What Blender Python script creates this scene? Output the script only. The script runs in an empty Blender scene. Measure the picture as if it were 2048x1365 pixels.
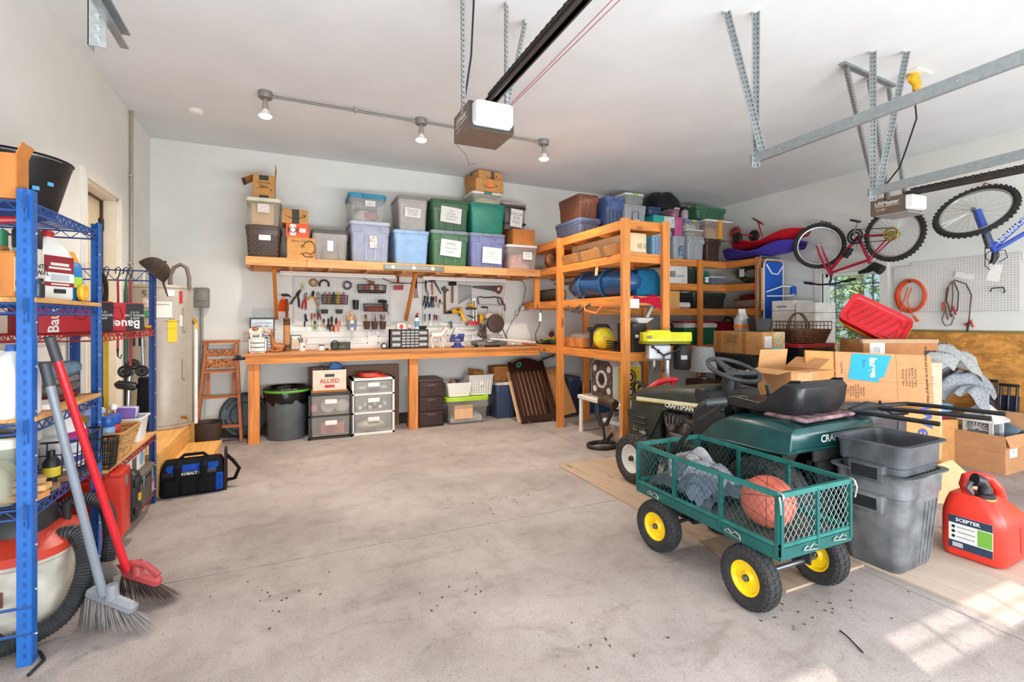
import bpy, math, random
from mathutils import Vector, Matrix, Euler
random.seed(7)
PI = math.pi
R_ = math.radians
C = bpy.context.scene.collection
S = bpy.context.scene
# ---------------------------------------------------------------- camera
F = 966.0; HC = 1.30; YAW = R_(24.2)
FX, FY = math.sin(YAW), math.cos(YAW)
cam_d = bpy.data.cameras.new('camera'); cam = bpy.data.objects.new('camera', cam_d); C.objects.link(cam)
cam.location = (0, 0, HC); cam.rotation_euler = (PI/2, 0, -YAW)
cam_d.sensor_width = 36; cam_d.lens = 36*F/2048; cam_d.shift_y = -42.5/2048; cam_d.clip_start = .02
S.camera = cam
# ---------------------------------------------------------------- world, sun, large lights, exposure
S.view_settings.view_transform = 'Standard'; S.view_settings.look = 'None'
S.view_settings.exposure = 0.15; S.view_settings.gamma = 1; S.view_settings.use_curve_mapping = False
w = bpy.data.worlds.new('world'); S.world = w; w.use_nodes = True
nt = w.node_tree; bg = nt.nodes['Background']
sky = nt.nodes.new('ShaderNodeTexSky'); sky.sky_type = 'HOSEK_WILKIE'; sky.turbidity = 3.0; sky.sun_direction = (-.3, -.64, .71)
nt.links.new(sky.outputs[0], bg.inputs[0]); bg.inputs[1].default_value = 3.8
def lamp(name, kind, loc, energy, col=(1, 1, 1), rot=(0, 0, 0), **k):
    d = bpy.data.lights.new(name, kind); d.energy = energy; d.color = col
    for a, b in k.items(): setattr(d, a, b)
    o = bpy.data.objects.new(name, d); o.location = loc; o.rotation_euler = rot; C.objects.link(o); return o
SUN_AZ, SUN_EL = R_(25), R_(45.5)
sd = Vector((math.sin(SUN_AZ)*math.cos(SUN_EL), math.cos(SUN_AZ)*math.cos(SUN_EL), -math.sin(SUN_EL)))
sun = lamp('sun', 'SUN', (-4, -8, 9), 5.2, (1, .96, .9), sd.to_track_quat('-Z', 'Y').to_euler(), angle=R_(.7))
# added area fill lamps, out of view behind and above the camera
lamp('doorway_fill', 'AREA', (5.15, -.58, 1.25), 20, (.86, .94, 1.0), (PI/2, 0, 0), shape='RECTANGLE', size=2.8, size_y=2.2)  # lamp added in the right doorway to strengthen the daylight from there
lamp('closed_door_fill', 'AREA', (1.05, -.58, 1.6), 42, (.86, .94, 1.0), (PI/2, 0, 0), shape='RECTANGLE', size=3.2, size_y=2.2)  # added fill lamp standing in front of the closed left garage door
lamp('ceiling_fill', 'AREA', (2.3, .25, 3.12), 18, (.88, .95, 1.0), (R_(22), 0, 0), shape='RECTANGLE', size=7.0, size_y=1.1)  # added fill lamp under the ceiling, stands in for bounced light
lamp('low_fill', 'AREA', (2.3, -.4, .7), 195, (.89, .95, 1.0), (1.92, 0, -.12), shape='RECTANGLE', size=7.0, size_y=.5)  # unseen lamp added low behind the camera to brighten ceiling and back wall

# ---------------------------------------------------------------- helpers
def ray(px, py):
    a = (px-1024)/F
    return Vector((FX+a*FY, FY-a*FX, (640-py)/F))
def at(px, py, X=None, Y=None, Z=None):
    """the world point that shows at (px, py) on the plane X=, Y= or Z="""
    r = ray(px, py)
    t = X/r.x if X is not None else Y/r.y if Y is not None else (Z-HC)/r.z
    return Vector((r.x*t, r.y*t, HC+r.z*t))
def span(px0, py0, px1, py1, Y):
    """x0, x1, z0, z1 of a pixel rectangle on the plane Y"""
    pm = (px0+px1)/2
    return at(px0, 0, Y=Y).x, at(px1, 0, Y=Y).x, at(pm, py1, Y=Y).z, at(pm, py0, Y=Y).z
def lin(h):
    h = h.lstrip('#'); v = [int(h[i:i+2], 16)/255 for i in (0, 2, 4)]
    return tuple((c/12.92 if c <= .04045 else ((c+.055)/1.055)**2.4) for c in v)
def T(x=0, y=0, z=0, rx=0, ry=0, rz=0, s=1):
    return Matrix.Translation((x, y, z)) @ Euler((rx, ry, rz)).to_matrix().to_4x4() @ Matrix.Scale(s, 4)
def rr(w, d, r, z, n=3, cx=0, cy=0):
    r = max(min(r, w/2-1e-4, d/2-1e-4), 1e-4); P = []
    for k, (sx, sy) in enumerate(((1, 1), (-1, 1), (-1, -1), (1, -1))):
        for i in range(n+1):
            a = (k+i/n)*PI/2
            P.append((cx+sx*(w/2-r)+r*math.cos(a), cy+sy*(d/2-r)+r*math.sin(a), z))
    return P
class MB:
    """collects shapes; part()/solo() link them as ONE mesh object"""
    def __init__(s): s.v = []; s.f = []; s.k = []; s.c = 0; s.M = None
    def add(s, vs, fs):
        n = len(s.v)
        s.v += [tuple(s.M @ Vector(p)) for p in vs] if s.M is not None else [tuple(p) for p in vs]
        s.f += [tuple(i+n for i in f) for f in fs]; s.k += [s.c]*len(fs); return s
    def mat(s, i): s.c = i; return s
    def at(s, M=None): s.M = M; return s
    def bx(s, x0, x1, y0, y1, z0, z1):
        return s.add([(x, y, z) for z in (z0, z1) for y in (y0, y1) for x in (x0, x1)],
                     [(0, 2, 3, 1), (4, 5, 7, 6), (0, 1, 5, 4), (2, 6, 7, 3), (0, 4, 6, 2), (1, 3, 7, 5)])
    def box(s, c, d, rot=None, b=0):
        M0 = s.M; m = T(*c, *(rot or (0, 0, 0))); s.M = M0 @ m if M0 is not None else m
        x, y, z = d[0]/2, d[1]/2, d[2]/2
        if b: s.rloft([(-z, 2*x-2*b, 2*y-2*b, b*.6), (-z+b, 2*x, 2*y, b), (z-b, 2*x, 2*y, b), (z, 2*x-2*b, 2*y-2*b, b*.6)], n=2)
        else: s.bx(-x, x, -y, y, -z, z)
        s.M = M0; return s
    def beam(s, p, q, w, h, up=(0, 0, 1)):
        p, q = Vector(p), Vector(q); d = (q-p); L = d.length; d.normalize(); u = Vector(up)
        sx = d.cross(u)
        if sx.length < 1e-3: sx = d.cross(Vector((1, 0, 0)))
        sx.normalize(); u = sx.cross(d); P = []
        for o in (p, q):
            for a, b in ((-1, -1), (1, -1), (1, 1), (-1, 1)): P.append(o+sx*a*w/2+u*b*h/2)
        return s.add(P, [(3, 2, 1, 0), (4, 5, 6, 7), (0, 1, 5, 4), (1, 2, 6, 5), (2, 3, 7, 6), (3, 0, 4, 7)])
    def loft(s, rings, c0=True, c1=True, closed=False):
        n = len(rings[0]); V = [p for r in rings for p in r]; m = len(rings); fs = []
        for i in range(m if closed else m-1):
            a, b = i*n, ((i+1) % m)*n
            for j in range(n): k = (j+1) % n; fs.append((a+j, a+k, b+k, b+j))
        if not closed:
            if c0: fs.append(tuple(range(n-1, -1, -1)))
            if c1: fs.append(tuple(range((m-1)*n, m*n)))
        return s.add(V, fs)
    def rloft(s, secs, c0=True, c1=True, n=3):
        return s.loft([rr(q[1], q[2], q[3], q[0], n, *(q[4:6] if len(q) > 4 else ())) for q in secs], c0, c1)
    def tube(s, pts, r, n=8, closed=False, cap=True):
        P = [Vector(p) for p in pts]; m = len(P); rs = r if isinstance(r, (list, tuple)) else [r]*m; rings = []; u = None
        for i, p in enumerate(P):
            if closed: t = P[(i+1) % m]-P[i-1]
            else: t = P[min(i+1, m-1)]-P[max(i-1, 0)]
            t = t.normalized() if t.length > 1e-9 else Vector((0, 0, 1))
            if u is None: u = t.orthogonal().normalized()
            else:
                u = u-t*u.dot(t); u = u.normalized() if u.length > 1e-6 else t.orthogonal().normalized()
            v = t.cross(u); rings.append([p+(u*math.cos(2*PI*k/n)+v*math.sin(2*PI*k/n))*rs[i] for k in range(n)])
        return s.loft(rings, cap, cap, closed)
    def cyl(s, p, q, r, r2=None, n=16): return s.tube([p, q], [r, r if r2 is None else r2], n)
    def lathe(s, prof, n=24, c=(0, 0, 0), ax='z', c0=True, c1=True):
        f = {'z': lambda a, b, h: (a, b, h), 'x': lambda a, b, h: (h, a, b), 'y': lambda a, b, h: (b, h, a)}[ax]; rings = []
        for r, h in prof:
            r = max(r, 1e-4); rings.append([tuple(x+y for x, y in zip(c, f(r*math.cos(2*PI*k/n), r*math.sin(2*PI*k/n), h))) for k in range(n)])
        return s.loft(rings, c0, c1)
    def torus(s, c, R, r, n=32, m=8, ax='z', e=1, a0=0, a1=2*PI):
        cl = a1-a0 > 6.28; P = []
        for i in range(n if cl else n+1):
            a = a0+(a1-a0)*i/n; x, y = R*math.cos(a), R*e*math.sin(a)
            P.append(tuple(p+q for p, q in zip(c, {'z': (x, y, 0), 'x': (0, x, y), 'y': (x, 0, y)}[ax])))
        return s.tube(P, r, m, closed=cl)
    def sph(s, c, r, n=16, m=10):
        rx, ry, rz = r if isinstance(r, tuple) else (r, r, r)
        return s.loft([[(c[0]+rx*math.sin(a)*math.cos(2*PI*k/n), c[1]+ry*math.sin(a)*math.sin(2*PI*k/n), c[2]-rz*math.cos(a)) for k in range(n)]
                       for a in [max(.02, min(PI-.02, PI*i/m)) for i in range(m+1)]])
    def prism(s, poly, h0, h1, ax='z'):
        f = {'z': lambda a, b, h: (a, b, h), 'x': lambda a, b, h: (h, a, b), 'y': lambda a, b, h: (a, h, b)}[ax]
        return s.loft([[f(a, b, h) for a, b in poly] for h in (h0, h1)])
    def grid(s, fn, nu, nv):
        V = [fn(i/nu, j/nv) for j in range(nv+1) for i in range(nu+1)]
        return s.add(V, [(j*(nu+1)+i, j*(nu+1)+i+1, (j+1)*(nu+1)+i+1, (j+1)*(nu+1)+i) for j in range(nv) for i in range(nu)])
def mesh(name, mb, mats, smooth=38):
    me = bpy.data.meshes.new(name); me.from_pydata(mb.v, [], mb.f)
    for m in (mats if isinstance(mats, (list, tuple)) else [mats]): me.materials.append(m)
    if max(mb.k, default=0): me.polygons.foreach_set('material_index', mb.k)
    if smooth:
        me.polygons.foreach_set('use_smooth', [True]*len(mb.f)); me.set_sharp_from_angle(angle=R_(smooth))
    me.update(); return me
def part(name, mb, mats, par=None, label=None, loc=(0, 0, 0), rot=(0, 0, 0), kind=None, smooth=38, fixn=True):
    me = mesh(name, mb, mats, smooth) if isinstance(mb, MB) else mb
    o = bpy.data.objects.new(name, me); C.objects.link(o)
    if par: o.parent = par
    o.location = loc; o.rotation_euler = rot
    if label: o['label'] = label
    if kind: o['kind'] = kind
    return o
def tag(o, label, cat, group=None):
    o['label'] = label; o['category'] = cat
    if group: o['group'] = group
    return o
def thing(name, label, cat, loc=(0, 0, 0), rz=0, group=None, rx=0, ry=0):
    o = bpy.data.objects.new(name, None); C.objects.link(o); o.empty_display_size = .05
    o.location = loc; o.rotation_euler = (rx, ry, rz); return tag(o, label, cat, group)
def solo(name, mb, mats, label, cat, group=None, loc=(0, 0, 0), rot=(0, 0, 0), smooth=38):
    return tag(part(name, mb, mats, None, None, loc, rot, smooth=smooth), label, cat, group)
def dup(o, loc, rz=None, label=None, group=None):
    c = o.copy(); C.objects.link(c); c.location = loc
    if rz is not None: c.rotation_euler = (o.rotation_euler[0], o.rotation_euler[1], rz)
    if label: c['label'] = label
    if group: c['group'] = group
    for ch in o.children:
        d = ch.copy(); C.objects.link(d); d.parent = c
        for g in ch.children: e = g.copy(); C.objects.link(e); e.parent = d
    return c
# ---------------------------------------------------------------- materials
MC = {}
def mat(col, r=.5, k='', metal=0, a=1.0, v=.05, s=14, b=0, bs=60, spec=.5, emit=0):
    key = (col, r, k, metal, a, v, s, b, bs, emit)
    if key in MC: return MC[key]
    m = bpy.data.materials.new('surface'); m.use_nodes = True; t = m.node_tree; N = t.nodes; L = t.links
    p = N['Principled BSDF']; base = lin(col)
    p.inputs['Roughness'].default_value = r; p.inputs['Metallic'].default_value = metal
    p.inputs['Specular IOR Level'].default_value = spec
    tc = N.new('ShaderNodeTexCoord'); mp = N.new('ShaderNodeMapping'); L.new(tc.outputs['Object'], mp.inputs[0])
    nz = N.new('ShaderNodeTexNoise'); nz.inputs['Scale'].default_value = s; nz.inputs['Detail'].default_value = 5; L.new(mp.outputs[0], nz.inputs['Vector'])
    rp = N.new('ShaderNodeValToRGB'); L.new(nz.outputs['Fac'], rp.inputs[0])
    lo = tuple(max(0, c*(1-v*2.2)) for c in base); hi = tuple(min(1, c*(1+v*1.6)) for c in base)
    e = rp.color_ramp.elements; e[0].position = .3; e[1].position = .7; e[0].color = (*lo, 1); e[1].color = (*hi, 1)
    out = rp.outputs[0]
    if k in ('wx', 'wy', 'wz'):       # timber, grain along that axis
        sc = {'wx': (.7, 14, 14), 'wy': (14, .7, 14), 'wz': (14, 14, .7)}[k]
        mp.inputs['Scale'].default_value = sc; nz.inputs['Scale'].default_value = 3.8; nz.inputs['Detail'].default_value = 7; nz.inputs['Distortion'].default_value = .6
        e[0].position = .25; e[1].position = .68
        k2 = N.new('ShaderNodeTexVoronoi'); k2.inputs['Scale'].default_value = 2.1
        m2 = N.new('ShaderNodeMapping'); L.new(tc.outputs['Object'], m2.inputs[0]); m2.inputs['Scale'].default_value = tuple(.8 if q < 1 else 2.2 for q in sc); L.new(m2.outputs[0], k2.inputs['Vector'])
        r2 = N.new('ShaderNodeValToRGB'); L.new(k2.outputs['Distance'], r2.inputs[0]); f = r2.color_ramp.elements
        f[0].position = .05; f[0].color = (.28, .15, .07, 1); f[1].position = .13; f[1].color = (1, 1, 1, 1)
        mx = N.new('ShaderNodeMix'); mx.data_type = 'RGBA'; mx.blend_type = 'MULTIPLY'; mx.inputs[0].default_value = .75
        L.new(rp.outputs[0], mx.inputs[6]); L.new(r2.outputs[0], mx.inputs[7]); out = mx.outputs[2]
    if k == 'galv':
        vo = N.new('ShaderNodeTexVoronoi'); vo.inputs['Scale'].default_value = 55; L.new(mp.outputs[0], vo.inputs['Vector']); L.new(vo.outputs['Color'], rp.inputs[0])
    L.new(out, p.inputs['Base Color'])
    if b:
        bn = N.new('ShaderNodeTexNoise'); bn.inputs['Scale'].default_value = bs; bn.inputs['Detail'].default_value = 3; L.new(mp.outputs[0], bn.inputs['Vector'])
        bu = N.new('ShaderNodeBump'); bu.inputs['Strength'].default_value = b; bu.inputs['Distance'].default_value = .01; L.new(bn.outputs['Fac'], bu.inputs['Height']); L.new(bu.outputs[0], p.inputs['Normal'])
    if a < 1: p.inputs['Alpha'].default_value = a
    if emit: p.inputs['Emission Color'].default_value = (*base, 1); p.inputs['Emission Strength'].default_value = emit
    MC[key] = m; return m
def plas(c, r=.38): return mat(c, r, v=.06, s=9, b=.04, bs=200)
def metal(c, r=.35): return mat(c, r, metal=.85, v=.07, s=30)
def cloth(c): return mat(c, .95, v=.12, s=40, b=.5, bs=260, spec=.1)
def flatc(c, r=.6): return mat(c, r, v=.015)
def clear(c='#D8D4CE', a=.34): return mat(c, .25, a=a, v=.03)
CARD = mat('#C8925A', .85, v=.05, s=18, b=.05, bs=240, spec=.15); CARDD = mat('#A9713F', .85, v=.06, s=18, spec=.15); CARDL = mat('#DDB083', .85, v=.04, spec=.15); CARDO = mat('#C98146', .8, v=.05, spec=.2)
PAPER = flatc('#E9E6E0', .8); INK = flatc('#2A2A30', .8); BLACK = plas('#1B1B1D', .45); BLK2 = mat('#262628', .6, v=.1); WHITE = plas('#E6E3DC', .4); TAPE = mat('#B98A55', .25, v=.04)
WX, WY, WZ = (mat('#D0813A', .55, k, v=.18) for k in ('wx', 'wy', 'wz'))
LX = mat('#CB8F55', .6, 'wx', v=.17); LY = mat('#CB8F55', .6, 'wy', v=.17); LZ = mat('#C4752F', .55, 'wz', v=.15)
GALV = mat('#B6BABA', .42, 'galv', metal=.7, v=.035); GALVD = mat('#A3AAAC', .4, 'galv', metal=.75, v=.03); CHROME = metal('#C4C6C8', .2); STEEL = metal('#8C8E90', .35); DSTEEL = metal('#4A4A4A', .4)
RUB = mat('#2B2A2A', .8, v=.12, s=30, b=.2, bs=90)
# ---------------------------------------------------------------- lettering
TC = {}
def text(s, size, m, par, loc, rot=(PI/2, 0, 0), name='lettering', al='CENTER', bold=0, sx=1, lead=1.0):
    key = (s, al, bold, lead)
    if key not in TC:
        cu = bpy.data.curves.new('lettering', 'FONT'); cu.body = s; cu.align_x = al; cu.align_y = 'CENTER'; cu.size = 1; cu.resolution_u = 2; cu.offset = bold; cu.space_line = lead
        o = bpy.data.objects.new('lettering', cu); C.objects.link(o)
        me = bpy.data.meshes.new_from_object(o); bpy.data.objects.remove(o); bpy.data.curves.remove(cu); TC[key] = me
    me = TC[key].copy(); me.materials.clear(); me.materials.append(m); me.name = 'lettering'
    o = part(name, me, None, par, None, loc, rot); o.scale = (size*sx, size, size); return o
FY_ = (PI/2, 0, 0)            # faces -Y
FXm = (PI/2, 0, -PI/2)        # faces -X
# ================================================================ the room
XL, XR, YB, YF, ZC = -1.39, 6.64, 6.2, -.62, 3.22
def wallmat(c, v=.02):
    return mat(c, .85, v=v, s=2.2, b=.06, bs=90, spec=.2)
WALL = wallmat('#E6E5DF'); CEIL = wallmat('#E4E5E6'); TRIM = flatc('#E6E2DA', .5)
def struct(name, mb, m, par=None, smooth=0):
    o = part(name, mb, m, par, smooth=smooth)
    if not par: o['kind'] = 'structure'
    return o
def floormat():
    m = mat('#ABA19C', .72, v=.08, s=1.6, b=.12, bs=70, spec=.3); t = m.node_tree; N, L = t.nodes, t.links; p = N['Principled BSDF']
    src = p.inputs['Base Color'].links[0].from_socket
    tc = N.new('ShaderNodeTexCoord')
    def layer(src, scale, p0, p1, c0, fac, det=8, stretch=(1, 1, 1), dist=0):
        mp = N.new('ShaderNodeMapping'); mp.inputs['Scale'].default_value = stretch; L.new(tc.outputs['Object'], mp.inputs[0])
        n = N.new('ShaderNodeTexNoise'); n.inputs['Scale'].default_value = scale; n.inputs['Detail'].default_value = det; n.inputs['Roughness'].default_value = .65; n.inputs['Distortion'].default_value = dist; L.new(mp.outputs[0], n.inputs['Vector'])
        r = N.new('ShaderNodeValToRGB'); r.color_ramp.elements[0].position = p0; r.color_ramp.elements[1].position = p1
        r.color_ramp.elements[0].color = (*c0, 1); r.color_ramp.elements[1].color = (1, 1, 1, 1); L.new(n.outputs['Fac'], r.inputs[0])
        x = N.new('ShaderNodeMix'); x.data_type = 'RGBA'; x.blend_type = 'MULTIPLY'; x.inputs[0].default_value = fac; L.new(src, x.inputs[6]); L.new(r.outputs[0], x.inputs[7]); return x.outputs[2]
    s = layer(src, 1.1, .36, .55, (.70, .67, .65), .6, 9, (1, 1.6, 1), .6)
    s = layer(s, 7, .3, .52, (.66, .63, .61), .45, 10, (1.5, .8, 1))
    s = layer(s, 45, .28, .42, (.48, .42, .39), .6, 4)
    s = layer(s, 150, .36, .56, (.66, .61, .58), .6, 3); s = layer(s, 2.6, .32, .44, (.72, .69, .67), .7, 10, (1, 2.2, 1), 1.2)
    L.new(s, p.inputs['Base Color']); return m
FLOOR = floormat()
fl = struct('floor', MB().bx(XL-.2, XR+.2, YF-.6, YB+.2, -.2, -.012), mat('#4A443F', .9))
for x0, x1 in ((XL-.15, 2.687), (2.694, XR+.15)):
    for y0, y1 in ((YF-.5, 2.866), (2.873, YB+.15)): part('slab', MB().bx(x0, x1, y0, y1, -.012, 0), FLOOR, fl, smooth=0)
struct('ceiling', MB().bx(XL-.2, XR+.2, YF-.3, YB+.2, ZC, ZC+.15), CEIL)
struct('wall_back', MB().bx(XL-.2, XR+.2, YB, YB+.15, 0, ZC), WALL)
DY0, DY1, DZ0, DZ1 = 4.45, 5.17, .30, 2.33
struct('wall_left', MB().bx(XL-.2, XL, YF-.3, DY0, 0, ZC).bx(XL-.2, XL, DY1, YB+.15, 0, ZC).bx(XL-.2, XL, DY0, DY1, DZ1, ZC).bx(XL-.2, XL, DY0, DY1, 0, DZ0), WALL)
WY0, WY1, WZ0, WZ1 = 3.60, 4.33, .93, 1.93
struct('wall_right', MB().bx(XR, XR+.17, YF-.3, WY0, 0, ZC).bx(XR, XR+.17, WY1, YB+.15, 0, ZC).bx(XR, XR+.17, WY0, WY1, WZ1, ZC).bx(XR, XR+.17, WY0, WY1, 0, WZ0), WALL)
# front wall behind the camera: left garage door closed (with window lights), right doorway open
struct('wall_front', MB().bx(XL-.2, -.55, YF-.15, YF, 0, ZC).bx(2.65, 3.75, YF-.15, YF, 0, ZC).bx(6.55, XR+.17, YF-.15, YF, 0, ZC).bx(-.55, 6.55, YF-.15, YF, 2.45, ZC), WALL)
WA, WB = ((1.34, 2.38), (-.06, .98)), (1.83, 2.08)
g = MB().bx(-.55, 2.65, YF-.06, YF-.02, 0, WB[0]).bx(-.55, 2.65, YF-.06, YF-.02, WB[1], 2.45)
for a, b in ((-.55, -.06), (.98, 1.34), (2.38, 2.65)): g.bx(a, b, YF-.06, YF-.02, *WB)
gd = struct('door_2', g, WHITE)
for a, b in WA:
    q = MB().bx(a, b, YF-.045, YF-.035, 1.948, 1.962)
    for i in (1, 2, 3): x = a+(b-a)*i/4; q.bx(x-.008, x+.008, YF-.045, YF-.035, *WB)
    part('window_grille', q, WHITE, gd, smooth=0)
# curb along the back wall and left wall
CURB = mat('#4E4338', .9, v=.2, s=12)
struct('baseboard_back', MB().bx(XL, XR, YB-.05, YB+.01, 0, .115), CURB)
struct('baseboard_left', MB().bx(XL-.01, XL+.03, 5.6, YB-.05, 0, .115), CURB)
# ---- house door on the left wall
CREAM = mat('#E6D6B4', .5, v=.03)
d1 = struct('door_1', MB().bx(XL-.15, XL-.11, DY0+.02, DY1-.02, DZ0, DZ1-.02), CREAM)
c = MB()
for y0, y1, z0, z1 in ((DY0-.07, DY0, DZ0, DZ1+.07), (DY1, DY1+.07, DZ0, DZ1+.07), (DY0, DY1, DZ1, DZ1+.07)):
    c.bx(XL-.01, XL+.018, y0, y1, z0, z1).bx(XL+.018, XL+.026, y0+.012 if y1-y0 < .1 else y0, y1-.012 if y1-y0 < .1 else y1, z0, z1-.012)
part('casing', c, TRIM, d1, smooth=0)
part('jamb', MB().bx(XL-.2, XL, DY0-.001, DY0+.02, DZ0, DZ1).bx(XL-.2, XL, DY1-.02, DY1+.001, DZ0, DZ1).bx(XL-.2, XL, DY0, DY1, DZ1-.02, DZ1), flatc('#E8DECB'), d1, smooth=0)
part('weatherstrip', MB().bx(XL-.112, XL-.09, DY1-.04, DY1-.018, DZ0, DZ1-.02).bx(XL-.112, XL-.095, DY0+.02, DY1-.02, DZ1-.035, DZ1-.02), plas('#4A2E1E'), d1, smooth=0)
for z0, z1 in ((.45, 1.0), (1.15, 1.6), (1.72, 2.18)):
    for y0, y1 in ((DY0+.09, DY0+.33), (DY1-.33, DY1-.09)):
        q = MB(); q.bx(XL-.112, XL-.105, y0, y1, z0, z1).bx(XL-.106, XL-.101, y0+.03, y1-.03, z0+.03, z1-.03); part('door_panel', q, CREAM, d1, smooth=0)
for z in (.55, 1.3, 2.05): part('hinge', MB().bx(XL-.11, XL-.085, DY1-.075, DY1-.02, z, z+.1).cyl((XL-.088, DY1-.045, z), (XL-.088, DY1-.045, z+.1), .008, n=8), plas('#2C2018'), d1)
# ---- window on the right wall
VIN = flatc('#EDEBE6', .4)
q = MB()
for y0, y1, z0, z1 in ((WY0, WY0+.045, WZ0, WZ1), (WY1-.045, WY1, WZ0, WZ1), (WY0, WY1, WZ1-.045, WZ1), (WY0, WY1, WZ0, WZ0+.05), (WY0, WY1, 1.27, 1.31)): q.bx(XR+.06, XR+.11, y0, y1, z0, z1)
w1 = struct('window_1', q, VIN)
c = MB()
for y0, y1, z0, z1 in ((WY0-.09, WY0, WZ0-.1, WZ1+.09), (WY1, WY1+.09, WZ0-.1, WZ1+.09), (WY0, WY1, WZ1, WZ1+.09), (WY0-.12, WY1+.12, WZ0-.05, WZ0)):
    c.bx(XR-.02, XR+.02, y0, y1, z0, z1)
c.bx(XR+.02, XR+.06, WY0, WY0+.015, WZ0, WZ1).bx(XR+.02, XR+.06, WY1-.015, WY1, WZ0, WZ1)
part('casing', c, TRIM, w1, smooth=0)
GRID = flatc('#7F8F90', .5); q = MB()
for y in (WY0+.13, WY1-.13): q.bx(XR+.08, XR+.09, y-.009, y+.009, WZ0+.05, WZ1-.04)
for z in (WZ1-.16, 1.4, 1.2, WZ0+.12): q.bx(XR+.08, XR+.09, WY0+.04, WY1-.04, z-.009, z+.009)
part('grille', q, GRID, w1, smooth=0)
GLS = mat('#EAF4F0', .03, a=.07, v=0)
part('pane', MB().bx(XR+.083, XR+.087, WY0+.04, WY1-.04, 1.31, WZ1-.04), GLS, w1, smooth=0)
part('pane', MB().bx(XR+.083, XR+.087, WY0+.04, WY1-.04, WZ0+.05, 1.27), GLS, w1, smooth=0)
# ---- pine outside the window
tr = thing('pine_tree', 'sunlit pine tree with long needles growing outside the window', 'tree', (9.3, 5.45, 0))
part('trunk', MB().tube([(0, 0, 0), (.05, 0, 1.5), (0, .05, 4.2)], [.16, .12, .05], 10), mat('#6B5240', .9, v=.2), tr)
q = MB(); random.seed(3)
for i in range(1100):
    z = random.uniform(.2, 3.6); a = random.uniform(0, 2*PI); rad = random.uniform(.5, 1.9)*(1-.1*z/4)
    o = Vector((rad*math.cos(a), rad*math.sin(a), z)); ax = Vector((math.cos(a), math.sin(a), random.uniform(-.5, .4))).normalized(); q.c = random.choice((0, 0, 1, 2))
    for j in range(20):
        d = (ax+Vector((random.uniform(-1, 1), random.uniform(-1, 1), random.uniform(-1, 1)))*.9).normalized(); L = random.uniform(.14, .28); sd_ = d.orthogonal().normalized()*.011
        q.add([o-sd_, o+sd_, o+d*L], [(0, 1, 2)])
part('needles', q, [mat('#A6CC78', .6, v=.2), mat('#CBE5A2', .6, v=.2), mat('#7DAA5C', .6, v=.2)], tr, kind='stuff', smooth=0)
q = MB()
for i in range(40):
    a = random.uniform(0, 2*PI); z = random.uniform(.4, 3.5); q.tube([(0, 0, z), (1.3*math.cos(a), 1.3*math.sin(a), z+random.uniform(-.1, .3))], [.025, .008], 5)
part('branches', q, mat('#7A6148', .9), tr)
struct('ground_outside', MB().bx(XR+.2, 30, -20, 30, -.25, -.2).bx(-15, XR+.17, -30, YF-.6, -.25, -.2), mat('#7C8F5A', .95, v=.2, s=3))
# ---- wainscot board on the right wall
def osbmat():
    m = mat('#D79A4E', .75, v=.14, s=5); N, L = m.node_tree.nodes, m.node_tree.links; p = N['Principled BSDF']; src = p.inputs['Base Color'].links[0].from_socket
    tc = N.new('ShaderNodeTexCoord'); mp = N.new('ShaderNodeMapping'); mp.inputs['Scale'].default_value = (1, 16, 30); L.new(tc.outputs['Object'], mp.inputs[0])
    nz = N.new('ShaderNodeTexNoise'); nz.inputs['Scale'].default_value = 2.2; L.new(tc.outputs['Object'], nz.inputs['Vector'])
    ad = N.new('ShaderNodeVectorMath'); ad.operation = 'MULTIPLY_ADD'; ad.inputs[1].default_value = (2, 4, 7); L.new(nz.outputs['Color'], ad.inputs[0]); L.new(mp.outputs[0], ad.inputs[2])
    vo = N.new('ShaderNodeTexVoronoi'); vo.inputs['Scale'].default_value = 1.1; L.new(ad.outputs[0], vo.inputs['Vector'])
    r = N.new('ShaderNodeValToRGB'); E = r.color_ramp.elements; E[0].color = (.62, .5, .38, 1); E[1].color = (1.25, 1.2, 1.05, 1); L.new(vo.outputs['Color'], r.inputs[0])
    x = N.new('ShaderNodeMix'); x.data_type = 'RGBA'; x.blend_type = 'MULTIPLY'; x.inputs[0].default_value = .8; L.new(src, x.inputs[6]); L.new(r.outputs[0], x.inputs[7]); L.new(x.outputs[2], p.inputs['Base Color']); return m
OSB = osbmat()
struct('trim_1', MB().bx(XR-.014, XR+.01, YF, 3.45, 0, 1.16), OSB)
part('cap_strip', MB().bx(XR-.024, XR, YF, 3.45, 1.16, 1.185), mat('#8A7A45', .8), bpy.data.objects['trim_1'], smooth=0)
# ---- plywood sheets on the floor
PLY = mat('#AC937C', .8, 'wy', v=.08)
solo('plywood_sheet', MB().bx(2.13, 2.735, 1.56, 3.74, 0, .012), PLY, 'worn plywood sheet on the floor under the garden cart', 'plywood')
solo('plywood_sheet', MB().bx(2.76, 3.98, 1.0, 3.44, 0, .012), mat('#BDA998', .8, 'wy', v=.07), 'pale plywood sheet under the red fuel can and black bins', 'plywood')
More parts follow.
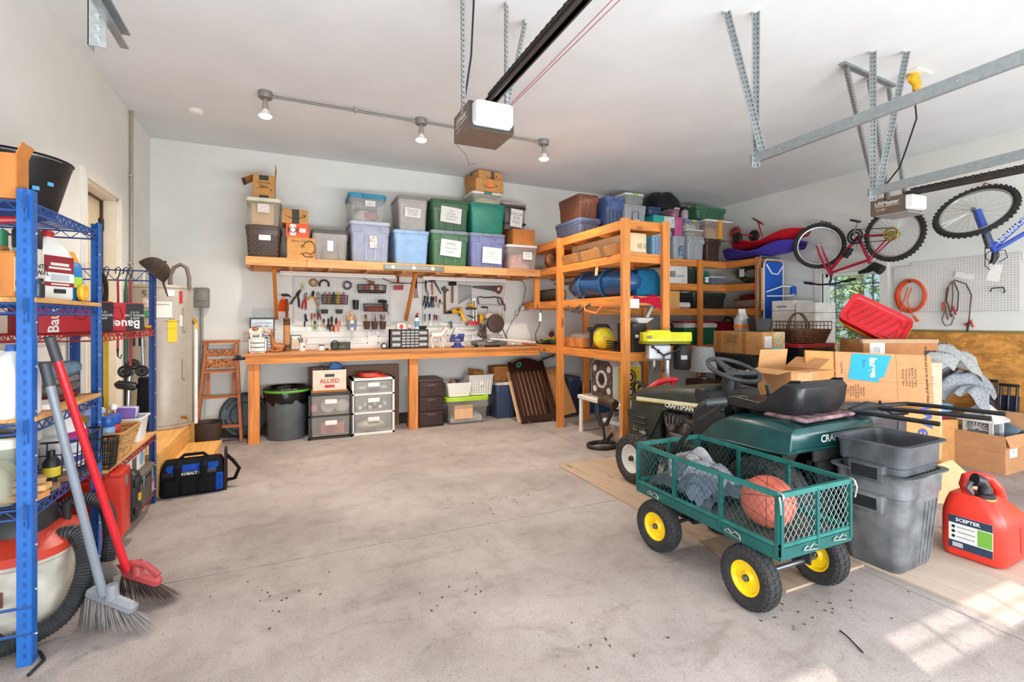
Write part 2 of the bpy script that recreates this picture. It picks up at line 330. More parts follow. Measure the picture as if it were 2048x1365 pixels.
# twig and crumbs on the floor
a = at(1680, 1262, Z=.004); b = at(1726, 1306, Z=.004)
solo('twig', MB().tube([a, (a+b)/2+Vector((.01, .02, .004)), b], .003, 6), mat('#2E241E', .9), 'thin dark twig lying on the concrete near the sun patch', 'twig')
q = MB(); random.seed(5)
for i in range(70):
    u, v_ = random.choice(((1650, 1190), (1250, 1290), (900, 1180), (1640, 1230), (560, 1200), (1000, 1000)))
    p = at(u+random.gauss(0, 60), v_+random.gauss(0, 25), Z=.002); q.box(p, (random.uniform(.004, .014), .005, .003), (0, 0, random.uniform(0, 3)))
o = part('dirt_crumbs', q, mat('#4A3A2E', .9)); o['kind'] = 'stuff'; tag(o, 'dark crumbs and dry leaf bits scattered on the concrete floor', 'debris')
# ================================================================ timber bench and shelves
def bd(name, x0, x1, y0, y1, z0, z1, m, par): return part(name, MB().bx(x0, x1, y0, y1, z0, z1), m, par, smooth=0)
BZ, SZ = .95, 1.953
wb = thing('workbench', 'long orange timber workbench along the back wall under the tool boards', 'workbench', (0, 0, 0))
BT = mat('#BB7F4A', .6, 'wx', v=.14)
bd('bench_top', -.48, 2.93, 5.63, YB-.004, BZ-.02, BZ, BT, wb)
bd('front_beam', -.466, 2.93, 5.65, 5.688, BZ-.11, BZ-.02, WX, wb); bd('end_beam', -.466, -.428, 5.688, YB-.004, BZ-.11, BZ-.02, WY, wb); bd('ledger', -.428, 2.93, YB-.042, YB-.004, BZ-.11, BZ-.02, WX, wb)
for p in (508, 827):
    x = at(p, 0, Y=5.7).x; bd('leg', x-.052, x+.052, 5.688, 5.776, 0, BZ-.02, WZ, wb)
for i in range(8): bd('joist', -.1+i*.4, -.062+i*.4, 5.69, YB-.04, BZ-.1, BZ-.02, WY, wb)
us = thing('wall_shelf', 'long timber storage shelf high on the back wall carrying totes', 'shelf', (0, 0, 0))
XA = at(491, 0, Y=5.61).x; XJ = at(614, 0, Y=5.61).x; XK = at(1015, 0, Y=5.61).x
bd('deck', XA, 2.93, 5.648, YB, SZ-.014, SZ, LX, us)
for a, b, m in ((XA, XJ-.002, LX), (XJ+.002, XK-.002, mat('#C8945F', .6, 'wx', v=.16)), (XK+.002, 2.93, mat('#BF8652', .6, 'wx', v=.18))): bd('front_beam', a, b, 5.61, 5.648, SZ-.09, SZ, m, us)
bd('ledger', XA, 2.93, YB-.038, YB, SZ-.104, SZ-.014, LX, us)
x = XA
while x < 2.9: bd('joist', x, x+.038, 5.648, YB-.038, SZ-.104, SZ-.014, LY, us); x += .4
for p0, q0, p1, q1 in ((548, 538, 553, 637), (831, 546, 812, 640)):
    a, b = at(p0, q0, Y=5.665), at(p1, q1, Y=YB-.03); part('brace', MB().beam(a, b, .05, .036, (1, 0, 0)), LZ, us, smooth=0)
# ---- tall open shelving standing out into the room
ts = thing('tall_shelving', 'tall open timber shelving unit standing out from the back wall', 'shelving', (0, 0, 0))
PX0, PX1, PY0 = 2.94, 3.45, 3.86
for z in (.975, 1.535, 1.96, 2.285):
    bd('deck', PX0+.04, PX1-.04, PY0+.04, YB, z-.026, z-.012, WY, ts)
    bd('side_beam', PX0, PX0+.038, PY0, YB, z-.09, z, WY, ts); bd('side_beam', PX1-.038, PX1, PY0+.04, YB, z-.09, z, WY, ts)
    bd('end_beam', PX0+.038, PX1, PY0, PY0+.038, z-.09, z, WX, ts)
    for i in range(4): y = PY0+.45+i*.5; bd('joist', PX0+.04, PX1-.04, y, y+.038, z-.1, z-.026, WX, ts)
for x, y, zt in ((2.92, 5.08, 2.285), (2.935, PY0-.022, 2.29), (PX1-.02, PY0-.022, 2.29), (PX1-.02, 5.30, 2.28)):
    bd('post', x-.044, x+.044, y-.019, y+.019, 0, zt, WZ, ts)
bd('hanger_post', 2.87, 2.94, 5.65, 5.69, 1.45, SZ-.1, WZ, ts)
# ---- corner shelving, back wall and right wall
cs = thing('corner_shelving', 'L-shaped timber shelving filling the far right corner', 'shelving', (0, 0, 0))
CX, CY = 6.14, 5.5
for z in (.92, 1.47, 1.84, 2.2):
    bd('deck', PX1+.01, CX, CY+.038, YB, z-.03, z-.016, WX, cs); bd('front_beam', PX1+.01, CX+.02, CY, CY+.038, z-.1, z, WX, cs)
    bd('deck', CX, XR, 4.95, YB, z-.016, z-.002, WY, cs); bd('side_beam', CX-.02, CX+.018, 4.95, CY, z-.1, z, WY, cs); bd('end_beam', CX+.02, XR, 4.95, 4.988, z-.1, z-.016, WX, cs)
for p, zt in ((1290, 1.47), (1400, 2.2)):
    x = at(p, 0, Y=CY-.02).x; bd('post', x-.044, x+.044, CY-.039, CY-.001, 0, zt, WZ, cs)
bd('post', CX-.05, CX+.038, 4.91, 4.949, 0, 2.21, WZ, cs)
# ================================================================ totes and boxes
PRINT = {}
def label(par, x, z, y, w_, h_, lines=None, ry=0, m=PAPER, size=None, ink=flatc('#6E6E78', .8), name='paper_label'):
    o = part(name, MB().box((0, 0, 0), (w_, .002, h_)), m, par, loc=(x, y, z), rot=(0, ry, 0), smooth=0)
    if lines: text('\n'.join(lines), size or min(h_/len(lines)*.72, w_/max(map(len, lines))*1.5), ink, o, (0, -.0016, 0), FY_, 'writing')
    return o
def tote(px0, py0, px1, py1, Y, dep, col, lidc, lab, paper=None, group='storage totes', clearc=None, rib=True, lidh=.04, Z=None, latch=None, rz=0, cat='tote', taper=.86, xz=None):
    x0, x1, z0, z1 = xz or span(px0, py0, px1, py1, Y)
    if Z is not None: z1 += Z-z0; z0 = Z
    if not xz: x0 += .012; x1 -= .012
    w_, h = x1-x0, z1-z0
    t = thing('storage_tote', lab, cat, ((x0+x1)/2, Y+dep/2, z0), rz, group)
    bm_ = clear(clearc) if clearc else plas(col)
    hb = h-lidh*.35; S_ = [(0, taper*w_-.02, dep*.9-.02, .02), (.012, taper*w_, dep*.9, .03), (hb*.70, taper*w_+(.95-taper)*w_*.72, dep*.945, .035), (hb*.73, w_*.955, dep*.965, .035), (hb, w_*.965, dep*.972, .035)]
    q = MB(); q.rloft(S_, c1=False)
    if not clearc and rib:
        def fy(z): return -(dep*.9+(dep*.045)*min(1, z/(hb*.7)))/2
        for a in (-1, 1):
            for (u0, u1) in ((.10, .145), (.30, .33)):
                zb, zt = .05*h, hb*.69; q.add([(a*w_*u*k, fy(z)-dy, z) for z in (zb, zt) for dy in (-.004, .009) for u, k in ((u0, .9 if z == zb else 1), (u1, .9 if z == zb else 1))],
                    [(0, 2, 3, 1), (4, 5, 7, 6), (0, 1, 5, 4), (2, 6, 7, 3), (0, 4, 6, 2), (1, 3, 7, 5)])
        for a in (-1, 1): q.box((a*w_*.34, -dep*.485, hb*.83), (w_*.24, .012, hb*.17), b=.004)
    part('body', q, bm_, t)
    l = MB(); l.rloft([(h-lidh, w_*.985, dep*.99, .04), (h-lidh, w_, dep, .045), (h-.006, w_, dep, .045), (h, w_-.012, dep-.012, .04), (h, w_*.93, dep*.93, .035), (h-.009, w_*.90, dep*.90, .03)], c0=False)
    lo = part('lid', l, clear(lidc, .6) if lidc.startswith('c') else plas(lidc, .42), t)
    if latch is not False: part('latch', MB().box((0, -dep/2-.004, h-lidh*.62), (w_*.26, .014, lidh*.9), b=.003), plas(latch or lidc), lo)
    if paper:
        u, v_, pw, ph, lines = paper[:5]; label(t, u*w_, v_*h, -dep*.49-.016, pw*w_, ph*h, lines, paper[5] if len(paper) > 5 else 0)
    return t, w_, dep, h
def lump(par, w_, d, h, m, z=.015, seed=1, name='contents', cx=0, cy=0, kind=None):
    rnd = random.Random(seed); ph = [rnd.uniform(0, 6) for _ in range(6)]
    def f(a, b):
        th = a*2*PI; e = b*PI/2; k = 1+.12*math.sin(3*th+ph[0])+.08*math.sin(5*th+ph[1]); r = math.cos(e)**.5
        return (cx+w_/2*r*max(-1, min(1, 1.25*math.cos(th)*k)), cy+d/2*r*max(-1, min(1, 1.25*math.sin(th)*k)), z+h*math.sin(e)*(1+.16*math.sin(4*th+ph[2])*math.cos(e)+.1*math.sin(7*th+ph[3])*math.cos(e)))
    return part(name, MB().grid(f, 28, 8), m, par, kind=kind, smooth=60)
def smile(par, loc, w_, rot=(0, 0, 0), flip=False, m=INK):
    q = MB(); n = 10; s = -1 if flip else 1; up, lo = [], []
    for i in range(n+1):
        u = -1+2*i/n; th = .028*(1-abs(u)**1.6*.7); z = s*(-.16*(1-u*u)); up.append((u*.5, 0, z+th)); lo.append((u*.5, 0, z-th))
    q.add([(a*w_, 0, c*w_) for a, b, c in up+lo], [(i, i+1, n+2+i, n+1+i) for i in range(n)])
    e = .5*w_; q.add([(e+.04*w_, 0, s*.05*w_), (e-.10*w_, 0, s*.07*w_), (e-.09*w_, 0, s*.03*w_), (e-.03*w_, 0, s*.015*w_), (e-.02*w_, 0, -s*.06*w_), (e+.01*w_, 0, -s*.07*w_)], [(0, 1, 2, 3), (0, 3, 4, 5)])
    return part('printed_arrow', q, m, par, loc=loc, rot=rot, smooth=0)
def cbox(lab, loc, w_, d, h, rz=0, m=CARD, flaps=None, tape=TAPE, group=None, name='cardboard_box', cat='box', rx=0, ry=0, ft=True):
    """closed box, or open with flaps {'-y':(angle from upright, length), ...}"""
    t = thing(name, lab, cat, loc, rz, group, rx, ry); th = .004
    if flaps is None:
        part('body', MB().box((0, 0, h/2-.002), (w_, d, h-.004), b=.003), m, t)
        for s in (-1, 1): part('flap', MB().bx(-w_/2+.002, w_/2-.002, .0015 if s > 0 else -d/2+.002, d/2-.002 if s > 0 else -.0015, h-.004, h), m, t, smooth=0)
        if tape:
            q = MB().bx(-w_/2-.001, w_/2+.001, -.024, .024, h, h+.001)
            for s in (-1, 1): q.bx(s*w_/2-.0012, s*w_/2+.0012, -.024, .024, h*.72, h+.001)
            part('tape', q, tape, t, smooth=0)
    else:
        q = MB().bx(-w_/2, w_/2, -d/2, d/2, 0, th)
        for s in (-1, 1): q.bx(-w_/2, w_/2, s*d/2-th/2, s*d/2+th/2, 0, h).bx(s*w_/2-th/2, s*w_/2+th/2, -d/2, d/2, 0, h)
        part('body', q, m, t, smooth=0)
        for k, (ang, L) in flaps.items():
            s = -1 if k[0] == '-' else 1; a = R_(ang)
            if k[1] == 'y': q = MB().at(T(0, s*d/2, h, -s*a, 0, 0)).bx(-w_/2, w_/2, -th/2, th/2, 0, L)
            else: q = MB().at(T(s*w_/2, 0, h, 0, s*a, 0)).bx(-th/2, th/2, -d/2, d/2, 0, L)
            part('flap', q, m, t, smooth=0)
    return t
def fbox(px0, py0, px1, py1, Y, dep, lab, Z=None, **k):
    x0, x1, z0, z1 = span(px0, py0, px1, py1, Y)
    if Z is not None: z1 += Z-z0; z0 = Z
    return cbox(lab, ((x0+x1)/2, Y+dep/2, z0), x1-x0, dep, z1-z0, **k), x1-x0, dep, z1-z0
def zof(t, h): return t.location.z+h
# ---- on the long wall shelf, left to right
t, a, b, h = tote(487, 450, 565, 514, 5.66, .46, '#4A3A30', '#4A3A30', 'dark brown woven-pattern tote at the left end of the wall shelf', rib=False, Z=SZ, latch=False)
q = MB()
for i in range(13):
    for j in range(9):
        if (i+j) % 2 == 0:
            z = .03+j*(h*.66)/9; k = .86+.065*z/(h*.7); q.box(((i-6)*a*k/14.5, -(b*.9+b*.045*z/(h*.7))/2-.001, z+.012), (a/14, .008, h*.06), (R_(0), 0, 0))
part('weave', q, plas('#40312A'), t, kind='stuff'); label(t, .04*a, h*.62, -b*.485-.006, .11, .055, m=WHITE)
zt = zof(t, h)
t, a, b, h = tote(488, 395, 565, 451, 5.67, .44, '', '#E4DCC8', 'clear tote with cream lid holding a cardboard box, left end of shelf', clearc='#D9CDB8', Z=zt, latch=False); part('contents', MB().box((-.01, -.02, h*.42), (a*.62, b*.7, h*.72)), CARDL, t)
label(t, .0, h*.62, -b*.49-.004, .11, .09, m=mat('#E6D9D2', .6, v=.12, s=60)); zt = zof(t, h)
t, a, b, h = fbox(506, 350, 549, 398, 5.74, .28, 'open brown shipping box on the clear cream-lidded tote', Z=zt, flaps={'-x': (118, .12), '+x': (5, .13), '+y': (60, .1)})
text('Christmas\nFigures', .03, INK, t, (0, -b/2-.004, h*.62), name='handwriting'); smile(t, (0, -b/2-.004, h*.40), a*.7, flip=True)
[part('tape', MB().bx(-.045, .045, -b/2-.0035, -b/2-.002, h*u, h*v), mat('#2E3330', .4), t, smooth=0) for u, v in ((.78, .98), (.01, .16))]; part('tape', MB().at(T(-a/2-.004, 0, h, 0, -R_(118), 0)).bx(-.006, -.003, -b/2, b/2, .085, .121), mat('#3A2C22', .4), t, smooth=0)
t, a, b, h = fbox(574, 475, 631, 518, 5.66, .4, 'brown box with a printed dragon, second stack on the shelf', Z=SZ)
text('SERIAL ITEM', .03, INK, t, (-.02, -b/2-.002, h*.82), name='handwriting')
q = MB(); random.seed(2)
P = [(.02, .13), (.05, .17), (.09, .19), (.13, .17), (.145, .12), (.135, .07), (.09, .05), (.05, .07), (.02, .05), (.04, .03), (.08, .025), (.13, .03)]
q.tube([(x, 0, z*h/.22) for x, z in P], .006, 5)
for i in range(40): x, z = random.choice(P); q.box((x+random.uniform(-.025, .025), 0, z*h/.22+random.uniform(-.015, .02)), (.02, .003, .004), (0, random.uniform(0, 3), 0))
part('printed_dragon', q, mat('#6B4A2A', .8), t, loc=(-.01, -b/2-.001, 0)); q = MB(); zt = zof(t, h)
t, a, b, h = fbox(572, 447, 618, 475, 5.68, .34, 'orange and white printed box between two brown boxes', Z=zt, m=mat('#E0582A', .6), tape=None)
part('white_panel', MB().bx(-a*.32, -a*.08, -b/2-.002, -b/2, .02, h-.01), WHITE, t, smooth=0); label(t, a*.22, h*.52, -b/2-.001, a*.26, h*.3, ['30', 'lbs'], m=PAPER)
text('KX', .09, INK, t, (-a*.18, -b/2-.003, h*.5), name='printed_letters'); zt = zof(t, h)
t, a, b, h = fbox(564, 419, 616, 447, 5.68, .34, 'brown shipping box with printed arrow, on the orange box', Z=zt, tape=mat('#2E2B28', .35))
part('tape', MB().bx(-.03, .04, -b/2-.002, -b/2, 0, h), mat('#2E2B28', .35), t, smooth=0); smile(t, (0, -b/2-.0025, h*.55), a*.75)
t, a, b, h = tote(620, 457, 700, 518, 5.66, .46, '#9A9490', '#55504D', 'grey tote with dark lid, alone between box stack and pale blue tote', Z=SZ, rib=False, latch=False)
q = MB(); q.tube([(-.09, 0, .03), (-.065, 0, h*.66), (-.04, -.004, h*.75), (.04, -.004, h*.75), (.065, 0, h*.66), (.09, 0, .03)], .008, 6); part('embossed_rib', q, plas('#8F8985'), t, loc=(0, -b*.47, 0), rot=(-.04, 0, 0)); part('sticker', MB().box((0, -b*.475-.004, h*.48), (.06, .002, h*.34)), flatc('#E9ECEE', .2), t)
t, a, b, h = tote(697, 444, 784, 526, 5.65, .5, '#9DA3B8', '#BFC3D0', 'pale grey-blue tote with light lid and red sticker', Z=SZ); label(t, .03, h*.5, -b*.47-.012, .085, .14, m=mat('#E2C9C4', .5, v=.3, s=30)); zt = zof(t, h)
t, a, b, h = tote(694, 389, 776, 445, 5.68, .42, '', '#2C8FB3', 'clear tote with bright blue lid and striped cloth inside', clearc='#D9D6D2', Z=zt, lidh=.05, paper=(.06, .64, .26, .2, ['Toys', 'WINTER']))
lump(t, a*.68, b*.72, h*.45, cloth('#E2D3C4'), seed=3); part('striped_cloth', MB().sph((.04, -b*.28, .07), (.09, .05, .06), 14, 8), cloth('#C77A7A'), t); lump(t, a*.6, b*.6, h*.3, cloth('#8E7F86'), z=h*.5, seed=4)
t, a, b, h = tote(785, 459, 862, 527, 5.65, .5, '#8FB4DC', '#9DBBDD', 'light blue tote with ribbed lid under the grey lettered tote', Z=SZ, rib=False, latch=False); zt = zof(t, h)
t, a, b, h = tote(793, 390, 859, 459, 5.68, .46, '#B0A8A3', '#8D8682', 'warm grey tote with a handwritten sheet on the light blue tote', Z=zt, rib=False, paper=(-.02, .52, .52, .27, ['INSULATED', 'BOTTLES', '& DISHES'], .05), latch=False)
t, a, b, h = tote(860, 462, 941, 533, 5.65, .5, '#4A7450', '#8E98A0', 'green tote with grey lid and white paper, lower of the green pair', Z=SZ, paper=(.0, .5, .53, .46, ['XMAS', 'Nativity', 'Lights'], .08)); zt = zof(t, h)
t, a, b, h = tote(860, 402, 942, 464, 5.66, .5, '#44694A', '#3E5F46', 'green tote with green lid and white paper, upper of the pair', Z=zt, paper=(.0, .5, .53, .5, ['Fall', 'Wreath', 'Tin Buckets', 'Garlands'], .08))
t, a, b, h = tote(937, 468, 1014, 537, 5.65, .5, '#7C82B0', '#8A919F', 'purple-blue tote with grey lid and white note', Z=SZ, paper=(.1, .36, .52, .46, ['Christmas', 'TREE', 'Decorations', 'and Ornaments'], .04)); zt = zof(t, h)
t, a, b, h = tote(938, 410, 1014, 470, 5.66, .48, '#1F8670', '#1F7F6C', 'teal green tote stacked on the purple-blue tote', Z=zt, rib=False, latch=False); zt = zof(t, h)
t, a, b, h = tote(943, 388, 1008, 412, 5.68, .4, '', '#E8E6E2', 'shallow clear tote with white lid and teal latch', clearc='#DDDACB', Z=zt, latch='#1F8D8A', lidh=.03); lump(t, a*.7, b*.7, h*.6, cloth('#DDD59A'), seed=6); zt = zof(t, h)
t, a, b, h = fbox(952, 367, 1007, 392, 5.66, .4, 'brown shipping box with orange tape on the shallow clear tote', Z=zt, tape=mat('#E8793A', .4)); smile(t, (0, -b/2-.002, h*.5), a*.5); part('tape', MB().bx(-.03, .04, -b/2-.0015, -b/2, .01, h), mat('#E8874A', .4), t, smooth=0); zt = zof(t, h)
t, a, b, h = fbox(953, 351, 1003, 370, 5.72, .42, 'topmost brown shipping box with dark tape near the ceiling', Z=zt, tape=mat('#4A4640', .4), rz=.12); smile(t, (0, -b/2-.002, h*.5), a*.5); part('tape', MB().bx(.0, .05, -b/2-.0015, -b/2, .02, h), mat('#55504A', .4), t, smooth=0)
t, a, b, h = tote(1012, 490, 1079, 539, 5.65, .48, '', '#E9E1DF', 'clear tote with white lid marked with a small handwritten card', clearc='#DCCFCB', Z=SZ, latch=False, lidh=.03, paper=(.13, .56, .28, .3, ['XMAS', 'STUFF'])); lump(t, a*.7, b*.75, h*.66, cloth('#D4A79C'), seed=8); zt = zof(t, h)
t, a, b, h = fbox(1026, 458, 1070, 490, 5.68, .36, 'plain orange-brown box on the right end clear tote', Z=zt, m=CARDO, tape=None); zt = zof(t, h)
t, a, b, h = tote(1005, 404, 1056, 458, 5.74, .4, '', '#B89C9E', 'smoky clear tote with black straps on the orange-brown box', clearc='#8E8684', Z=zt, latch=False, lidh=.03, paper=(.03, .42, .5, .66, ['DECOR', 'FOR', 'FALL'], .08)); lump(t, a*.7, b*.7, h*.7, cloth('#7F7672'), seed=9)
q = MB()
for z in (.2, .78): q.rloft([(h*z, a*.96, b*.985, .03), (h*z+.02, a*.97, b*.99, .03)])
part('strap', q, BLACK, t)
# ---- aluminium level hung on the shelf front, strip lights below the shelf
p, r = at(768, 536, Y=5.6), at(888, 539, Y=5.6)
lv = thing('spirit_level', 'long aluminium spirit level hung on the wall shelf front', 'level', ((p.x+r.x)/2, 5.598, SZ-.05)); L = r.x-p.x
part('body', MB().box((0, 0, 0), (L, .022, .055), b=.003), metal('#8E908C', .35), lv)
for x in (-.36, -.02, .3): part('vial', MB().lathe([(.021, -.004), (.021, .004)], 16, (x*L, -.012, 0), 'y').torus((x*L, -.016, 0), .02, .003, 16, 6, 'y'), plas('#D8D2B8'), lv)
q = MB()
for x in (-.19, .14): q.box((x*L, -.0115, 0), (.25*L, .002, .03))
part('web_slot', q, mat('#8A8C8C', .4), lv)
for i, (p0, p1, y) in enumerate(((560, 790, 546), (845, 1010, 556))):
    a, b = at(p0, y+4, Y=6.0), at(p1, y+4, Y=6.0)
    t = thing('strip_light', ('white fluorescent strip light under the left half of the wall shelf', 'white fluorescent strip light under the right half of the wall shelf')[i], 'light', ((a.x+b.x)/2, 6.0, SZ-.105)); L = b.x-a.x
    part('housing', MB().box((0, 0, -.012), (L, .07, .024), b=.005), flatc('#E9E5DF', .4), t); part('tube', MB().cyl((-L/2+.03, 0, -.033), (L/2-.03, 0, -.033), .01, n=10), flatc('#F2EFEA', .3), t)
    [part('end_cap', MB().box((s*(L/2-.015), 0, -.033), (.03, .03, .022)), WHITE, t) for s in (-1, 1)]
# ---- on the tall shelving top
tz = 2.285
def ptote(*a, **k): return tote(*a, group='storage totes', **k)
t, a, b, h = ptote(0, 0, 0, 0, 4.74, .60, '#5A6482', '#5F6A88', 'slate blue tote with slate lid on the tall shelving, under the brown tote', xz=(2.98, 3.29, tz, tz+.2)); zt = zof(t, h)
ptote(0, 0, 0, 0, 4.77, .5, '#7A4A38', '#6B4032', 'brown tote with brown lid stacked on the slate blue tote', xz=(2.99, 3.28, zt, zt+.28))
ptote(0, 0, 0, 0, 4.66, .46, '#3F5684', '#465C88', 'tall denim blue tote right of the brown tote', xz=(3.30, 3.56, tz, tz+.46))
# ================================================================ tool boards and hung tools
c6 = lambda x, y: (460+x/5.689, 530+y/5.689)
c7 = lambda x, y: (780+x/5.689, 530+y/5.689)
PEG = mat('#DCD9D4', .6, v=.015)
def pegmat():
    m = mat('#DDDAD5', .62, v=.012); N, L = m.node_tree.nodes, m.node_tree.links; p = N['Principled BSDF']; src = p.inputs['Base Color'].links[0].from_socket
    tc = N.new('ShaderNodeTexCoord'); sc = N.new('ShaderNodeVectorMath'); sc.operation = 'SCALE'; sc.inputs['Scale'].default_value = 1/.0254; L.new(tc.outputs['Object'], sc.inputs[0])
    fr = N.new('ShaderNodeVectorMath'); fr.operation = 'FRACTION'; L.new(sc.outputs[0], fr.inputs[0])
    sb = N.new('ShaderNodeVectorMath'); sb.operation = 'SUBTRACT'; sb.inputs[1].default_value = (.5, .5, .5); L.new(fr.outputs[0], sb.inputs[0])
    mu = N.new('ShaderNodeVectorMath'); mu.operation = 'MULTIPLY'; mu.inputs[1].default_value = (1, 0, 1); L.new(sb.outputs[0], mu.inputs[0])
    ln = N.new('ShaderNodeVectorMath'); ln.operation = 'LENGTH'; L.new(mu.outputs[0], ln.inputs[0])
    lt = N.new('ShaderNodeMath'); lt.operation = 'LESS_THAN'; lt.inputs[1].default_value = .15; L.new(ln.outputs['Value'], lt.inputs[0])
    mx = N.new('ShaderNodeMix'); mx.data_type = 'RGBA'; L.new(lt.outputs[0], mx.inputs[0]); L.new(src, mx.inputs[6]); mx.inputs[7].default_value = (.10, .09, .085, 1); L.new(mx.outputs[2], p.inputs['Base Color']); return m
PEGM = pegmat()
def pegboard(a, b, lab):
    p, r = at(*a, Y=6.17), at(*b, Y=6.17); t = thing('pegboard', lab, 'pegboard', ((p.x+r.x)/2, 6.18, (p.z+r.z)/2)); w_, h = r.x-p.x, p.z-r.z
    part('panel', MB().bx(-w_/2, w_/2, -.006, 0, -h/2, h/2), PEGM, t, smooth=0)
    for z in (-h/2+.02, h/2-.02): part('spacer', MB().bx(-w_/2, w_/2, 0, .018, z-.015, z+.015), PEG, t, smooth=0)
    return t
pegboard(c6(725, 130), c6(1835, 678), 'white pegboard hung with pliers, baskets and brush cups, left of the second brace')
pegboard(c7(375, 180), c7(1307, 688), 'white pegboard hung with hammers, wrenches, drill and saws above the chop saw')
YT = 6.152
def wt(name, lab, cat, cf, parts, group=None, Y=YT):
    o = at(*cf(*parts[0][2][0][:2]), Y=Y); t = thing(name, lab, cat, o, group=group)
    for pn, kd, pts, r, m in parts:
        P = [at(*cf(*p[:2]), Y=Y-(p[2] if len(p) > 2 else 0))-o for p in pts]; q = MB()
        if kd == 'T': q.tube(P, r, 8)
        elif kd == 'P': q.loft([[(p.x, p.y-s*r/2, p.z) for p in P] for s in (1, -1)])
        elif kd == 'B': q.beam(P[0], P[1], r[0], r[1], (0, 1, 0))
        part(pn, q, m, t)
    return t
RED = plas('#B5262B'); ORG = plas('#E2682A'); YEL = plas('#E9B021'); BLU = plas('#2B5AA8'); GRN = plas('#6FA23B'); GRY = plas('#6E6C6A'); NAVY = plas('#22345E'); TAN = plas('#B98F5E')
def ring(name, lab, cat, cf, c, R, r, mats, a0=0, a1=2*PI, n=4):
    o = at(*cf(*c), Y=YT); k = .0061/5.689*1.0; t = thing(name, lab, cat, o); k = (at(*cf(c[0]+100, c[1]), Y=YT)-o).x/100
    for i in range(n): part('coil', MB().torus((0, -.006*i % .02, 0), (R-i*r*.9)*k, r*k, 36, 8, 'y', 1, a0, a1), mats[i % len(mats)], t)
    return t
ring('wire_spool', 'beige and brown roll of cord at the top of the left pegboard', 'spool', c6, (951, 203), 44, 8, [mat('#9C7A52', .8), mat('#C9B08A', .8)], n=4)
ring('spring_clamp_ring', 'dark open ring clamp hung beside the beige cord roll', 'clamp', c6, (1072, 225), 52, 12, [mat('#3A2A22', .5)], -.45, PI+.45, n=1)
ring('wire_coil', 'grey coil of steel wire high on the left pegboard', 'coil', c6, (1335, 233), 50, 6, [STEEL, mat('#77716B', .5, metal=.6)], n=4)
wt('pocket_level', 'small yellow pocket level at the top left of the left pegboard', 'level', c6, [('body', 'B', [(830, 212), (830, 288)], (.026, .014), mat('#C8B478', .5)), ('vial', 'B', [(830, 240, .008), (830, 258, .008)], (.014, .006), GRN)])
wt('claw_hammer', 'claw hammer with dark handle hung in front of the orange apron', 'hammer', c6, [('handle', 'T', [(648, 390, .05), (648, 610, .05)], [.012, .016], mat('#7A3F22', .5)), ('head', 'T', [(586, 340, .05), (600, 345, .05), (648, 345, .05), (672, 350, .05), (695, 372, .05)], [.016, .013, .017, .012, .004], DSTEEL)])
t = wt('shop_apron', 'bright orange bag hung behind the claw hammer', 'apron', c6, [('cloth', 'P', [(585, 395), (640, 395), (672, 440), (668, 530), (553, 530), (553, 470), (570, 410)], .02, cloth('#F2541B')), ('strap', 'T', [(590, 395), (612, 350), (635, 395)], .004, cloth('#F2541B'))], Y=6.17)
def plier(lab, cf, tip, piv, h1, h2, m, jm=DSTEEL, r=.0085, name='pliers', jw=.011, grp=None):
    mx = lambda p, q, k, dx: (p[0]+(q[0]-p[0])*k+dx, p[1]+(q[1]-p[1])*k)
    return wt(name, lab, 'pliers', cf, [('jaws', 'T', [tip, mx(tip, piv, .5, 0), piv, mx(piv, h1, .12, 0)], [jw*.35, jw*.9, jw*1.1, jw*.6], jm), ('jaw', 'T', [(tip[0]+9, tip[1]-2), mx(tip, piv, .5, 9), (piv[0]+2, piv[1], .006), mx(piv, h2, .12, 0)], [jw*.3, jw*.7, jw, jw*.6], jm),
        ('handle', 'T', [mx(piv, h1, .1, 0), mx(piv, h1, .5, (-6 if h1[0] < piv[0] else 6)), h1], [r*.8, r, r*.9], m), ('handle', 'T', [mx(piv, h2, .1, 0), mx(piv, h2, .5, (6 if h2[0] > piv[0] else -6)), h2], [r*.8, r, r*.9], m)], group=grp)
plier('big black-handled slip joint pliers beside the hammer', c6, (800, 285), (770, 335), (690, 450), (788, 485), mat('#2E2E2C', .5), r=.012, jw=.018)
plier('steel wrench pliers with red handles beside the black slip joint pliers', c6, (868, 318), (855, 370), (818, 505), (862, 510), RED, CHROME, r=.011, jw=.018)
plier('long pliers with orange and black handles wide open', c6, (945, 298), (940, 345), (868, 415), (992, 448), mat('#D08A3A', .5), r=.012, jw=.015)
t = wt('paint_stick_strip', 'narrow strip of coloured sample squares hung vertically', 'strip', c6, [('backing', 'B', [(1002, 312), (1002, 556)], (.027, .01), BLACK)])
for i in range(8):
    y = 330+i*27; p = at(*c6(1002, y), Y=YT-.007)-t.location; part('swatch', MB().box(p, (.021, .004, .022)), flatc(('#7FA45B', '#C7B07A', '#8B7C9A', '#D8D2C8', '#6C8FA8', '#C78A4A', '#BEBAB2', '#5E7F62')[i]), t, smooth=0)
WIRE = mat('#3A332E', .5, metal=.3)
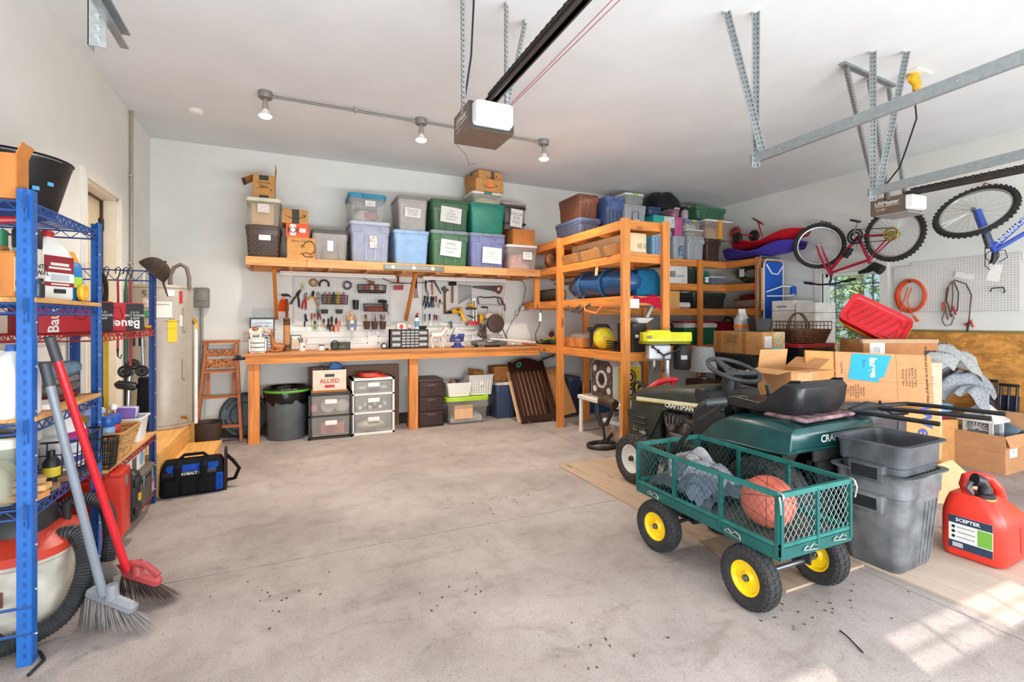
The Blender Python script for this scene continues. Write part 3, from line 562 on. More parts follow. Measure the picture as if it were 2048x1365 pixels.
def wbasket(par, w_, d, h, m=WIRE, nx=9, ny=4, nz=3, r=.0022, tap=.94, cx=0, cy=0, cz=0):
    q = MB(); K = lambda z: tap+(1-tap)*z/h
    for i in range(nz+1):
        z = h*i/nz; k = K(z); q.tube([(cx+sx*w_/2*k, cy+sy*d/2*k, cz+z) for sx, sy in ((-1, -1), (1, -1), (1, 1), (-1, 1))], r*(1.7 if i in (0, nz) else 1), 5, closed=True)
    for i in range(nx+1):
        u = -1+2*i/nx
        for s in (-1, 1): q.tube([(cx+u*w_/2*tap, cy+s*d/2*tap, cz), (cx+u*w_/2, cy+s*d/2, cz+h)], r, 4)
        q.tube([(cx+u*w_/2*tap, cy-d/2*tap, cz), (cx+u*w_/2*tap, cy+d/2*tap, cz)], r, 4)
    for i in range(ny+1):
        u = -1+2*i/ny
        for s in (-1, 1): q.tube([(cx+s*w_/2*tap, cy+u*d/2*tap, cz), (cx+s*w_/2, cy+u*d/2, cz+h)], r, 4)
    return part('wire_frame', q, m, par, kind='stuff')
def hung_basket(lab, cf, x0, y0, x1, y1, d=.11):
    a, b = at(*cf(x0, y0), Y=6.05), at(*cf(x1, y1), Y=6.05); t = thing('wire_basket', lab, 'basket', ((a.x+b.x)/2, 6.155-d/2, b.z)); wbasket(t, b.x-a.x, d, a.z-b.z, nx=11); return t, b.x-a.x, a.z-b.z
t, a, h = hung_basket('black wire basket with a brown trowel and red packets, top of left pegboard', c6, 1460, 225, 1780, 320)
part('liner', MB().bx(-a*.44, a*.44, -.04, .04, .004, .03), mat('#4A3D36', .8), t); 
for i, (x, c) in enumerate(((-.06, '#B45A50'), (0, '#D8C8BC'), (.06, '#A0463E'), (.1, '#C9C5BE'))): solo('seed_packet', MB().box((0, 0, .03), (.05, .02, .06), b=.004), flatc(c), ('dull red packet at the left in the top wire basket', 'pale packet in the middle of the top wire basket', 'dark red packet right of centre in the top wire basket', 'off-white packet at the right of the top wire basket')[i], 'packet', 'packets in the top wire basket', (t.location.x+x, t.location.y, t.location.z+.031))
t2 = wt('trowel', 'brown-bladed trowel sticking out of the top wire basket', 'trowel', c6, [('blade', 'P', [(1575, 175, .05), (1645, 190, .05), (1640, 262, .05), (1590, 262, .05)], .006, mat('#7B4A32', .6)), ('handle', 'T', [(1515, 148, .05), (1590, 188, .05)], .004, mat('#5A4A40', .5))])
t, a, h = hung_basket('black wire basket stuffed with pens, scissors and yellow tags, middle of left pegboard', c6, 1045, 345, 1345, 447)
random.seed(11)
for i, (x, c) in enumerate(((-.12, '#8C8A86'), (-.07, '#B47A3C'), (-.02, '#3C4A3A'), (.03, '#D2B23A'), (.09, '#B85A7A'))): solo('marker_bundle', MB().tube([(0, 0, 0), (.01, .01, .115)], [.02, .016], 8).mat(0).cyl((.01, .01, .115), (.012, .01, .14), .008, n=8), flatc(c), ('grey handled tools', 'brown wooden handles', 'dark green bundle', 'yellow tag bundle', 'pink bundle')[i]+' standing in the middle wire basket', 'tools', None, (t.location.x+x, t.location.y, t.location.z+.005))
t, a, h = hung_basket('black wire basket of red cords under the top basket, right side of left pegboard', c6, 1530, 445, 1800, 530)
lump(t, a*.85, .08, .06, mat('#A34A40', .8), z=.004, seed=5, name='red_cords', kind='stuff')
wt('heat_gun', 'black pistol-shaped tool with short cord hung over the wire basket', 'tool', c6, [('body', 'T', [(1685, 418, .12), (1700, 416, .12), (1765, 420, .12), (1785, 428, .12)], [.012, .02, .024, .014], BLACK), ('grip', 'T', [(1750, 425, .12), (1765, 520, .12)], [.017, .014], BLACK), ('cord', 'T', [(1765, 520, .12), (1795, 530, .11), (1805, 568, .1)], .005, BLACK)])
def cup(lab, cf, x0, y0, x1, y1, m, name='cup', cat='cup', tap=.8, Y=6.09):
    a, b = at(*cf(x0, y0), Y=Y), at(*cf(x1, y1), Y=Y); R = (b.x-a.x)/2; h = a.z-b.z; t = thing(name, lab, cat, ((a.x+b.x)/2, Y, b.z))
    part('body', MB().lathe([(0, .003), (R*tap*.9, .003), (R*tap*.95, 0), (R*tap, 0), (R, h), (R*1.04, h), (R*1.04, h-.008), (R*.93, h-.004), (R*tap*.9, .01), (0, .01)], 20, c0=False, c1=False), m, t); return t, R, h
cup('empty black plastic cup hung on the left pegboard', c6, 1395, 402, 1468, 510, BLACK, Y=6.12)
for i, (x0, x1, y0) in enumerate(((1035, 1120, 510), (1205, 1285, 510))):
    a, b = at(*c6(x0, y0), Y=6.1), at(*c6(x1, 556), Y=6.1); t = thing('parts_bin', ('small empty black bin low on the left pegboard', 'small black bin with a yellow sponge on the left pegboard')[i], 'bin', ((a.x+b.x)/2, 6.12, b.z)); w_, h = b.x-a.x, a.z-b.z
    part('body', MB().rloft([(0, w_*.8, .05, .008), (h, w_, .08, .008), (h, w_*.92, .07, .008), (.006, w_*.74, .045, .006)]), mat('#2F3A38', .5), t)
    if i: solo('sponge', MB().box((0, 0, .02), (w_*.7, .05, .04), b=.008), mat('#D6C65A', .9), 'yellow sponge in the small black bin', 'sponge', None, (t.location.x, 6.12, b.z+.008))
for i, (lab, tip, pv, h1, h2, m) in enumerate((
    ('black needle nose pliers, first in the lower row of the left board', (852, 560), (862, 618), (850, 706), (884, 640), BLACK), ('green-handled snips in the lower row of the left board', (962, 640), (966, 665), (960, 742), (978, 735), GRN),
    ('tan-handled pliers in the lower row of the left board', (1062, 618), (1066, 650), (1046, 700), (1082, 722), TAN), ('black cutters in the lower row of the left board', (1118, 610), (1120, 650), (1112, 735), (1132, 742), BLACK),
    ('long black pliers with red lower grips on the left board', (1154, 585), (1158, 650), (1142, 765), (1172, 760), mat('#5A1E1E', .5)), ('orange-handled pliers, largest in the lower row of the left board', (1206, 602), (1208, 660), (1188, 775), (1236, 770), ORG))): plier(lab, c6, tip, pv, h1, h2, m)
def sdrv(lab, cf, top, mid, bot, m, grp=None, r=.011, Y=YT):
    return wt('screwdriver', lab, 'screwdriver', cf, [('handle', 'T', [top, (top[0]*.8+mid[0]*.2, top[1]*.8+mid[1]*.2), mid], [r*.8, r, r*.7], m), ('shaft', 'T', [mid, bot], .0035, CHROME)], grp, Y)
for lab, tp, md, bt, m in (('orange-handled screwdriver, lower row of the left board', (932, 552), (930, 625), (924, 705), mat('#B5562E', .5)), ('yellow-black screwdriver in the lower row of the left board', (966, 552), (965, 600), (962, 645), mat('#8E7A2E', .5)), ('long red-handled screwdriver in the lower row of the left board', (1000, 550), (1000, 625), (1000, 768), mat('#8A2B3A', .5)), ('crimson screwdriver leaning right in the lower row of the left board', (1018, 555), (1034, 620), (1050, 690), mat('#9A3040', .5)), ('thin orange screwdriver at the right end of the lower row', (1246, 635), (1250, 690), (1255, 735), ORG)): sdrv(lab, c6, tp, md, bt, m)
t, R, h = cup('galvanised pail with an emblem holding paint sticks, hung on the left board', c6, 1325, 632, 1443, 746, GALV, 'metal_pail', 'pail', .88, 6.06)
part('hook', MB().tube([(0, .105, h+R*1.1), (0, .0, h+R*1.08), (0, -.01, h+R*1.2)], .003, 5), STEEL, t); part('bail', MB().torus((0, 0, h), R, .002, 20, 5, 'y', 1.1, 0, PI), STEEL, t)
part('emblem', MB().lathe([(R*.42, 0), (R*.42, .003)], 18, (0, -R*.96, h*.5), 'y'), flatc('#51719E'), t)
for i, (x, L, c) in enumerate(((-.02, .18, '#C98E4A'), (.0, .22, '#D5A25E'), (.02, .17, '#A9672E'))): solo('paint_stick', MB().beam((0, 0, .012), (x*.8, .01, .012+L), .022, .004, (0, 1, 0)), flatc(c), ('short light paint stick leaning left in the pail', 'tallest paint stick in the pail', 'dark brown paint stick in the pail')[i], 'stick', 'paint sticks in the pail', (t.location.x+x, 6.06, t.location.z), smooth=0)
random.seed(21)
for i, x0 in enumerate((1517, 1606, 1700)):
    t, R, h = cup(('woven brown cup of paintbrushes, left of three', 'woven brown cup of paintbrushes, middle of three', 'woven brown cup of paintbrushes, right of three')[i], c6, x0, 645, x0+78, 735, mat('#4A3228', .8, v=.2, s=60), 'brush_cup', 'cup', .75, 6.1)
    q = MB()
    for j in range(3): q.tube([(math.cos(j*.9)*R*k*.95, math.sin(j*.9)*R*k*.95, h*u) for k, u in ((.76, .05), (1, .95))], .002, 4)
    for k in range(4):
        x, y = random.uniform(-.5, .5)*R, random.uniform(-.5, .5)*R; z1 = h+random.uniform(.03, .08); b = thing('paintbrush', ('wood', 'dark', 'pale', 'bristly')[k]+' paintbrush in the '+('left', 'middle', 'right')[i]+' woven cup', 'brush', (t.location.x+x, 6.1+y, t.location.z+.012), group='brushes in the woven cups')
        dx = random.uniform(-.03, .03); part('handle', MB().tube([(0, 0, 0), (dx*.6, 0, z1*.7)], .004, 6), flatc(('#B5905E', '#4A2E22', '#D8C6A8', '#7A5236')[k]), b); part('bristles', MB().tube([(dx*.6, 0, z1*.7), (dx, 0, z1)], [.007, .012], 6), flatc(('#8A6A4A', '#3A2A22', '#B9A58A', '#5A4436')[k]), b)
t = wt('floor_scraper', 'wide scraper with red handle and black blade hung above the braces', 'scraper', c6, [('handle', 'T', [(1912, 105, .03), (1914, 210, .03)], [.012, .014], mat('#7A1F26', .5)), ('blade', 'B', [(1815, 212, .03), (2012, 212, .03)], (.006, .016), BLACK), ('head', 'P', [(1862, 235, .03), (1975, 235, .03), (1970, 285, .03), (1865, 285, .03)], .012, mat('#A8323A', .5)), ('card', 'P', [(1975, 220, .02), (2018, 222, .02), (2012, 290, .02), (1960, 288, .02)], .002, WHITE)])
# ---- right board (crop frame c7)
wt('putty_knife', 'putty knife with black handle and wide brown blade by the second brace', 'putty knife', c7, [('handle', 'T', [(300, 155), (297, 275)], [.009, .012], BLACK), ('blade', 'P', [(288, 280), (310, 280), (326, 378), (270, 380)], .003, mat('#8E7560', .5, metal=.4))], Y=6.18)
plier('steel tongue pliers hung above the row of small pliers', c7, (430, 345), (415, 300), (405, 185), (412, 190), BLACK, CHROME, jw=.016)
wt('pipe_wrench', 'orange and steel adjustable pliers at the top of the right board', 'pliers', c7, [('handle', 'T', [(478, 215), (488, 345)], [.012, .009], mat('#C06A32', .5)), ('jaw', 'T', [(468, 190), (490, 200), (505, 180)], [.01, .014, .006], CHROME)])
wt('groove_pliers', 'dark open groove pliers hooked over the top edge of the right board', 'pliers', c7, [('jaw', 'T', [(430, 195, .01), (500, 180, .01), (540, 162, .01)], [.004, .008, .004], DSTEEL), ('handle', 'T', [(500, 180, .01), (545, 260, .01), (582, 330, .01)], [.012, .01, .007], mat('#4A4D48', .5)), ('handle', 'T', [(495, 175, .015), (470, 205, .015)], [.009, .006], mat('#4A4D48', .5))])
for lab, tip, pv, h1, h2, m in (('blue-handled pliers at the left of the right board', (392, 350), (396, 385), (376, 470), (400, 505), NAVY), ('black pliers, second in the small row of the right board', (425, 352), (427, 400), (416, 480), (440, 490), BLACK), ('pliers with navy grips, third in the small row', (466, 358), (468, 410), (458, 480), (478, 492), NAVY), ('grey pliers, fourth in the small row', (490, 360), (491, 410), (482, 480), (500, 485), GRY), ('green-handled snips spread open in the small row', (564, 395), (566, 420), (556, 488), (597, 450), GRN)): plier(lab, c7, tip, pv, h1, h2, m)
sdrv('red-handled awl between the navy pliers and green snips', c7, (527, 355), (527, 430), (526, 480), RED)
wt('roofing_hammer', 'long brown hammer with square steel head on the right board', 'hammer', c7, [('handle', 'T', [(622, 300), (625, 560)], [.014, .017], mat('#7A4A2A', .5)), ('head', 'P', [(588, 285), (592, 255), (610, 262), (612, 245), (632, 248), (632, 268), (665, 275), (665, 298), (640, 300), (640, 320), (608, 320), (606, 298)], .03, mat('#4A3C32', .5, metal=.4))])
wt('rubber_mallet', 'black rubber mallet with brown wooden handle', 'mallet', c7, [('handle', 'T', [(711, 240, .01), (711, 435, .01)], [.013, .014], mat('#9A5A2E', .5)), ('head', 'T', [(672, 216, .01), (752, 216, .01)], .026, BLACK)])
WRM = metal('#6E7072', .4)
for i in range(7):
    x = 785+i*22; L = (205, 185, 170, 155, 140, 122, 108)[i]; y0 = 232+i*2
    wt('wrench', ('first', 'second', 'third', 'fourth', 'fifth', 'sixth', 'seventh')[i]+' wrench from the left in the graded row of chrome wrenches', 'wrench', c7, [('shank', 'B', [(x, y0+8), (x+6, y0+L-12)], (.0085, .005), WRM), ('ring_end', 'P', [(x+10*math.cos(k), y0+10*math.sin(k)) for k in [j*PI/4 for j in range(8)]], .007, WRM), ('open_end', 'P', [(x+6+13*math.cos(k), y0+L+13*math.sin(k)) for k in (-2.6, -1.57, -.5, .5, 1.0)]+[(x+6, y0+L+2)]+[(x+6+13*math.cos(k), y0+L+13*math.sin(k)) for k in (2.1, 2.6)], .007, WRM)], group='graded chrome wrenches')
wt('hand_saw', 'hand saw with brown wooden handle at the top of the right board', 'saw', c7, [('blade', 'P', [(938, 240), (1190, 238), (1180, 300), (940, 262)], .003, mat('#5A5856', .35, metal=.6)), ('handle', 'P', [(1170, 300), (1195, 240), (1265, 238), (1284, 255), (1270, 290), (1252, 330), (1225, 330), (1210, 312)], .022, mat('#6E3A24', .5)), ('grip_hole', 'P', [(1215, 290), (1225, 258), (1252, 256), (1240, 296)], .024, mat('#D8D4CE', .6))])
wt('hacksaw', 'hacksaw with dark frame and red handle on the right board', 'saw', c7, [('frame', 'T', [(1010, 450, .01), (998, 370, .01), (1030, 362, .01), (1060, 372, .01), (1150, 372, .01), (1170, 366, .01), (1235, 372, .01), (1268, 380, .01)], .009, mat('#4A4448', .4, metal=.5)), ('blade', 'B', [(1010, 450, .01), (1285, 462, .01)], (.01, .002), STEEL), ('handle', 'T', [(1262, 385, .01), (1280, 425, .01), (1285, 462, .01)], [.012, .016, .013], mat('#8E2530', .5)), ('grip', 'T', [(1228, 380, .01), (1232, 420, .01), (1255, 455, .01)], .008, mat('#4A4448', .4))])
sdrv('stubby dark screwdriver at the right edge of the right board', c7, (1308, 525), (1306, 440), (1300, 345), mat('#6A4A2A', .5))
wt('brace_drill', 'hand brace drill with bent chrome crank on the right board', 'brace', c7, [('crank', 'T', [(1040, 480), (1110, 486), (1118, 560), (1135, 578), (1215, 580), (1240, 560), (1243, 488)], .007, CHROME), ('handle', 'T', [(1040, 480, .004), (1112, 486, .004)], .012, mat('#3A3A36', .5))])
t = wt('power_drill', 'yellow and black corded power drill hung on the right board', 'drill', c7, [('body', 'T', [(700, 536, .06), (720, 528, .06), (790, 512, .06), (815, 510, .06)], [.03, .034, .036, .03], YEL), ('chuck', 'T', [(640, 548, .06), (665, 543, .06), (702, 536, .06)], [.012, .02, .022], BLACK), ('grip', 'T', [(795, 520, .06), (830, 590, .06), (850, 640, .06)], [.026, .023, .025], YEL), ('trigger', 'T', [(785, 560, .06), (798, 575, .06)], .012, BLACK), ('vent', 'P', [(755, 500, .098), (790, 498, .098), (795, 520, .098), (760, 524, .098)], .004, BLACK)])
wt('bar_clamp_stand', 'upright chrome drill guide with yellow collar and red base behind the saw', 'drill guide', c7, [('base', 'B', [(880, 662, .07), (1000, 662, .07)], (.05, .035), RED), ('column', 'T', [(945, 385, .07), (950, 640, .07)], .011, CHROME), ('column', 'T', [(975, 410, .05), (985, 640, .05)], .009, CHROME), ('collar', 'T', [(890, 440, .07), (935, 470, .07), (960, 480, .07)], [.02, .022, .026], YEL), ('motor_plate', 'B', [(868, 498, .07), (975, 498, .07)], (.03, .04), BLACK), ('knob', 'T', [(880, 575, .07), (960, 605, .07)], [.006, .014], BLACK), ('head', 'B', [(925, 392, .07), (972, 392, .07)], (.04, .05), CHROME), ('wheel', 'T', [(872, 680, .08), (872, 681, .05)], .016, BLACK)])
wt('yellow_level_block', 'yellow and orange tool body behind the black motor of the chop saw', 'tool', c7, [('body', 'B', [(1035, 560, .03), (1035, 665, .03)], (.05, .05), YEL), ('cap', 'B', [(1000, 575, .03), (1000, 670, .03)], (.025, .05), mat('#7A4A2A', .5))])
wt('combination_square', 'steel combination square with dark head low on the right board', 'square', c7, [('rule', 'B', [(580, 628), (812, 652)], (.018, .003), STEEL), ('head', 'P', [(655, 668), (690, 640), (706, 645), (712, 725), (690, 728), (686, 665)], .018, mat('#5A5148', .4, metal=.4))])
for lab, tp, md, bt, m in (('grey screwdriver, first of the low row on the right board', (398, 560), (400, 640), (402, 700), GRY), ('black screwdriver with thick grip in the low row', (452, 558), (450, 630), (425, 705), BLACK), ('red screwdriver in the low row of the right board', (508, 565), (502, 630), (493, 700), mat('#9A2F38', .5)), ('brown screwdriver in the low row of the right board', (528, 572), (530, 630), (533, 705), mat('#5A2E26', .5)), ('white-handled nut driver in the low row', (556, 575), (556, 640), (556, 740), mat('#C9C5BE', .5))): sdrv(lab, c7, tp, md, bt, m)
plier('long black-handled loppers right of the chop saw', c7, (1235, 618), (1240, 655), (1228, 800), (1318, 830), mat('#2E3E38', .5), r=.01)
solo('hanging_cable', MB().tube([at(*c6(x, y), Y=6.12) for x, y in ((1700, 140), (1800, 185), (1900, 205), (2060, 215))]+[at(*c7(x, y), Y=6.1) for x, y in ((230, 207), (400, 205), (540, 160))], .004, 6), BLACK, 'black cord strung across between the two tool boards', 'cord')
solo('hanging_cable', MB().tube([at(*c7(x, y), Y=6.13) for x, y in ((1110, 148), (1300, 155), (1400, 175), (1490, 172), (1530, 215), (1545, 280), (1520, 400), (1485, 500), (1450, 580), (1420, 585), (1430, 530), (1475, 490), (1460, 560), (1390, 640), (1345, 730), (1320, 790), (1330, 860))], .004, 6), mat('#2E2A26', .6), 'long dark cord hanging in a loop right of the tool boards', 'cord')
o = at(*c7(1520, 493), Y=6.17); t = thing('outlet_box', 'grey surface outlet box with two sockets beside the hanging cord', 'outlet', (o.x, 6.165, o.z))
part('box', MB().box((0, 0, 0), (.125, .06, .075), b=.005), GALV, t)
for s in (-.03, .03): part('socket', MB().box((s, -.032, 0), (.035, .006, .05), b=.002), WHITE, t)
o = at(*c6(180, 810), Y=6.19); t = thing('wall_outlet', 'white duplex wall outlet between the ladder and the bench', 'outlet', (o.x, 6.195, o.z)); part('plate', MB().box((0, 0, 0), (.075, .008, .118), b=.002), flatc('#DAD2C2'), t)
for s in (-.027, .027): part('socket', MB().box((0, -.004, s), (.034, .004, .03), b=.001), flatc('#C9BFAE'), t)
# ================================================================ on the workbench
def bpt(cf, x, Y): return at(cf(x, 0)[0], 0, Y=Y).x
def bspan(cf, x0, x1, y0, Y, Z=BZ):
    xa, xb = bpt(cf, x0, Y), bpt(cf, x1, Y); p = cf((x0+x1)/2, y0); return xa, xb, at(*p, Y=Y).z-Z
xa, xb, h = bspan(c6, 690, 690, 762, 6.15); xb = bpt(c7, 1345, 6.15)
t = thing('spare_door', 'white panelled door lying on its side behind the bench clutter', 'door', ((xa+xb)/2, 6.163, BZ)); L = xb-xa
part('slab', MB().bx(-L/2, L/2, -.015, .015, 0, h), flatc('#D9D7D4', .5), t, smooth=0)
for i in range(3):
    x = -L/2+.1+i*(L-.1)/3; q = MB(); w_ = (L-.1)/3-.12
    for a, b, c, d in ((0, w_, 0, .012), (0, w_, h-.132, h-.12), (0, .012, 0, h-.12), (w_-.012, w_, 0, h-.12)): q.bx(x+a, x+b, -.02, -.015, .06+c, .06+d)
    part('moulding', q, flatc('#CFCCC8', .5), t, smooth=0)
def drawers(t, w_, d, h, rows, body, front, pull, gap=.006, fr=.012):
    """rows: list of (height share, number of drawers)"""
    q = MB().bx(-w_/2, w_/2, -d/2+.01, d/2, 0, fr).bx(-w_/2, w_/2, -d/2+.01, d/2, h-fr, h).bx(-w_/2, -w_/2+fr, -d/2+.01, d/2, 0, h).bx(w_/2-fr, w_/2, -d/2+.01, d/2, 0, h).bx(-w_/2, w_/2, d/2-.006, d/2, 0, h)
    part('body', q, body, t, smooth=0); z = h-fr; tot = sum(r[0] for r in rows); H = h-2*fr
    for sh, n in rows:
        hh = H*sh/tot; ww = (w_-2*fr)/n
        for i in range(n):
            x = -w_/2+fr+ww*(i+.5); q = MB(); q.box((x, -d/2+.012, z-hh/2), (ww-gap, .016, hh-gap), b=min(.004, hh/8)); dr = part('drawer', q, front, t)
            if pull: part('pull', MB().box((x, -d/2-.001, z-hh*.78), (ww*.5, .012, min(.012, hh*.25)), b=.002), pull, dr)
        z -= hh
xa, xb, h = bspan(c6, 215, 410, 828, 5.76); t = thing('drawer_organizer', 'small white organizer with three clear drawers at the bench end', 'organizer', ((xa+xb)/2, 5.85, BZ)); drawers(t, xb-xa, .17, h, [(1, 1)]*3, WHITE, clear('#E4E1DC', .75), WHITE); ox, oh = (xa+xb)/2, BZ+h
xa, xb, h = bspan(c6, 222, 505, 605, 6.06); t = thing('foil_tray', 'black-framed silver ribbed tray propped up behind the figurines', 'tray', ((xa+xb)/2, 6.05, BZ), rx=-.12); w_ = xb-xa
part('frame', MB().bx(-w_/2, w_/2, -.008, .008, 0, .012).bx(-w_/2, w_/2, -.008, .008, h-.012, h).bx(-w_/2, -w_/2+.012, -.008, .008, 0, h).bx(w_/2-.012, w_/2, -.008, .008, 0, h), BLACK, t, smooth=0)
q = MB(); q.bx(-w_/2+.01, w_/2-.01, -.002, .006, .01, h-.01)
for i in range(9): q.tube([(-w_/2+.02, -.004, h*.1+i*h*.09), (0, -.006, h*.14+i*h*.09), (w_/2-.02, -.004, h*.08+i*h*.095)], .006, 6)
part('foil', q, metal('#C9CCD0', .3), t)
xa, xb, h = bspan(c6, 268, 462, 492, 6.15); t = thing('wire_rack', 'thin wire rack leaning on the wall above the silver tray', 'rack', ((xa+xb)/2, 6.16, BZ)); q = MB(); w_ = xb-xa
for i in range(9): q.tube([(-w_/2+i*w_/8, 0, 0), (-w_/2+i*w_/8, .01, h)], .0025, 4)
for i in range(6): q.tube([(-w_/2, 0, h*i/5), (w_/2, .01, h*i/5)], .003, 4)
part('wires', q, STEEL, t, kind='stuff')
# cow, deer, horse figurines
def figurine(lab, loc, rz, body, pts, legs, ears=None, spots=None, sc=1, name='figurine', extra=None):
    t = thing(name, lab, 'figurine', loc, rz); q = MB(); q.tube([p[:3] for p in pts], [p[3] for p in pts], 12)
    part('body', q, body, t)
    for l in legs: part('leg', MB().tube([p[:3] for p in l], [p[3] for p in l], 8), body, t)
    for e in ears or []: part('ear', MB().tube([p[:3] for p in e], [p[3] for p in e], 6), body, t)
    if spots: part('markings', MB().sph(*spots[0], 10, 8), spots[1], t)
    return t
t = figurine('white and brown cow figurine sitting on the small drawer organizer', (ox-.005, 5.85, oh), 0, flatc('#E4DCCF'), [(-.085, .01, .05, .012), (-.07, 0, .055, .04), (-.02, 0, .06, .046), (.03, 0, .06, .04), (.06, -.01, .075, .03), (.085, -.03, .075, .028), (.09, -.06, .07, .022)], [[(-.06, -.02, .04, .014), (-.06, -.03, 0, .012)], [(-.06, .02, .04, .014), (-.06, .03, 0, .012)], [(.03, -.02, .04, .014), (.03, -.035, 0, .012)], [(.03, .02, .04, .014), (.03, .03, 0, .012)]], [[(.07, -.04, .1, .004), (.05, -.04, .125, .008)], [(.1, -.03, .1, .004), (.12, -.03, .12, .008)]], (((-.02, -.015, .08), (.04, .035, .03)), mat('#A8683A', .5)))
part('muzzle', MB().sph((.09, -.065, .065), (.026, .014, .02), 12, 8), flatc('#C9A898'), t)
part('face_ring', MB().torus((.09, -.062, .068), .04, .004, 20, 6, 'y'), flatc('#C9C3BA'), t)
x = bpt(c6, 530, 5.85)
figurine('seated brown deer figurine looking left on the workbench', (x, 5.85, BZ), 0, mat('#A4602C', .35), [(.07, 0, .03, .01), (.065, 0, .045, .045), (.02, 0, .052, .05), (-.025, 0, .06, .042), (-.04, 0, .11, .022), (-.045, 0, .165, .018), (-.05, -.005, .195, .022), (-.075, -.01, .19, .014), (-.09, -.01, .183, .008)], [[(.05, -.03, .02, .016), (.0, -.05, .012, .012), (-.05, -.055, .012, .008)], [(-.03, -.03, .03, .016), (-.08, -.035, .012, .01), (-.1, -.035, .01, .008)], [(-.02, .02, .03, .016), (-.07, .03, .012, .01)], [(.06, .03, .02, .016), (.02, .045, .012, .01)]], [[(-.04, .01, .21, .004), (-.02, .02, .235, .009), (-.01, .03, .245, .002)], [(-.05, -.015, .21, .004), (-.045, -.03, .24, .009), (-.04, -.035, .255, .002)]])
x = bpt(c7, 555, 5.9)
t = figurine('white horse figurine with painted spots beside the blue vise', (x, 5.92, BZ), 0, flatc('#DDD3C8'), [(-.095, 0, .155, .012), (-.085, 0, .16, .03), (-.03, 0, .15, .036), (.03, 0, .155, .034), (.065, 0, .185, .026), (.085, 0, .225, .02), (.1, 0, .235, .018), (.13, 0, .2, .01)], [[(-.085, -.02, .14, .018), (-.1, -.02, .08, .01), (-.08, -.02, .04, .007), (-.085, -.02, 0, .011)], [(-.08, .02, .14, .018), (-.075, .02, .08, .01), (-.065, .02, .04, .007), (-.06, .02, 0, .011)], [(.04, -.02, .13, .016), (.06, -.02, .075, .009), (.05, -.02, .04, .007), (.055, -.02, 0, .011)], [(.04, .02, .13, .016), (.04, .02, .075, .009), (.035, .02, .04, .007), (.03, .02, 0, .011)]], [[(.085, -.01, .25, .006), (.085, -.012, .275, .003)], [(.095, .01, .25, .006), (.095, .012, .275, .003)]])
part('mane', MB().tube([(.085, 0, .26), (.06, .005, .23), (.04, .005, .195)], [.008, .014, .01], 8), mat('#B5927A', .7), t); part('tail', MB().tube([(-.1, 0, .165), (-.13, 0, .13), (-.125, 0, .06)], [.008, .014, .006], 8), mat('#B5927A', .7), t)
xa, xb, h = bspan(c6, 606, 683, 606, 5.95); t = thing('cardboard_tube', 'upright brown cardboard tube with dark patched ends on the bench', 'tube', ((xa+xb)/2, 5.95, BZ)); R = (xb-xa)/2
part('tube', MB().lathe([(R, 0), (R, h), (R*.9, h), (R*.9, h-.03)], 20, c0=True), mat('#B98350', .8), t)
for z0, z1 in ((0, h*.2), (h*.78, h*.99)): part('printed_band', MB().lathe([(R+.0015, z0), (R+.0015, z1)], 20, c0=False, c1=False), mat('#6E4A30', .8, v=.5, s=25), t)
xa, xb, h = bspan(c6, 688, 812, 798, 6.08); t = thing('picture_frame', 'grey picture frame with a pale pet picture leaning behind the mug', 'picture frame', ((xa+xb)/2, 6.08, BZ), rx=-.15); w_ = xb-xa
part('frame', MB().bx(-w_/2, w_/2, -.008, .008, 0, h), GRY, t, smooth=0); part('mat_board', MB().bx(-w_/2+.014, w_/2-.014, -.01, -.008, .014, h-.014), PAPER, t, smooth=0)
part('picture', MB().sph((-.01, -.011, h*.42), (w_*.28, .003, h*.3), 14, 8).sph((-.03, -.011, h*.72), (w_*.09, .003, h*.1), 8, 6).sph((.015, -.011, h*.72), (w_*.09, .003, h*.1), 8, 6), flatc('#D8BFA5'), t)
t, R, h = cup('white tumbler of pens and brushes on the workbench', c6, 778, 880, 868, 974, flatc('#E2DBD2', .4), 'tumbler', 'cup', .9, 5.92); t.location.z = BZ
part('print', MB().sph((.018, -R*.93, h*.5), (.008, .003, .012), 8, 6), BLACK, t)
for i, (x, c, dx) in enumerate(((-.02, '#3A3634', -.02), (0, '#6E4A38', .0), (.02, '#B5543C', .025), (.012, '#C9A06A', .03))): solo('pen', MB().tube([(x*.6, 0, .01), (x+dx, 0, .15-.01*i)], [.006, .007], 6), flatc(c), ('dark', 'brown', 'red', 'tan')[i]+' pen standing in the white tumbler', 'pen', 'pens in the white tumbler', (t.location.x, 5.92, BZ))
x = bpt(c6, 1040, 5.95); t = thing('paint_tin', 'small white pot with dark lid on the bench', 'tin', (x, 5.95, BZ)); part('body', MB().lathe([(.034, 0), (.034, .05)], 18), flatc('#E4E0DA', .4), t); part('lid', MB().lathe([(.03, .05), (.03, .062)], 18), mat('#4A4440', .5), t)
solo('bottle_cap', MB().lathe([(.016, 0), (.016, .018), (.013, .02)], 14), BLACK, 'tiny black cap beside the small white pot', 'cap', None, (bpt(c6, 1102, 5.95), 5.95, BZ))
xa, xb, h = bspan(c6, 1152, 1370, 882, 5.95); t = thing('ammo_box', 'dark green metal ammo box with a black handle on the bench', 'ammo box', ((xa+xb)/2, 5.98, BZ)); w_ = xb-xa; AG = mat('#2E3526', .5)
part('body', MB().rloft([(0, w_*.97, .12, .01), (h*.84, w_*.97, .12, .01)]), AG, t); part('lid', MB().rloft([(h*.84, w_, .13, .01), (h, w_, .13, .01)]), AG, t)
part('emboss', MB().bx(-.05, .05, -.063, -.06, h*.2, h*.62), mat('#39422F', .5), t, smooth=0); text('200 CART', .018, mat('#A8964A', .6), t, (0, -.0645, h*.42), name='stencil')
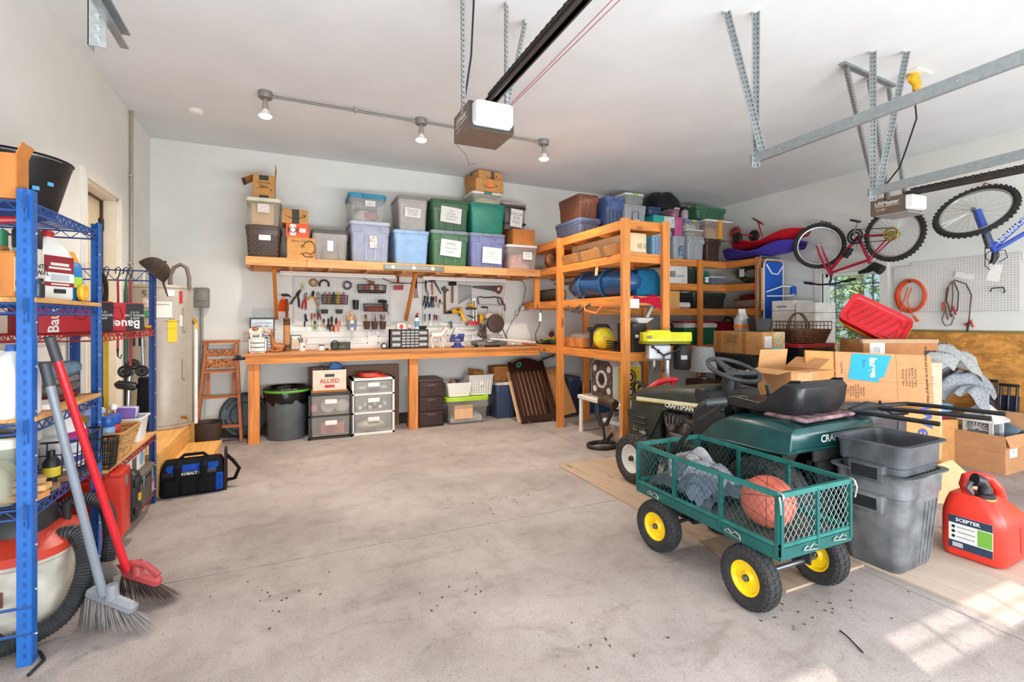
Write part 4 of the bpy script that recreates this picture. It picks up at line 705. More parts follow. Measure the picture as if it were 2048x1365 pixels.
solo('strap_ring', MB().torus((0, 0, .05), .042, .006, 24, 8, 'y', 1.25), BLACK, 'black looped strap standing at the left of the ammo box', 'strap', None, (xa+.035, 5.9, BZ+.006))
x = bpt(c6, 1750, 5.9); t = thing('tape_measure', 'black tape measure standing on edge beside the drawer cabinet', 'tape measure', (x, 5.9, BZ)); part('case', MB().prism([(.036*math.cos(a), .038+.036*math.sin(a)) for a in [i*PI/8 for i in range(16)]]+[], -.018, .018, 'y'), BLACK, t); part('badge', MB().lathe([(.02, -.021), (.02, -.018)], 16, (0, 0, .038), 'y'), metal('#9AA0A8'), t); part('foot', MB().box((.04, 0, .012), (.04, .03, .024), b=.003), BLACK, t)
xa, xb, h = bspan(c7, 12, 440, 735, 5.87); t = thing('drawer_cabinet', 'black parts cabinet with many small clear drawers on the bench', 'drawer cabinet', ((xa+xb)/2, 5.95, BZ)); w_ = xb-xa
part('case', MB().bx(-w_/2, w_/2, -.065, .08, 0, .008).bx(-w_/2, w_/2, -.065, .08, h-.008, h).bx(-w_/2, -w_/2+.01, -.065, .08, 0, h).bx(w_/2-.01, w_/2, -.065, .08, 0, h).bx(-w_/2, w_/2, -.03, .08, 0, h), BLACK, t, smooth=0)
def dwr(x0, x1, z0, z1):
    d = part('drawer', MB().bx(x0, x1, -.066, -.03, z0, z1), clear('#6F6B68', .85), t, smooth=0); part('tag', MB().bx(x0+.006, x1-.006, -.069, -.066, z0+(z1-z0)*.3, z1-(z1-z0)*.25), flatc('#B5B0A9'), d, smooth=0)
W3 = w_*.25; zz = (h-.03)/3
for i in range(3):
    z0 = .012+i*(zz+.003); dwr(-w_/2+.014, -w_/2+.014+W3-.012, z0+.01, z0+zz-.008); dwr(w_/2-.014-W3+.012, w_/2-.014, z0+.01, z0+zz-.008)
for j in range(6):
    for i in range(4):
        ww = (w_*.46)/4; x0 = -w_/2+.014+W3+i*ww; z0 = .014+j*(h-.026)/6; dwr(x0+.003, x0+ww-.003, z0+.004, z0+(h-.026)/6-.005)
cz, cx = BZ+h, (xa+xb)/2
t = cbox('small white box with a red picture on top of the parts cabinet', (cx-.1, 5.95, cz), .10, .06, .075, m=flatc('#D9D3CC'), tape=None, name='gift_box'); part('picture', MB().sph((.005, -.031, .035), (.026, .002, .03), 12, 8), flatc('#C24A40'), t)
solo('ornament', MB().sph((0, 0, .03), .03, 14, 10).cyl((0, 0, .055), (0, 0, .068), .006), mat('#C9B9B0', .3), 'pale round ornament with red speckles on the parts cabinet', 'ornament', None, (cx+.005, 5.93, cz))
t = thing('spray_can', 'white spray can with red nozzle cap on the parts cabinet', 'spray can', (cx+.10, 5.95, cz)); part('can', MB().lathe([(.024, 0), (.026, .004), (.026, .13), (.016, .145)], 18), flatc('#D8DEE2', .35), t); part('label', MB().lathe([(.0265, .03), (.0265, .10)], 18, c0=False, c1=False), flatc('#5E8FA8'), t); part('cap', MB().lathe([(.02, .143), (.019, .165), (.012, .178)], 14), BLACK, t); part('nozzle', MB().tube([(0, 0, .175), (.0, 0, .19), (.03, 0, .196)], [.014, .014, .006], 8), RED, t)
solo('parts_tray', MB().rloft([(0, .07, .05, .006), (.04, .095, .07, .008), (.04, .088, .063, .008), (.006, .064, .045, .006)]), BLACK, 'small black tapered tray at the right end of the parts cabinet', 'tray', None, (cx+.175, 5.95, cz))
x = bpt(c7, 768, 5.85); t = thing('bench_vise', 'blue bench vise bolted to the workbench', 'vise', (x, 5.85, BZ)); VB = mat('#27347A', .4)
part('base', MB().rloft([(0, .15, .13, .03), (.018, .15, .13, .03), (.03, .09, .09, .03), (.06, .08, .08, .03)]), VB, t); part('fixed_jaw', MB().box((.015, .02, .105), (.13, .09, .07), b=.012).box((.045, -.01, .15), (.07, .07, .045), b=.008), VB, t); part('moving_jaw', MB().box((-.075, -.02, .1), (.05, .08, .06), b=.01).box((-.065, -.02, .145), (.03, .09, .04), b=.004), VB, t)
part('jaw_plate', MB().bx(-.048, -.042, -.06, .04, .13, .165), STEEL, t); part('screw', MB().cyl((-.12, -.02, .09), (.02, -.02, .09), .012), STEEL, t); part('handle', MB().cyl((-.115, -.02, .09), (-.055, -.07, .25), .006), STEEL, t); part('tail_lever', MB().cyl((.08, -.03, .06), (.2, -.06, .012), .006), STEEL, t)
# chop saw
x = bpt(c7, 1110, 5.88); t = thing('miter_saw', 'chop saw with dark blade guard and tilted motor arm on the bench', 'miter saw', (x, 5.88, BZ)); SB = mat('#6E6A66', .45, metal=.4)
part('base', MB().box((.02, 0, .045), (.42, .26, .05), b=.012).box((-.13, -.02, .01), (.08, .2, .02)).box((.17, -.02, .01), (.08, .2, .02)), SB, t); part('turntable', MB().lathe([(.13, .07), (.13, .085)], 28, (.01, -.03, 0)), metal('#9A9894', .4), t)
part('fence', MB().bx(-.2, -.03, .06, .085, .085, .145).bx(.06, .25, .06, .085, .085, .145), metal('#C5C3BE', .4), t); part('foot', MB().lathe([(.03, 0), (.03, .02)], 12, (-.19, -.06, 0)), BLACK, t); part('foot', MB().lathe([(.03, 0), (.03, .02)], 12, (.2, -.06, 0)), BLACK, t)
part('arm', MB().beam((-.02, .07, .1), (-.06, .05, .3), .05, .06).beam((-.06, .05, .29), (.05, .0, .34), .06, .06), SB, t)
part('blade_guard', MB().lathe([(.05, -.022), (.115, -.02), (.122, -.008), (.122, .008), (.115, .02), (.05, .022)], 32, (.1, -.03, .3), 'y'), mat('#46352C', .35, metal=.3), t); part('blade', MB().lathe([(.001, -.002), (.118, -.001), (.118, .001), (.001, .002)], 36, (.1, -.03, .285), 'y'), CHROME, t)
part('motor', MB().cyl((.06, .0, .36), (.06, .14, .36), .05), BLACK, t); part('handle', MB().tube([(-.04, -.03, .30), (-.12, -.05, .22), (-.155, -.06, .17), (-.12, -.06, .13), (-.06, -.05, .14), (-.04, -.03, .2)], .014, 8, closed=True), mat('#3A2E28', .5), t)
part('grip_plate', MB().box((.16, -.02, .4), (.1, .05, .03), (0, -.5, 0), b=.008), mat('#8A8A3A', .5), t); part('dust_bag', MB().sph((.03, .03, .39), (.06, .05, .05), 12, 8), mat('#B79E84', .8), t)
solo('plastic_pole', MB().cyl(at(*c7(1140, 842), Y=5.8), at(*c7(1700, 887), Y=5.78), .011, n=10), flatc('#E6E2DA', .4), 'white plastic pole lying from the chop saw along the bench', 'pole')
x = bpt(c7, 1775, 5.85); t = thing('string_trimmer_head', 'green and black power tool lying at the right end of the bench', 'power tool', (x, 5.85, BZ)); part('body', MB().tube([(-.13, 0, .03), (-.06, 0, .05), (.02, 0, .055), (.07, 0, .045)], [.02, .04, .045, .03], 12), mat('#2E3A30', .5), t); part('grip', MB().tube([(.02, 0, .05), (.1, -.02, .045), (.14, -.02, .04)], [.025, .03, .02], 10), mat('#3E7A6A', .5), t); part('trim', MB().box((-.01, -.02, .085), (.1, .05, .03), b=.01), mat('#A9C23A', .5), t)
x = bpt(c7, 1880, 5.9); t = thing('angle_grinder', 'small yellow and brown power tool beside the tall shelving post', 'power tool', (x-.03, 5.9, BZ)); part('body', MB().tube([(0, 0, .03), (0, 0, .09), (-.02, 0, .12)], [.03, .035, .03], 10), YEL, t); part('head', MB().sph((-.03, 0, .15), (.045, .04, .04), 10, 8), mat('#5A3428', .5), t); part('loop', MB().torus((-.02, 0, .2), .022, .003, 16, 6, 'y'), BLACK, t)
solo('coiled_lead', MB().tube([(bpt(c7, 1240+i*30, 5.8), 5.78+.05*math.sin(i*1.3), BZ+.006+.003*(i % 2)) for i in range(17)], .004, 6), mat('#3A302A', .6), 'dark lead snaking along the bench in front of the chop saw', 'cord')
for i, (x, s, c, l) in enumerate(((1300, .03, '#C9B9AC', 'pale lump of rag beside the chop saw'), (1400, .025, '#D8C9BE', 'small whitish knob on the bench, right of the chop saw'), (1600, .035, '#A8998C', 'grey-brown round cap at the wall end of the bench'))): solo('bench_scrap', MB().sph((0, 0, s*.8), (s*1.3, s, s*.8), 10, 8), flatc(c), l, 'scrap', None, (bpt(c7, x, 5.95), 5.95, BZ))
# ================================================================ under the bench
c8 = lambda x, y: (370+x/4.551, 640+y/4.551)
cu_ = lambda x, y: (780+x/4.267, 680+y/4.267)
# bin with liner
c = at(574, 0, Y=5.93); t = thing('trash_bin', 'round grey trash bin with black liner and green drawstring under the bench', 'trash bin', (c.x, 5.90, 0)); h = .47
q = MB(); n = 48; rings = []
for r, z in ((.185, 0), (.192, .01), (.212, h)): rings.append([((r+(.006 if k % 8 < 5 else 0))*math.cos(2*PI*k/n), (r+(.006 if k % 8 < 5 else 0))*math.sin(2*PI*k/n), z) for k in range(n)])
q.loft(rings, True, False); part('body', q, plas('#5E6466', .45), t)
q = MB(); random.seed(4); rings = []
for r, z, wv in ((.2, .38, .012), (.225, .42, .014), (.232, .47, .01), (.236, .52, .006), (.232, .555, .008), (.215, .565, .006), (.2, .54, .01), (.19, .40, .02)): rings.append([((r+wv*math.sin(7*a+z*30)+wv*.6*math.sin(13*a+z*50))*math.cos(a), (r+wv*math.sin(7*a+z*30))*math.sin(a), z+(wv*1.4*math.sin(5*a+2) if z < .45 else 0)) for a in [2*PI*k/n for k in range(n)]])
q.loft(rings, False, True); part('liner', q, mat('#141416', .22, b=.3, bs=25), t, smooth=80)
part('drawstring', MB().lathe([(.241, .515), (.244, .522), (.244, .535), (.241, .54)], 40, c0=False, c1=False), plas('#58A832'), t)
def drawer_unit(lab, px0, px1, pyt, Y, d, rows, fm, dm, hm, cont, wire=False):
    xa, xb = at(px0, 0, Y=Y).x, at(px1, 0, Y=Y).x; h = at((px0+px1)/2, pyt, Y=Y).z; w_ = xb-xa; f = .022
    t = thing('drawer_unit', lab, 'drawers', ((xa+xb)/2, Y+d/2, 0))
    q = MB().bx(-w_/2, w_/2, -d/2, d/2, 0, f).bx(-w_/2, w_/2, -d/2, d/2, h-f, h).bx(-w_/2, w_/2, d/2-.01, d/2, 0, h)
    for s in (-1, 1): q.bx(s*w_/2-(f if s > 0 else 0), s*w_/2+(f if s < 0 else 0), -d/2, d/2, 0, h)
    z = h-f; tot = sum(rows); H = h-2*f
    for i in range(1, len(rows)): zz = h-f-H*sum(rows[:i])/tot; q.bx(-w_/2, w_/2, -d/2, d/2, zz-f*.4, zz+f*.4)
    part('frame', q, fm, t, smooth=0)
    for i, r in enumerate(rows):
        hh = H*r/tot; a = MB().rloft([(z-hh+f*.5, w_-2*f-.012, d-.04, .02), (z-f*.5, w_-2*f-.006, d-.03, .02)], c1=False); dr = part('drawer', a, dm, t, loc=(0, -.012, 0))
        hz = z-hh*.33; part('handle', MB().box((0, -d/2-.002, hz), (min(.14, w_*.28), .022, min(.05, hh*.3)), b=.008), hm, dr)
        for (kind, x, zz, s, m) in cont[i]:
            part('contents', MB().sph((0, 0, 0), s, 12, 8) if kind == 's' else MB().box((0, 0, 0), s, b=.004), m, dr, loc=(x, -d*.28, z-hh+f+zz))
        z -= hh
    return t, w_, d, h
BT_ = plas('#2B2724', .5); WTM = flatc('#E3DFD8', .4)
CL = clear('#C8C0B8', .38); CLW = clear('#D2CDC8', .4)
tb, w1_, d1_, h1_ = drawer_unit('black frame unit with two clear drawers and white handles', 617, 705, 786, 5.62, .42, [1, 1], BT_, CL, WTM,
    [[('s', -.02, .08, (.08, .012, .08), flatc('#D5CDC2')), ('s', .12, .07, (.08, .012, .07), flatc('#CFC7BB')), ('b', -.17, .06, (.06, .05, .08), flatc('#C77A72'))], [('b', .02, .07, (.24, .1, .13), flatc('#B5605A'))]])
tw, w2_, d2_, h2_ = drawer_unit('white frame unit with three clear drawers under the bench', 704, 789, 757, 5.66, .36, [.75, 1, 1.05], WTM, CLW, WTM,
    [[('b', -.12, .05, (.08, .02, .03), PAPER), ('b', .12, .05, (.07, .02, .03), PAPER)], [('s', -.14+.055*i, .03+.04*(i % 2), .024, flatc('#E6E0D8')) for i in range(6)]+[('b', .16, .05, (.02, .02, .1), BLU)], [('s', -.02, .06, (.16, .08, .06), flatc('#B9B2A2'))]])
t, a, b, h = fbox(626, 738, 692, 778, 5.68, .32, 'white open file box with red printed letters on the black drawer unit', Z=h1_+.022, m=mat('#DCC9B8', .8), flaps={})
text('ALLIED', .065, flatc('#C0392E'), t, (0, -b/2-.003, h*.45), bold=.02, name='printed_letters'); part('print_block', MB().bx(-.05, .05, -b/2-.003, -b/2-.002, h*.12, h*.26), flatc('#C0392E'), t, smooth=0); part('hand_hole', MB().bx(-.05, .05, -b/2-.0035, -b/2-.002, h*.66, h*.8), BLACK, t, smooth=0)
part('base_tray', MB().bx(-a*.55, a*.55, -b*.54, b*.5, -.022, 0), CARDD, t, smooth=0)
o = solo('tool_case', MB().box((0, 0, .06), (.13, .08, .2), (0, .5, 0), b=.01), mat('#2F6FB5', .5), 'bright blue case poking out of the white file box', 'case', None, (t.location.x+.05, t.location.y, t.location.z+h*.62))
solo('cable_loop', MB().torus((0, 0, 0), .03, .005, 18, 6, 'y', 1.6).cyl((.03, 0, 0), (.06, 0, -.1), .005), BLACK, 'black cable loop rising from the white file box', 'cable', None, (t.location.x-.08, t.location.y, t.location.z+h*.97))
xa, xb = at(622, 0, Y=6.08).x, at(792, 0, Y=6.08).x; h = at(707, 732, Y=6.08).z
t = thing('headboard', 'brown slatted wooden panel leaning behind the drawer units', 'headboard', ((xa+xb)/2, 6.07, 0)); w_ = xb-xa; BW = mat('#7A4E2E', .5, 'wz', v=.12)
for z0, z1 in ((h-.1, h), (.06, .14)): part('rail', MB().bx(-w_/2, w_/2, -.02, .02, z0, z1), mat('#7A4E2E', .5, 'wx', v=.12), t, smooth=0)
for s in (-1, 1): part('stile', MB().bx(s*w_/2-.03, s*w_/2+.03, -.022, .022, 0, h), BW, t, smooth=0)
n = 11
for i in range(n): x = -w_/2+.03+(w_-.06)*(i+.5)/n; part('slat', MB().bx(x-w_/n*.46, x+w_/n*.46, -.008, .01, .1, h-.05), BW, t, smooth=0)
x, y = tw.location.x, tw.location.y
for i, (dz, dx, r) in enumerate(((0, .03, .16), (.018, -.01, .165), (.036, -.03, .15))): solo('throwing_disc', MB().lathe([(0, .012), (r*.7, .016), (r*.95, .012), (r, 0), (r*.94, .004), (0, .006)], 28, c0=False, c1=False), plas(('#E8471F', '#D93A1C', '#C8331A')[i], .4), ('lowest', 'middle', 'topmost')[i]+' orange-red flying disc stacked on the white drawers', 'disc', 'flying discs on the white drawers', (x+dx, y, h2_+.001+dz))
# wicker drawers
xa, xb = at(836, 0, Y=5.74).x, at(888, 0, Y=5.74).x; h = at(862, 759, Y=5.74).z; w_, d = xb-xa, .38; WK = mat('#3E2620', .5); t = thing('wicker_chest', 'dark brown tower of three woven-pattern plastic drawers', 'drawers', ((xa+xb)/2, 5.74+d/2, 0))
part('frame', MB().rloft([(0, w_, d, .02), (.02, w_, d, .02)]).rloft([(h-.025, w_, d, .02), (h, w_*.97, d*.97, .02)]).bx(-w_/2+.012, w_/2-.012, -d/2+.03, d/2, .02, h-.02), WK, t)
for i in range(3):
    z0 = .025+i*(h-.05)/3; hh = (h-.05)/3-.012; dr = part('drawer', MB().rloft([(z0, w_-.012, d-.01, .03), (z0+hh, w_-.004, d-.004, .03)]), WK, t, loc=(0, -.004, 0)); q = MB()
    for r in range(7):
        for k in range(8):
            q.box((-w_*.42+w_*.84*(k+.5)/8, -d/2-.004, z0+hh*(r+.6)/8), (w_*.09, .008, hh*.055), (0, .35 if (r+k) % 2 else -.35, 0))
    part('weave', q, mat('#4A3028', .5), dr, kind='stuff'); part('pull', MB().box((0, -d/2-.008, z0+hh*.78), (w_*.3, .012, .016), b=.003), mat('#6A4C40', .5), dr)
t, a, b, h = tote(892, 797, 981, 851, 5.72, .42, '', '#A8CB2E', 'clear tote with lime green lid on the floor under the bench', clearc='#BDB5AC', Z=0, lidh=.05, latch=False)
part('contents', MB().box((-.06, -.05, h*.45), (a*.42, b*.7, h*.5)), CARDL, t); lump(t, a*.75, b*.7, h*.35, cloth('#D2CEC8'), seed=12); zt = h
xa, xb, z0, z1 = span(894, 772, 946, 800, 5.76); t = thing('white_bin', 'small white plastic bin of oddments on the lime green lid', 'bin', ((xa+xb)/2, 5.88, zt+.001)); w_, h = xb-xa, z1-z0
part('body', MB().rloft([(0, w_*.8, .2, .02), (h, w_, .25, .02), (h, w_*.94, .23, .02), (.01, w_*.76, .18, .02)]), flatc('#E8E3DA', .4), t)
for i, (x, c) in enumerate(((-.06, '#B5907A'), (.0, '#5A5250'), (.05, '#8A8E9A'))): solo('oddment', MB().box((0, 0, 0), (.05, .08, .05), (.3, .2*i, .3), b=.006), flatc(c), ('tan block', 'dark clip', 'grey gadget')[i]+' sticking out of the small white bin', 'oddment', 'oddments in the white bin', (t.location.x+x, 5.88, zt+h+.0))
xa, xb, z0, z1 = span(937, 757, 988, 797, 5.80); t = thing('perforated_basket', 'white perforated basket with cardboard inside, on the lime green lid', 'basket', ((xa+xb)/2+.005, 5.93, zt+.001)); w_, h = xb-xa, z1-z0
part('body', MB().rloft([(0, w_*.84, .22, .02), (h*.97, w_*.98, .25, .02), (h*.97, w_*1.03, .26, .02), (h, w_*1.03, .26, .02), (h, w_*.95, .24, .02), (.01, w_*.8, .2, .02)]), flatc('#E2DED8', .4), t)
q = MB()
for i in range(9):
    for j in range(7):
        z = h*(.12+.1*j); k = .84+.14*z/h; q.lathe([(.007, -.003), (.007, .003)], 8, ((-.42+.105*i)*w_*k, -(.22+.03*z/h)/2, z), 'y')
part('holes', q, flatc('#6E6862'), t, kind='stuff'); label(t, 0, h*.6, -.13, .05, .05, ['!'], m=WHITE, ink=flatc('#B5433A'))
cbox('torn piece of brown carton sitting in the perforated basket', (t.location.x-.03, 5.93, zt+h*.8), .16, .12, .1, flaps={'-x': (0, .03)}, m=CARDD, rz=.3)
t, a, b, h = tote(990, 768, 1035, 841, 5.84, .34, '#3E4A66', '#C9BFB2', 'navy tote with a pale lid behind the crib rail', Z=0, rz=0)
cbox('plain brown box on the navy tote behind the crib rail', (t.location.x-.02, 6.0, h), .27, .2, .2, m=CARDD, tape=None)
# crib rail leaning
cr = thing('crib_rail', 'dark brown crib side rail with arched top leaning under the bench', 'crib rail', (2.84, 5.42, 0), rx=-.56); DB = mat('#32160F', .35); w_, h = .48, .86
for s in (-1, 1): part('stile', MB().bx(s*w_/2-.022, s*w_/2+.022, -.015, .015, .01, h), DB, cr, smooth=0)
part('bottom_rail', MB().bx(-w_/2, w_/2, -.014, .014, .02, .1), DB, cr, smooth=0)
q = MB(); P = [(-w_/2+w_*i/12, h-.13) for i in range(13)]+[(w_/2-w_*i/12, h-.05+.1*math.sin(PI*i/12)**.8) for i in range(13)]; q.prism(P, -.014, .014, 'y'); part('arched_rail', q, DB, cr)
for i in range(7): x = -w_/2+w_*(i+1)/8; part('slat', MB().bx(x-.015, x+.015, -.008, .008, .1, h-.13), DB, cr, smooth=0)
for s in (-1, 1): part('foot', MB().lathe([(.018, -.015), (.018, .015)], 12, (s*.17, -.0, .012), 'x'), mat('#5A4A44', .5), cr)
solo('cardboard_sheet', MB().box((0, 0, .36), (.46, .012, .72)), CARDL, 'tan cardboard sheet standing behind the crib rail', 'cardboard', None, (2.80, 5.53, 0), (-.56, 0, 0), smooth=0)
solo('cardboard_sheet', MB().box((0, 0, .33), (.36, .012, .66)), CARD, 'brown cardboard sheet leaning at a slant right of the crib rail', 'cardboard', None, (3.25, 5.53, 0.04), (-.50, -.12, 0), smooth=0)
solo('hose_tie', MB().torus((0, 0, 0), .03, .005, 18, 6, 'y').torus((.006, -.01, .012), .026, .005, 18, 6, 'y'), plas('#2E9A78'), 'green looped tie hung on the top left of the crib rail', 'tie', None, (2.70, 5.80, .70))
q = MB(); random.seed(8)
for i in range(120):
    a = random.random(); o = Vector((3.05+.28*a, 5.94+.05*math.sin(a*5), .70+.12*a)); d = Vector((random.uniform(-.3, 1), random.uniform(-1, 1), random.uniform(-1, 1))).normalized()*.06; s_ = d.orthogonal().normalized()*.004; q.add([o-s_, o+s_, o+d], [(0, 1, 2)])
t = thing('pine_garland', 'dark green artificial pine sprig behind the crib rail top', 'garland', (3.05, 5.94, .7)); o = part('needles', q, mat('#2E3E2A', .8), t, loc=(-3.05, -5.94, -.7), kind='stuff', smooth=0); part('stem', MB().tube([(0, .02, -.7), (0, 0, 0), (.28, 0, .12)], .006, 6), mat('#3A2E22', .8), t)
tote(1137, 757, 1165, 832, 5.66, .4, '#2E3A52', '#3A465C', 'dark navy tote standing behind the shelving post on the floor', Z=0)
tote(1172, 772, 1262, 829, 5.62, .42, '#1F5A82', '#2B4A5A', 'teal blue tote on the floor under the tall shelving', Z=0)
# low white table with archery block
t = thing('low_table', 'low white plastic table under the tall shelving', 'table', (3.26, 4.42, 0)); part('top', MB().box((0, 0, .405), (.5, .84, .05), b=.01), flatc('#E0D8CC', .5), t)
for sx in (-1, 1):
    for sy in (-1, 1): part('leg', MB().cyl((sx*.22, sy*.38, 0), (sx*.22, sy*.38, .385), .024, n=12), flatc('#DED6CA', .5), t)
t = thing('archery_target', 'square foam archery block with white spots on its worn dark face', 'archery target', (3.26, 4.44, .431)); w_, d, h = .36, .42, .43
P = [(-d/2, 0), (d/2, 0), (d/2, h*.86), (d/2-.07, h), (-d/2+.07, h), (-d/2, h*.86)]
part('block', MB().prism(P, -w_/2, w_/2, 'x'), flatc('#D8D5D0', .8), t, smooth=0)
part('dark_face', MB().prism([(a*.95, .012+b*.95) for a, b in P], -w_/2-.004, -w_/2, 'x'), mat('#5A4640', .9, v=.3, s=20), t, smooth=0)
q = MB()
for y, z, r in ((-.13, .33, .036), (.13, .33, .036), (-.13, .1, .036), (.13, .1, .036)): q.lathe([(r, -w_/2-.006), (r, -w_/2)], 18, (0, y, z), 'x')
part('spots', q, flatc('#D6D0C8', .8), t); part('bullseye', MB().torus((-w_/2-.005, 0, .215), .085, .016, 26, 6, 'x'), mat('#CFC6BC', .9, v=.25, s=30), t); part('worn_centre', MB().lathe([(.05, -w_/2-.006), (.05, -w_/2)], 18, (0, 0, .215), 'x'), mat('#2A201C', .95), t)
part('yellow_face', MB().bx(-w_/2+.06, w_/2-.01, -d/2-.004, -d/2, .02, h*.84), mat('#D9C22E', .7), t, smooth=0)
for z in (.09, .25):
    part('ring', MB().torus((.03, -d/2-.006, z), .075, .007, 24, 6, 'y'), BLACK, t); part('ring', MB().torus((.03, -d/2-.006, z), .038, .011, 20, 6, 'y'), BLACK, t); part('spot', MB().lathe([(.026, -.003), (.026, .003)], 16, (.03, -d/2-.006, z), 'y'), WHITE, t)
t = thing('leather_sling', 'old brown leather roll with black straps hung over the low table', 'sling', (2.97, 4.13, .43)); LE = mat('#4A3428', .6, v=.25, s=15)
part('roll', MB().tube([(-.03, .12, .02), (-.05, 0, .035), (-.04, -.14, .02)], [.045, .06, .045], 12), LE, t); part('strap', MB().tube([(-.09, .1, .0), (-.1, .09, -.12), (-.08, .05, -.22)], [.022, .03, .024], 8), mat('#2E2622', .6), t); part('strap', MB().tube([(-.08, .05, -.22), (-.06, -.02, -.2), (-.03, -.1, .0)], .02, 8), mat('#2E2622', .6), t); part('cord', MB().tube([(-.08, .02, -.2), (-.07, .0, -.35), (-.1, .05, -.41)], .014, 8), mat('#2A2422', .6), t)
solo('hose_loop', MB().torus((0, 0, 0), .15, .02, 28, 10, 'z', .8).tube([(.1, .08, 0), (.13, .06, .05), (.15, .02, .1)], .018, 8), mat('#2A2522', .5), 'dark looped hose lying on the floor by the clear box', 'hose', None, (2.86, 4.12, .022))
q_, a, b, h = tote(1230, 848, 1262, 893, 4.02, .3, '', '#D8D6DA', 'small clear box with white lid on the floor in front of the shelving', clearc='#D6BFB0', Z=0, latch=False, lidh=.03, xz=(2.985, 3.24, 0, .25)); lump(q_, a*.7, b*.7, h*.55, flatc('#C99A7A'), seed=15); label(q_, .03, h*.5, -b*.47, .05, .09, ['LIST'], m=WHITE)
# ================================================================ garden cart
TEAL = mat('#135450', .35, v=.08); TLX = mat('#1F6A64', .4, v=.1)
GC = Vector((2.11, 1.865, 0)); gx, gy = .24, .465; Z0, Z1 = .315, .555
gt = thing('garden_cart', 'teal mesh-sided garden cart with yellow wheels in the middle of the floor', 'cart', GC)
q = MB().bx(-gx, gx, -gy, gy, Z0-.004, Z0+.004)
part('bed', q, mat('#4A4440', .6, v=.25, s=20), gt, smooth=0)
for i, (a, b) in enumerate((((-gx, -gy), (-gx, gy)), ((gx, -gy), (gx, gy)), ((-gx, -gy), (gx, -gy)), ((-gx, gy), (gx, gy)))):
    a, b = Vector(a), Vector(b); n = (b-a).normalized(); pr = Vector((-n.y, n.x)); out = 1 if pr.dot((a+b)/2) > 0 else -1
    part('bed_rail', MB().beam((*a, Z0-.012), (*b, Z0-.012), .012, .05).beam((*(a-pr*out*.012), Z0-.034), (*(b-pr*out*.012), Z0-.034), .03, .006), TEAL, gt, smooth=0)
    pn = part('side_panel', MB().beam((*a, Z1), (*b, Z1), .018, .022).beam((*a, Z0+.025), (*b, Z0+.025), .014, .016), TLX, gt, smooth=0)
    np_ = 3 if i < 2 else 2
    for k in range(np_+1):
        p = a+(b-a)*k/np_; p = p+n*(.008 if k == 0 else -.008 if k == np_ else 0); part('upright', MB().beam((*p, Z0-.02), (*p, Z1), .02, .016, (n.x, n.y, 0)), TEAL, pn, smooth=0)
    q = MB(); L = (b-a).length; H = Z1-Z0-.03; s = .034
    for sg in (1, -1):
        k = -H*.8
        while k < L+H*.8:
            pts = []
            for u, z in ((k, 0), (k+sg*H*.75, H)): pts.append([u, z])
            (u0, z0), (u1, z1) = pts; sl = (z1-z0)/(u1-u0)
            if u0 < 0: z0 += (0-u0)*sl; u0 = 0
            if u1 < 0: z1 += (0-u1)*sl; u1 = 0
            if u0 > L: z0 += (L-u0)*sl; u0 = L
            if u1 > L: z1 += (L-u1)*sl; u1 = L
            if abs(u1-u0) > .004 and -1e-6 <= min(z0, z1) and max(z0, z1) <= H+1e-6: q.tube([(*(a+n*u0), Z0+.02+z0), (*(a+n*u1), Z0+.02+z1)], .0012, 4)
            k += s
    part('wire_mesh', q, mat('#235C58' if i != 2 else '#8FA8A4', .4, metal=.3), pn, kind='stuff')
CLIP = metal('#C9C9C6', .3)
def clip(x, y, z, ax):
    P = [(0, 0), (.02, .012), (.04, .0), (.06, .014), (.085, .004), (.09, -.012), (.05, -.008), (.0, -.004)]
    part('latch_clip', MB().tube([(x, y-u, z+v_) if ax == 'y' else (x+u, y, z+v_) for u, v_ in P], .003, 6, closed=True), CLIP, gt)
clip(-gx-.012, .36, Z0-.01, 'y'); clip(-gx-.012, -.19, Z0-.01, 'y'); clip(-.1, -gy-.012, Z0-.01, 'x'); clip(.1, -gy-.012, Z0-.005, 'x')
for sx in (-1, 1): part('corner_hook', MB().torus((sx*gx, -gy-.004, Z1-.005), .016, .004, 14, 6, 'x').tube([(sx*gx+.015*sx, -gy-.01, Z1), (sx*(gx+.018), -gy-.018, Z1-.03), (sx*(gx+.01), -gy-.014, Z1-.075)], .004, 6), CLIP, gt)
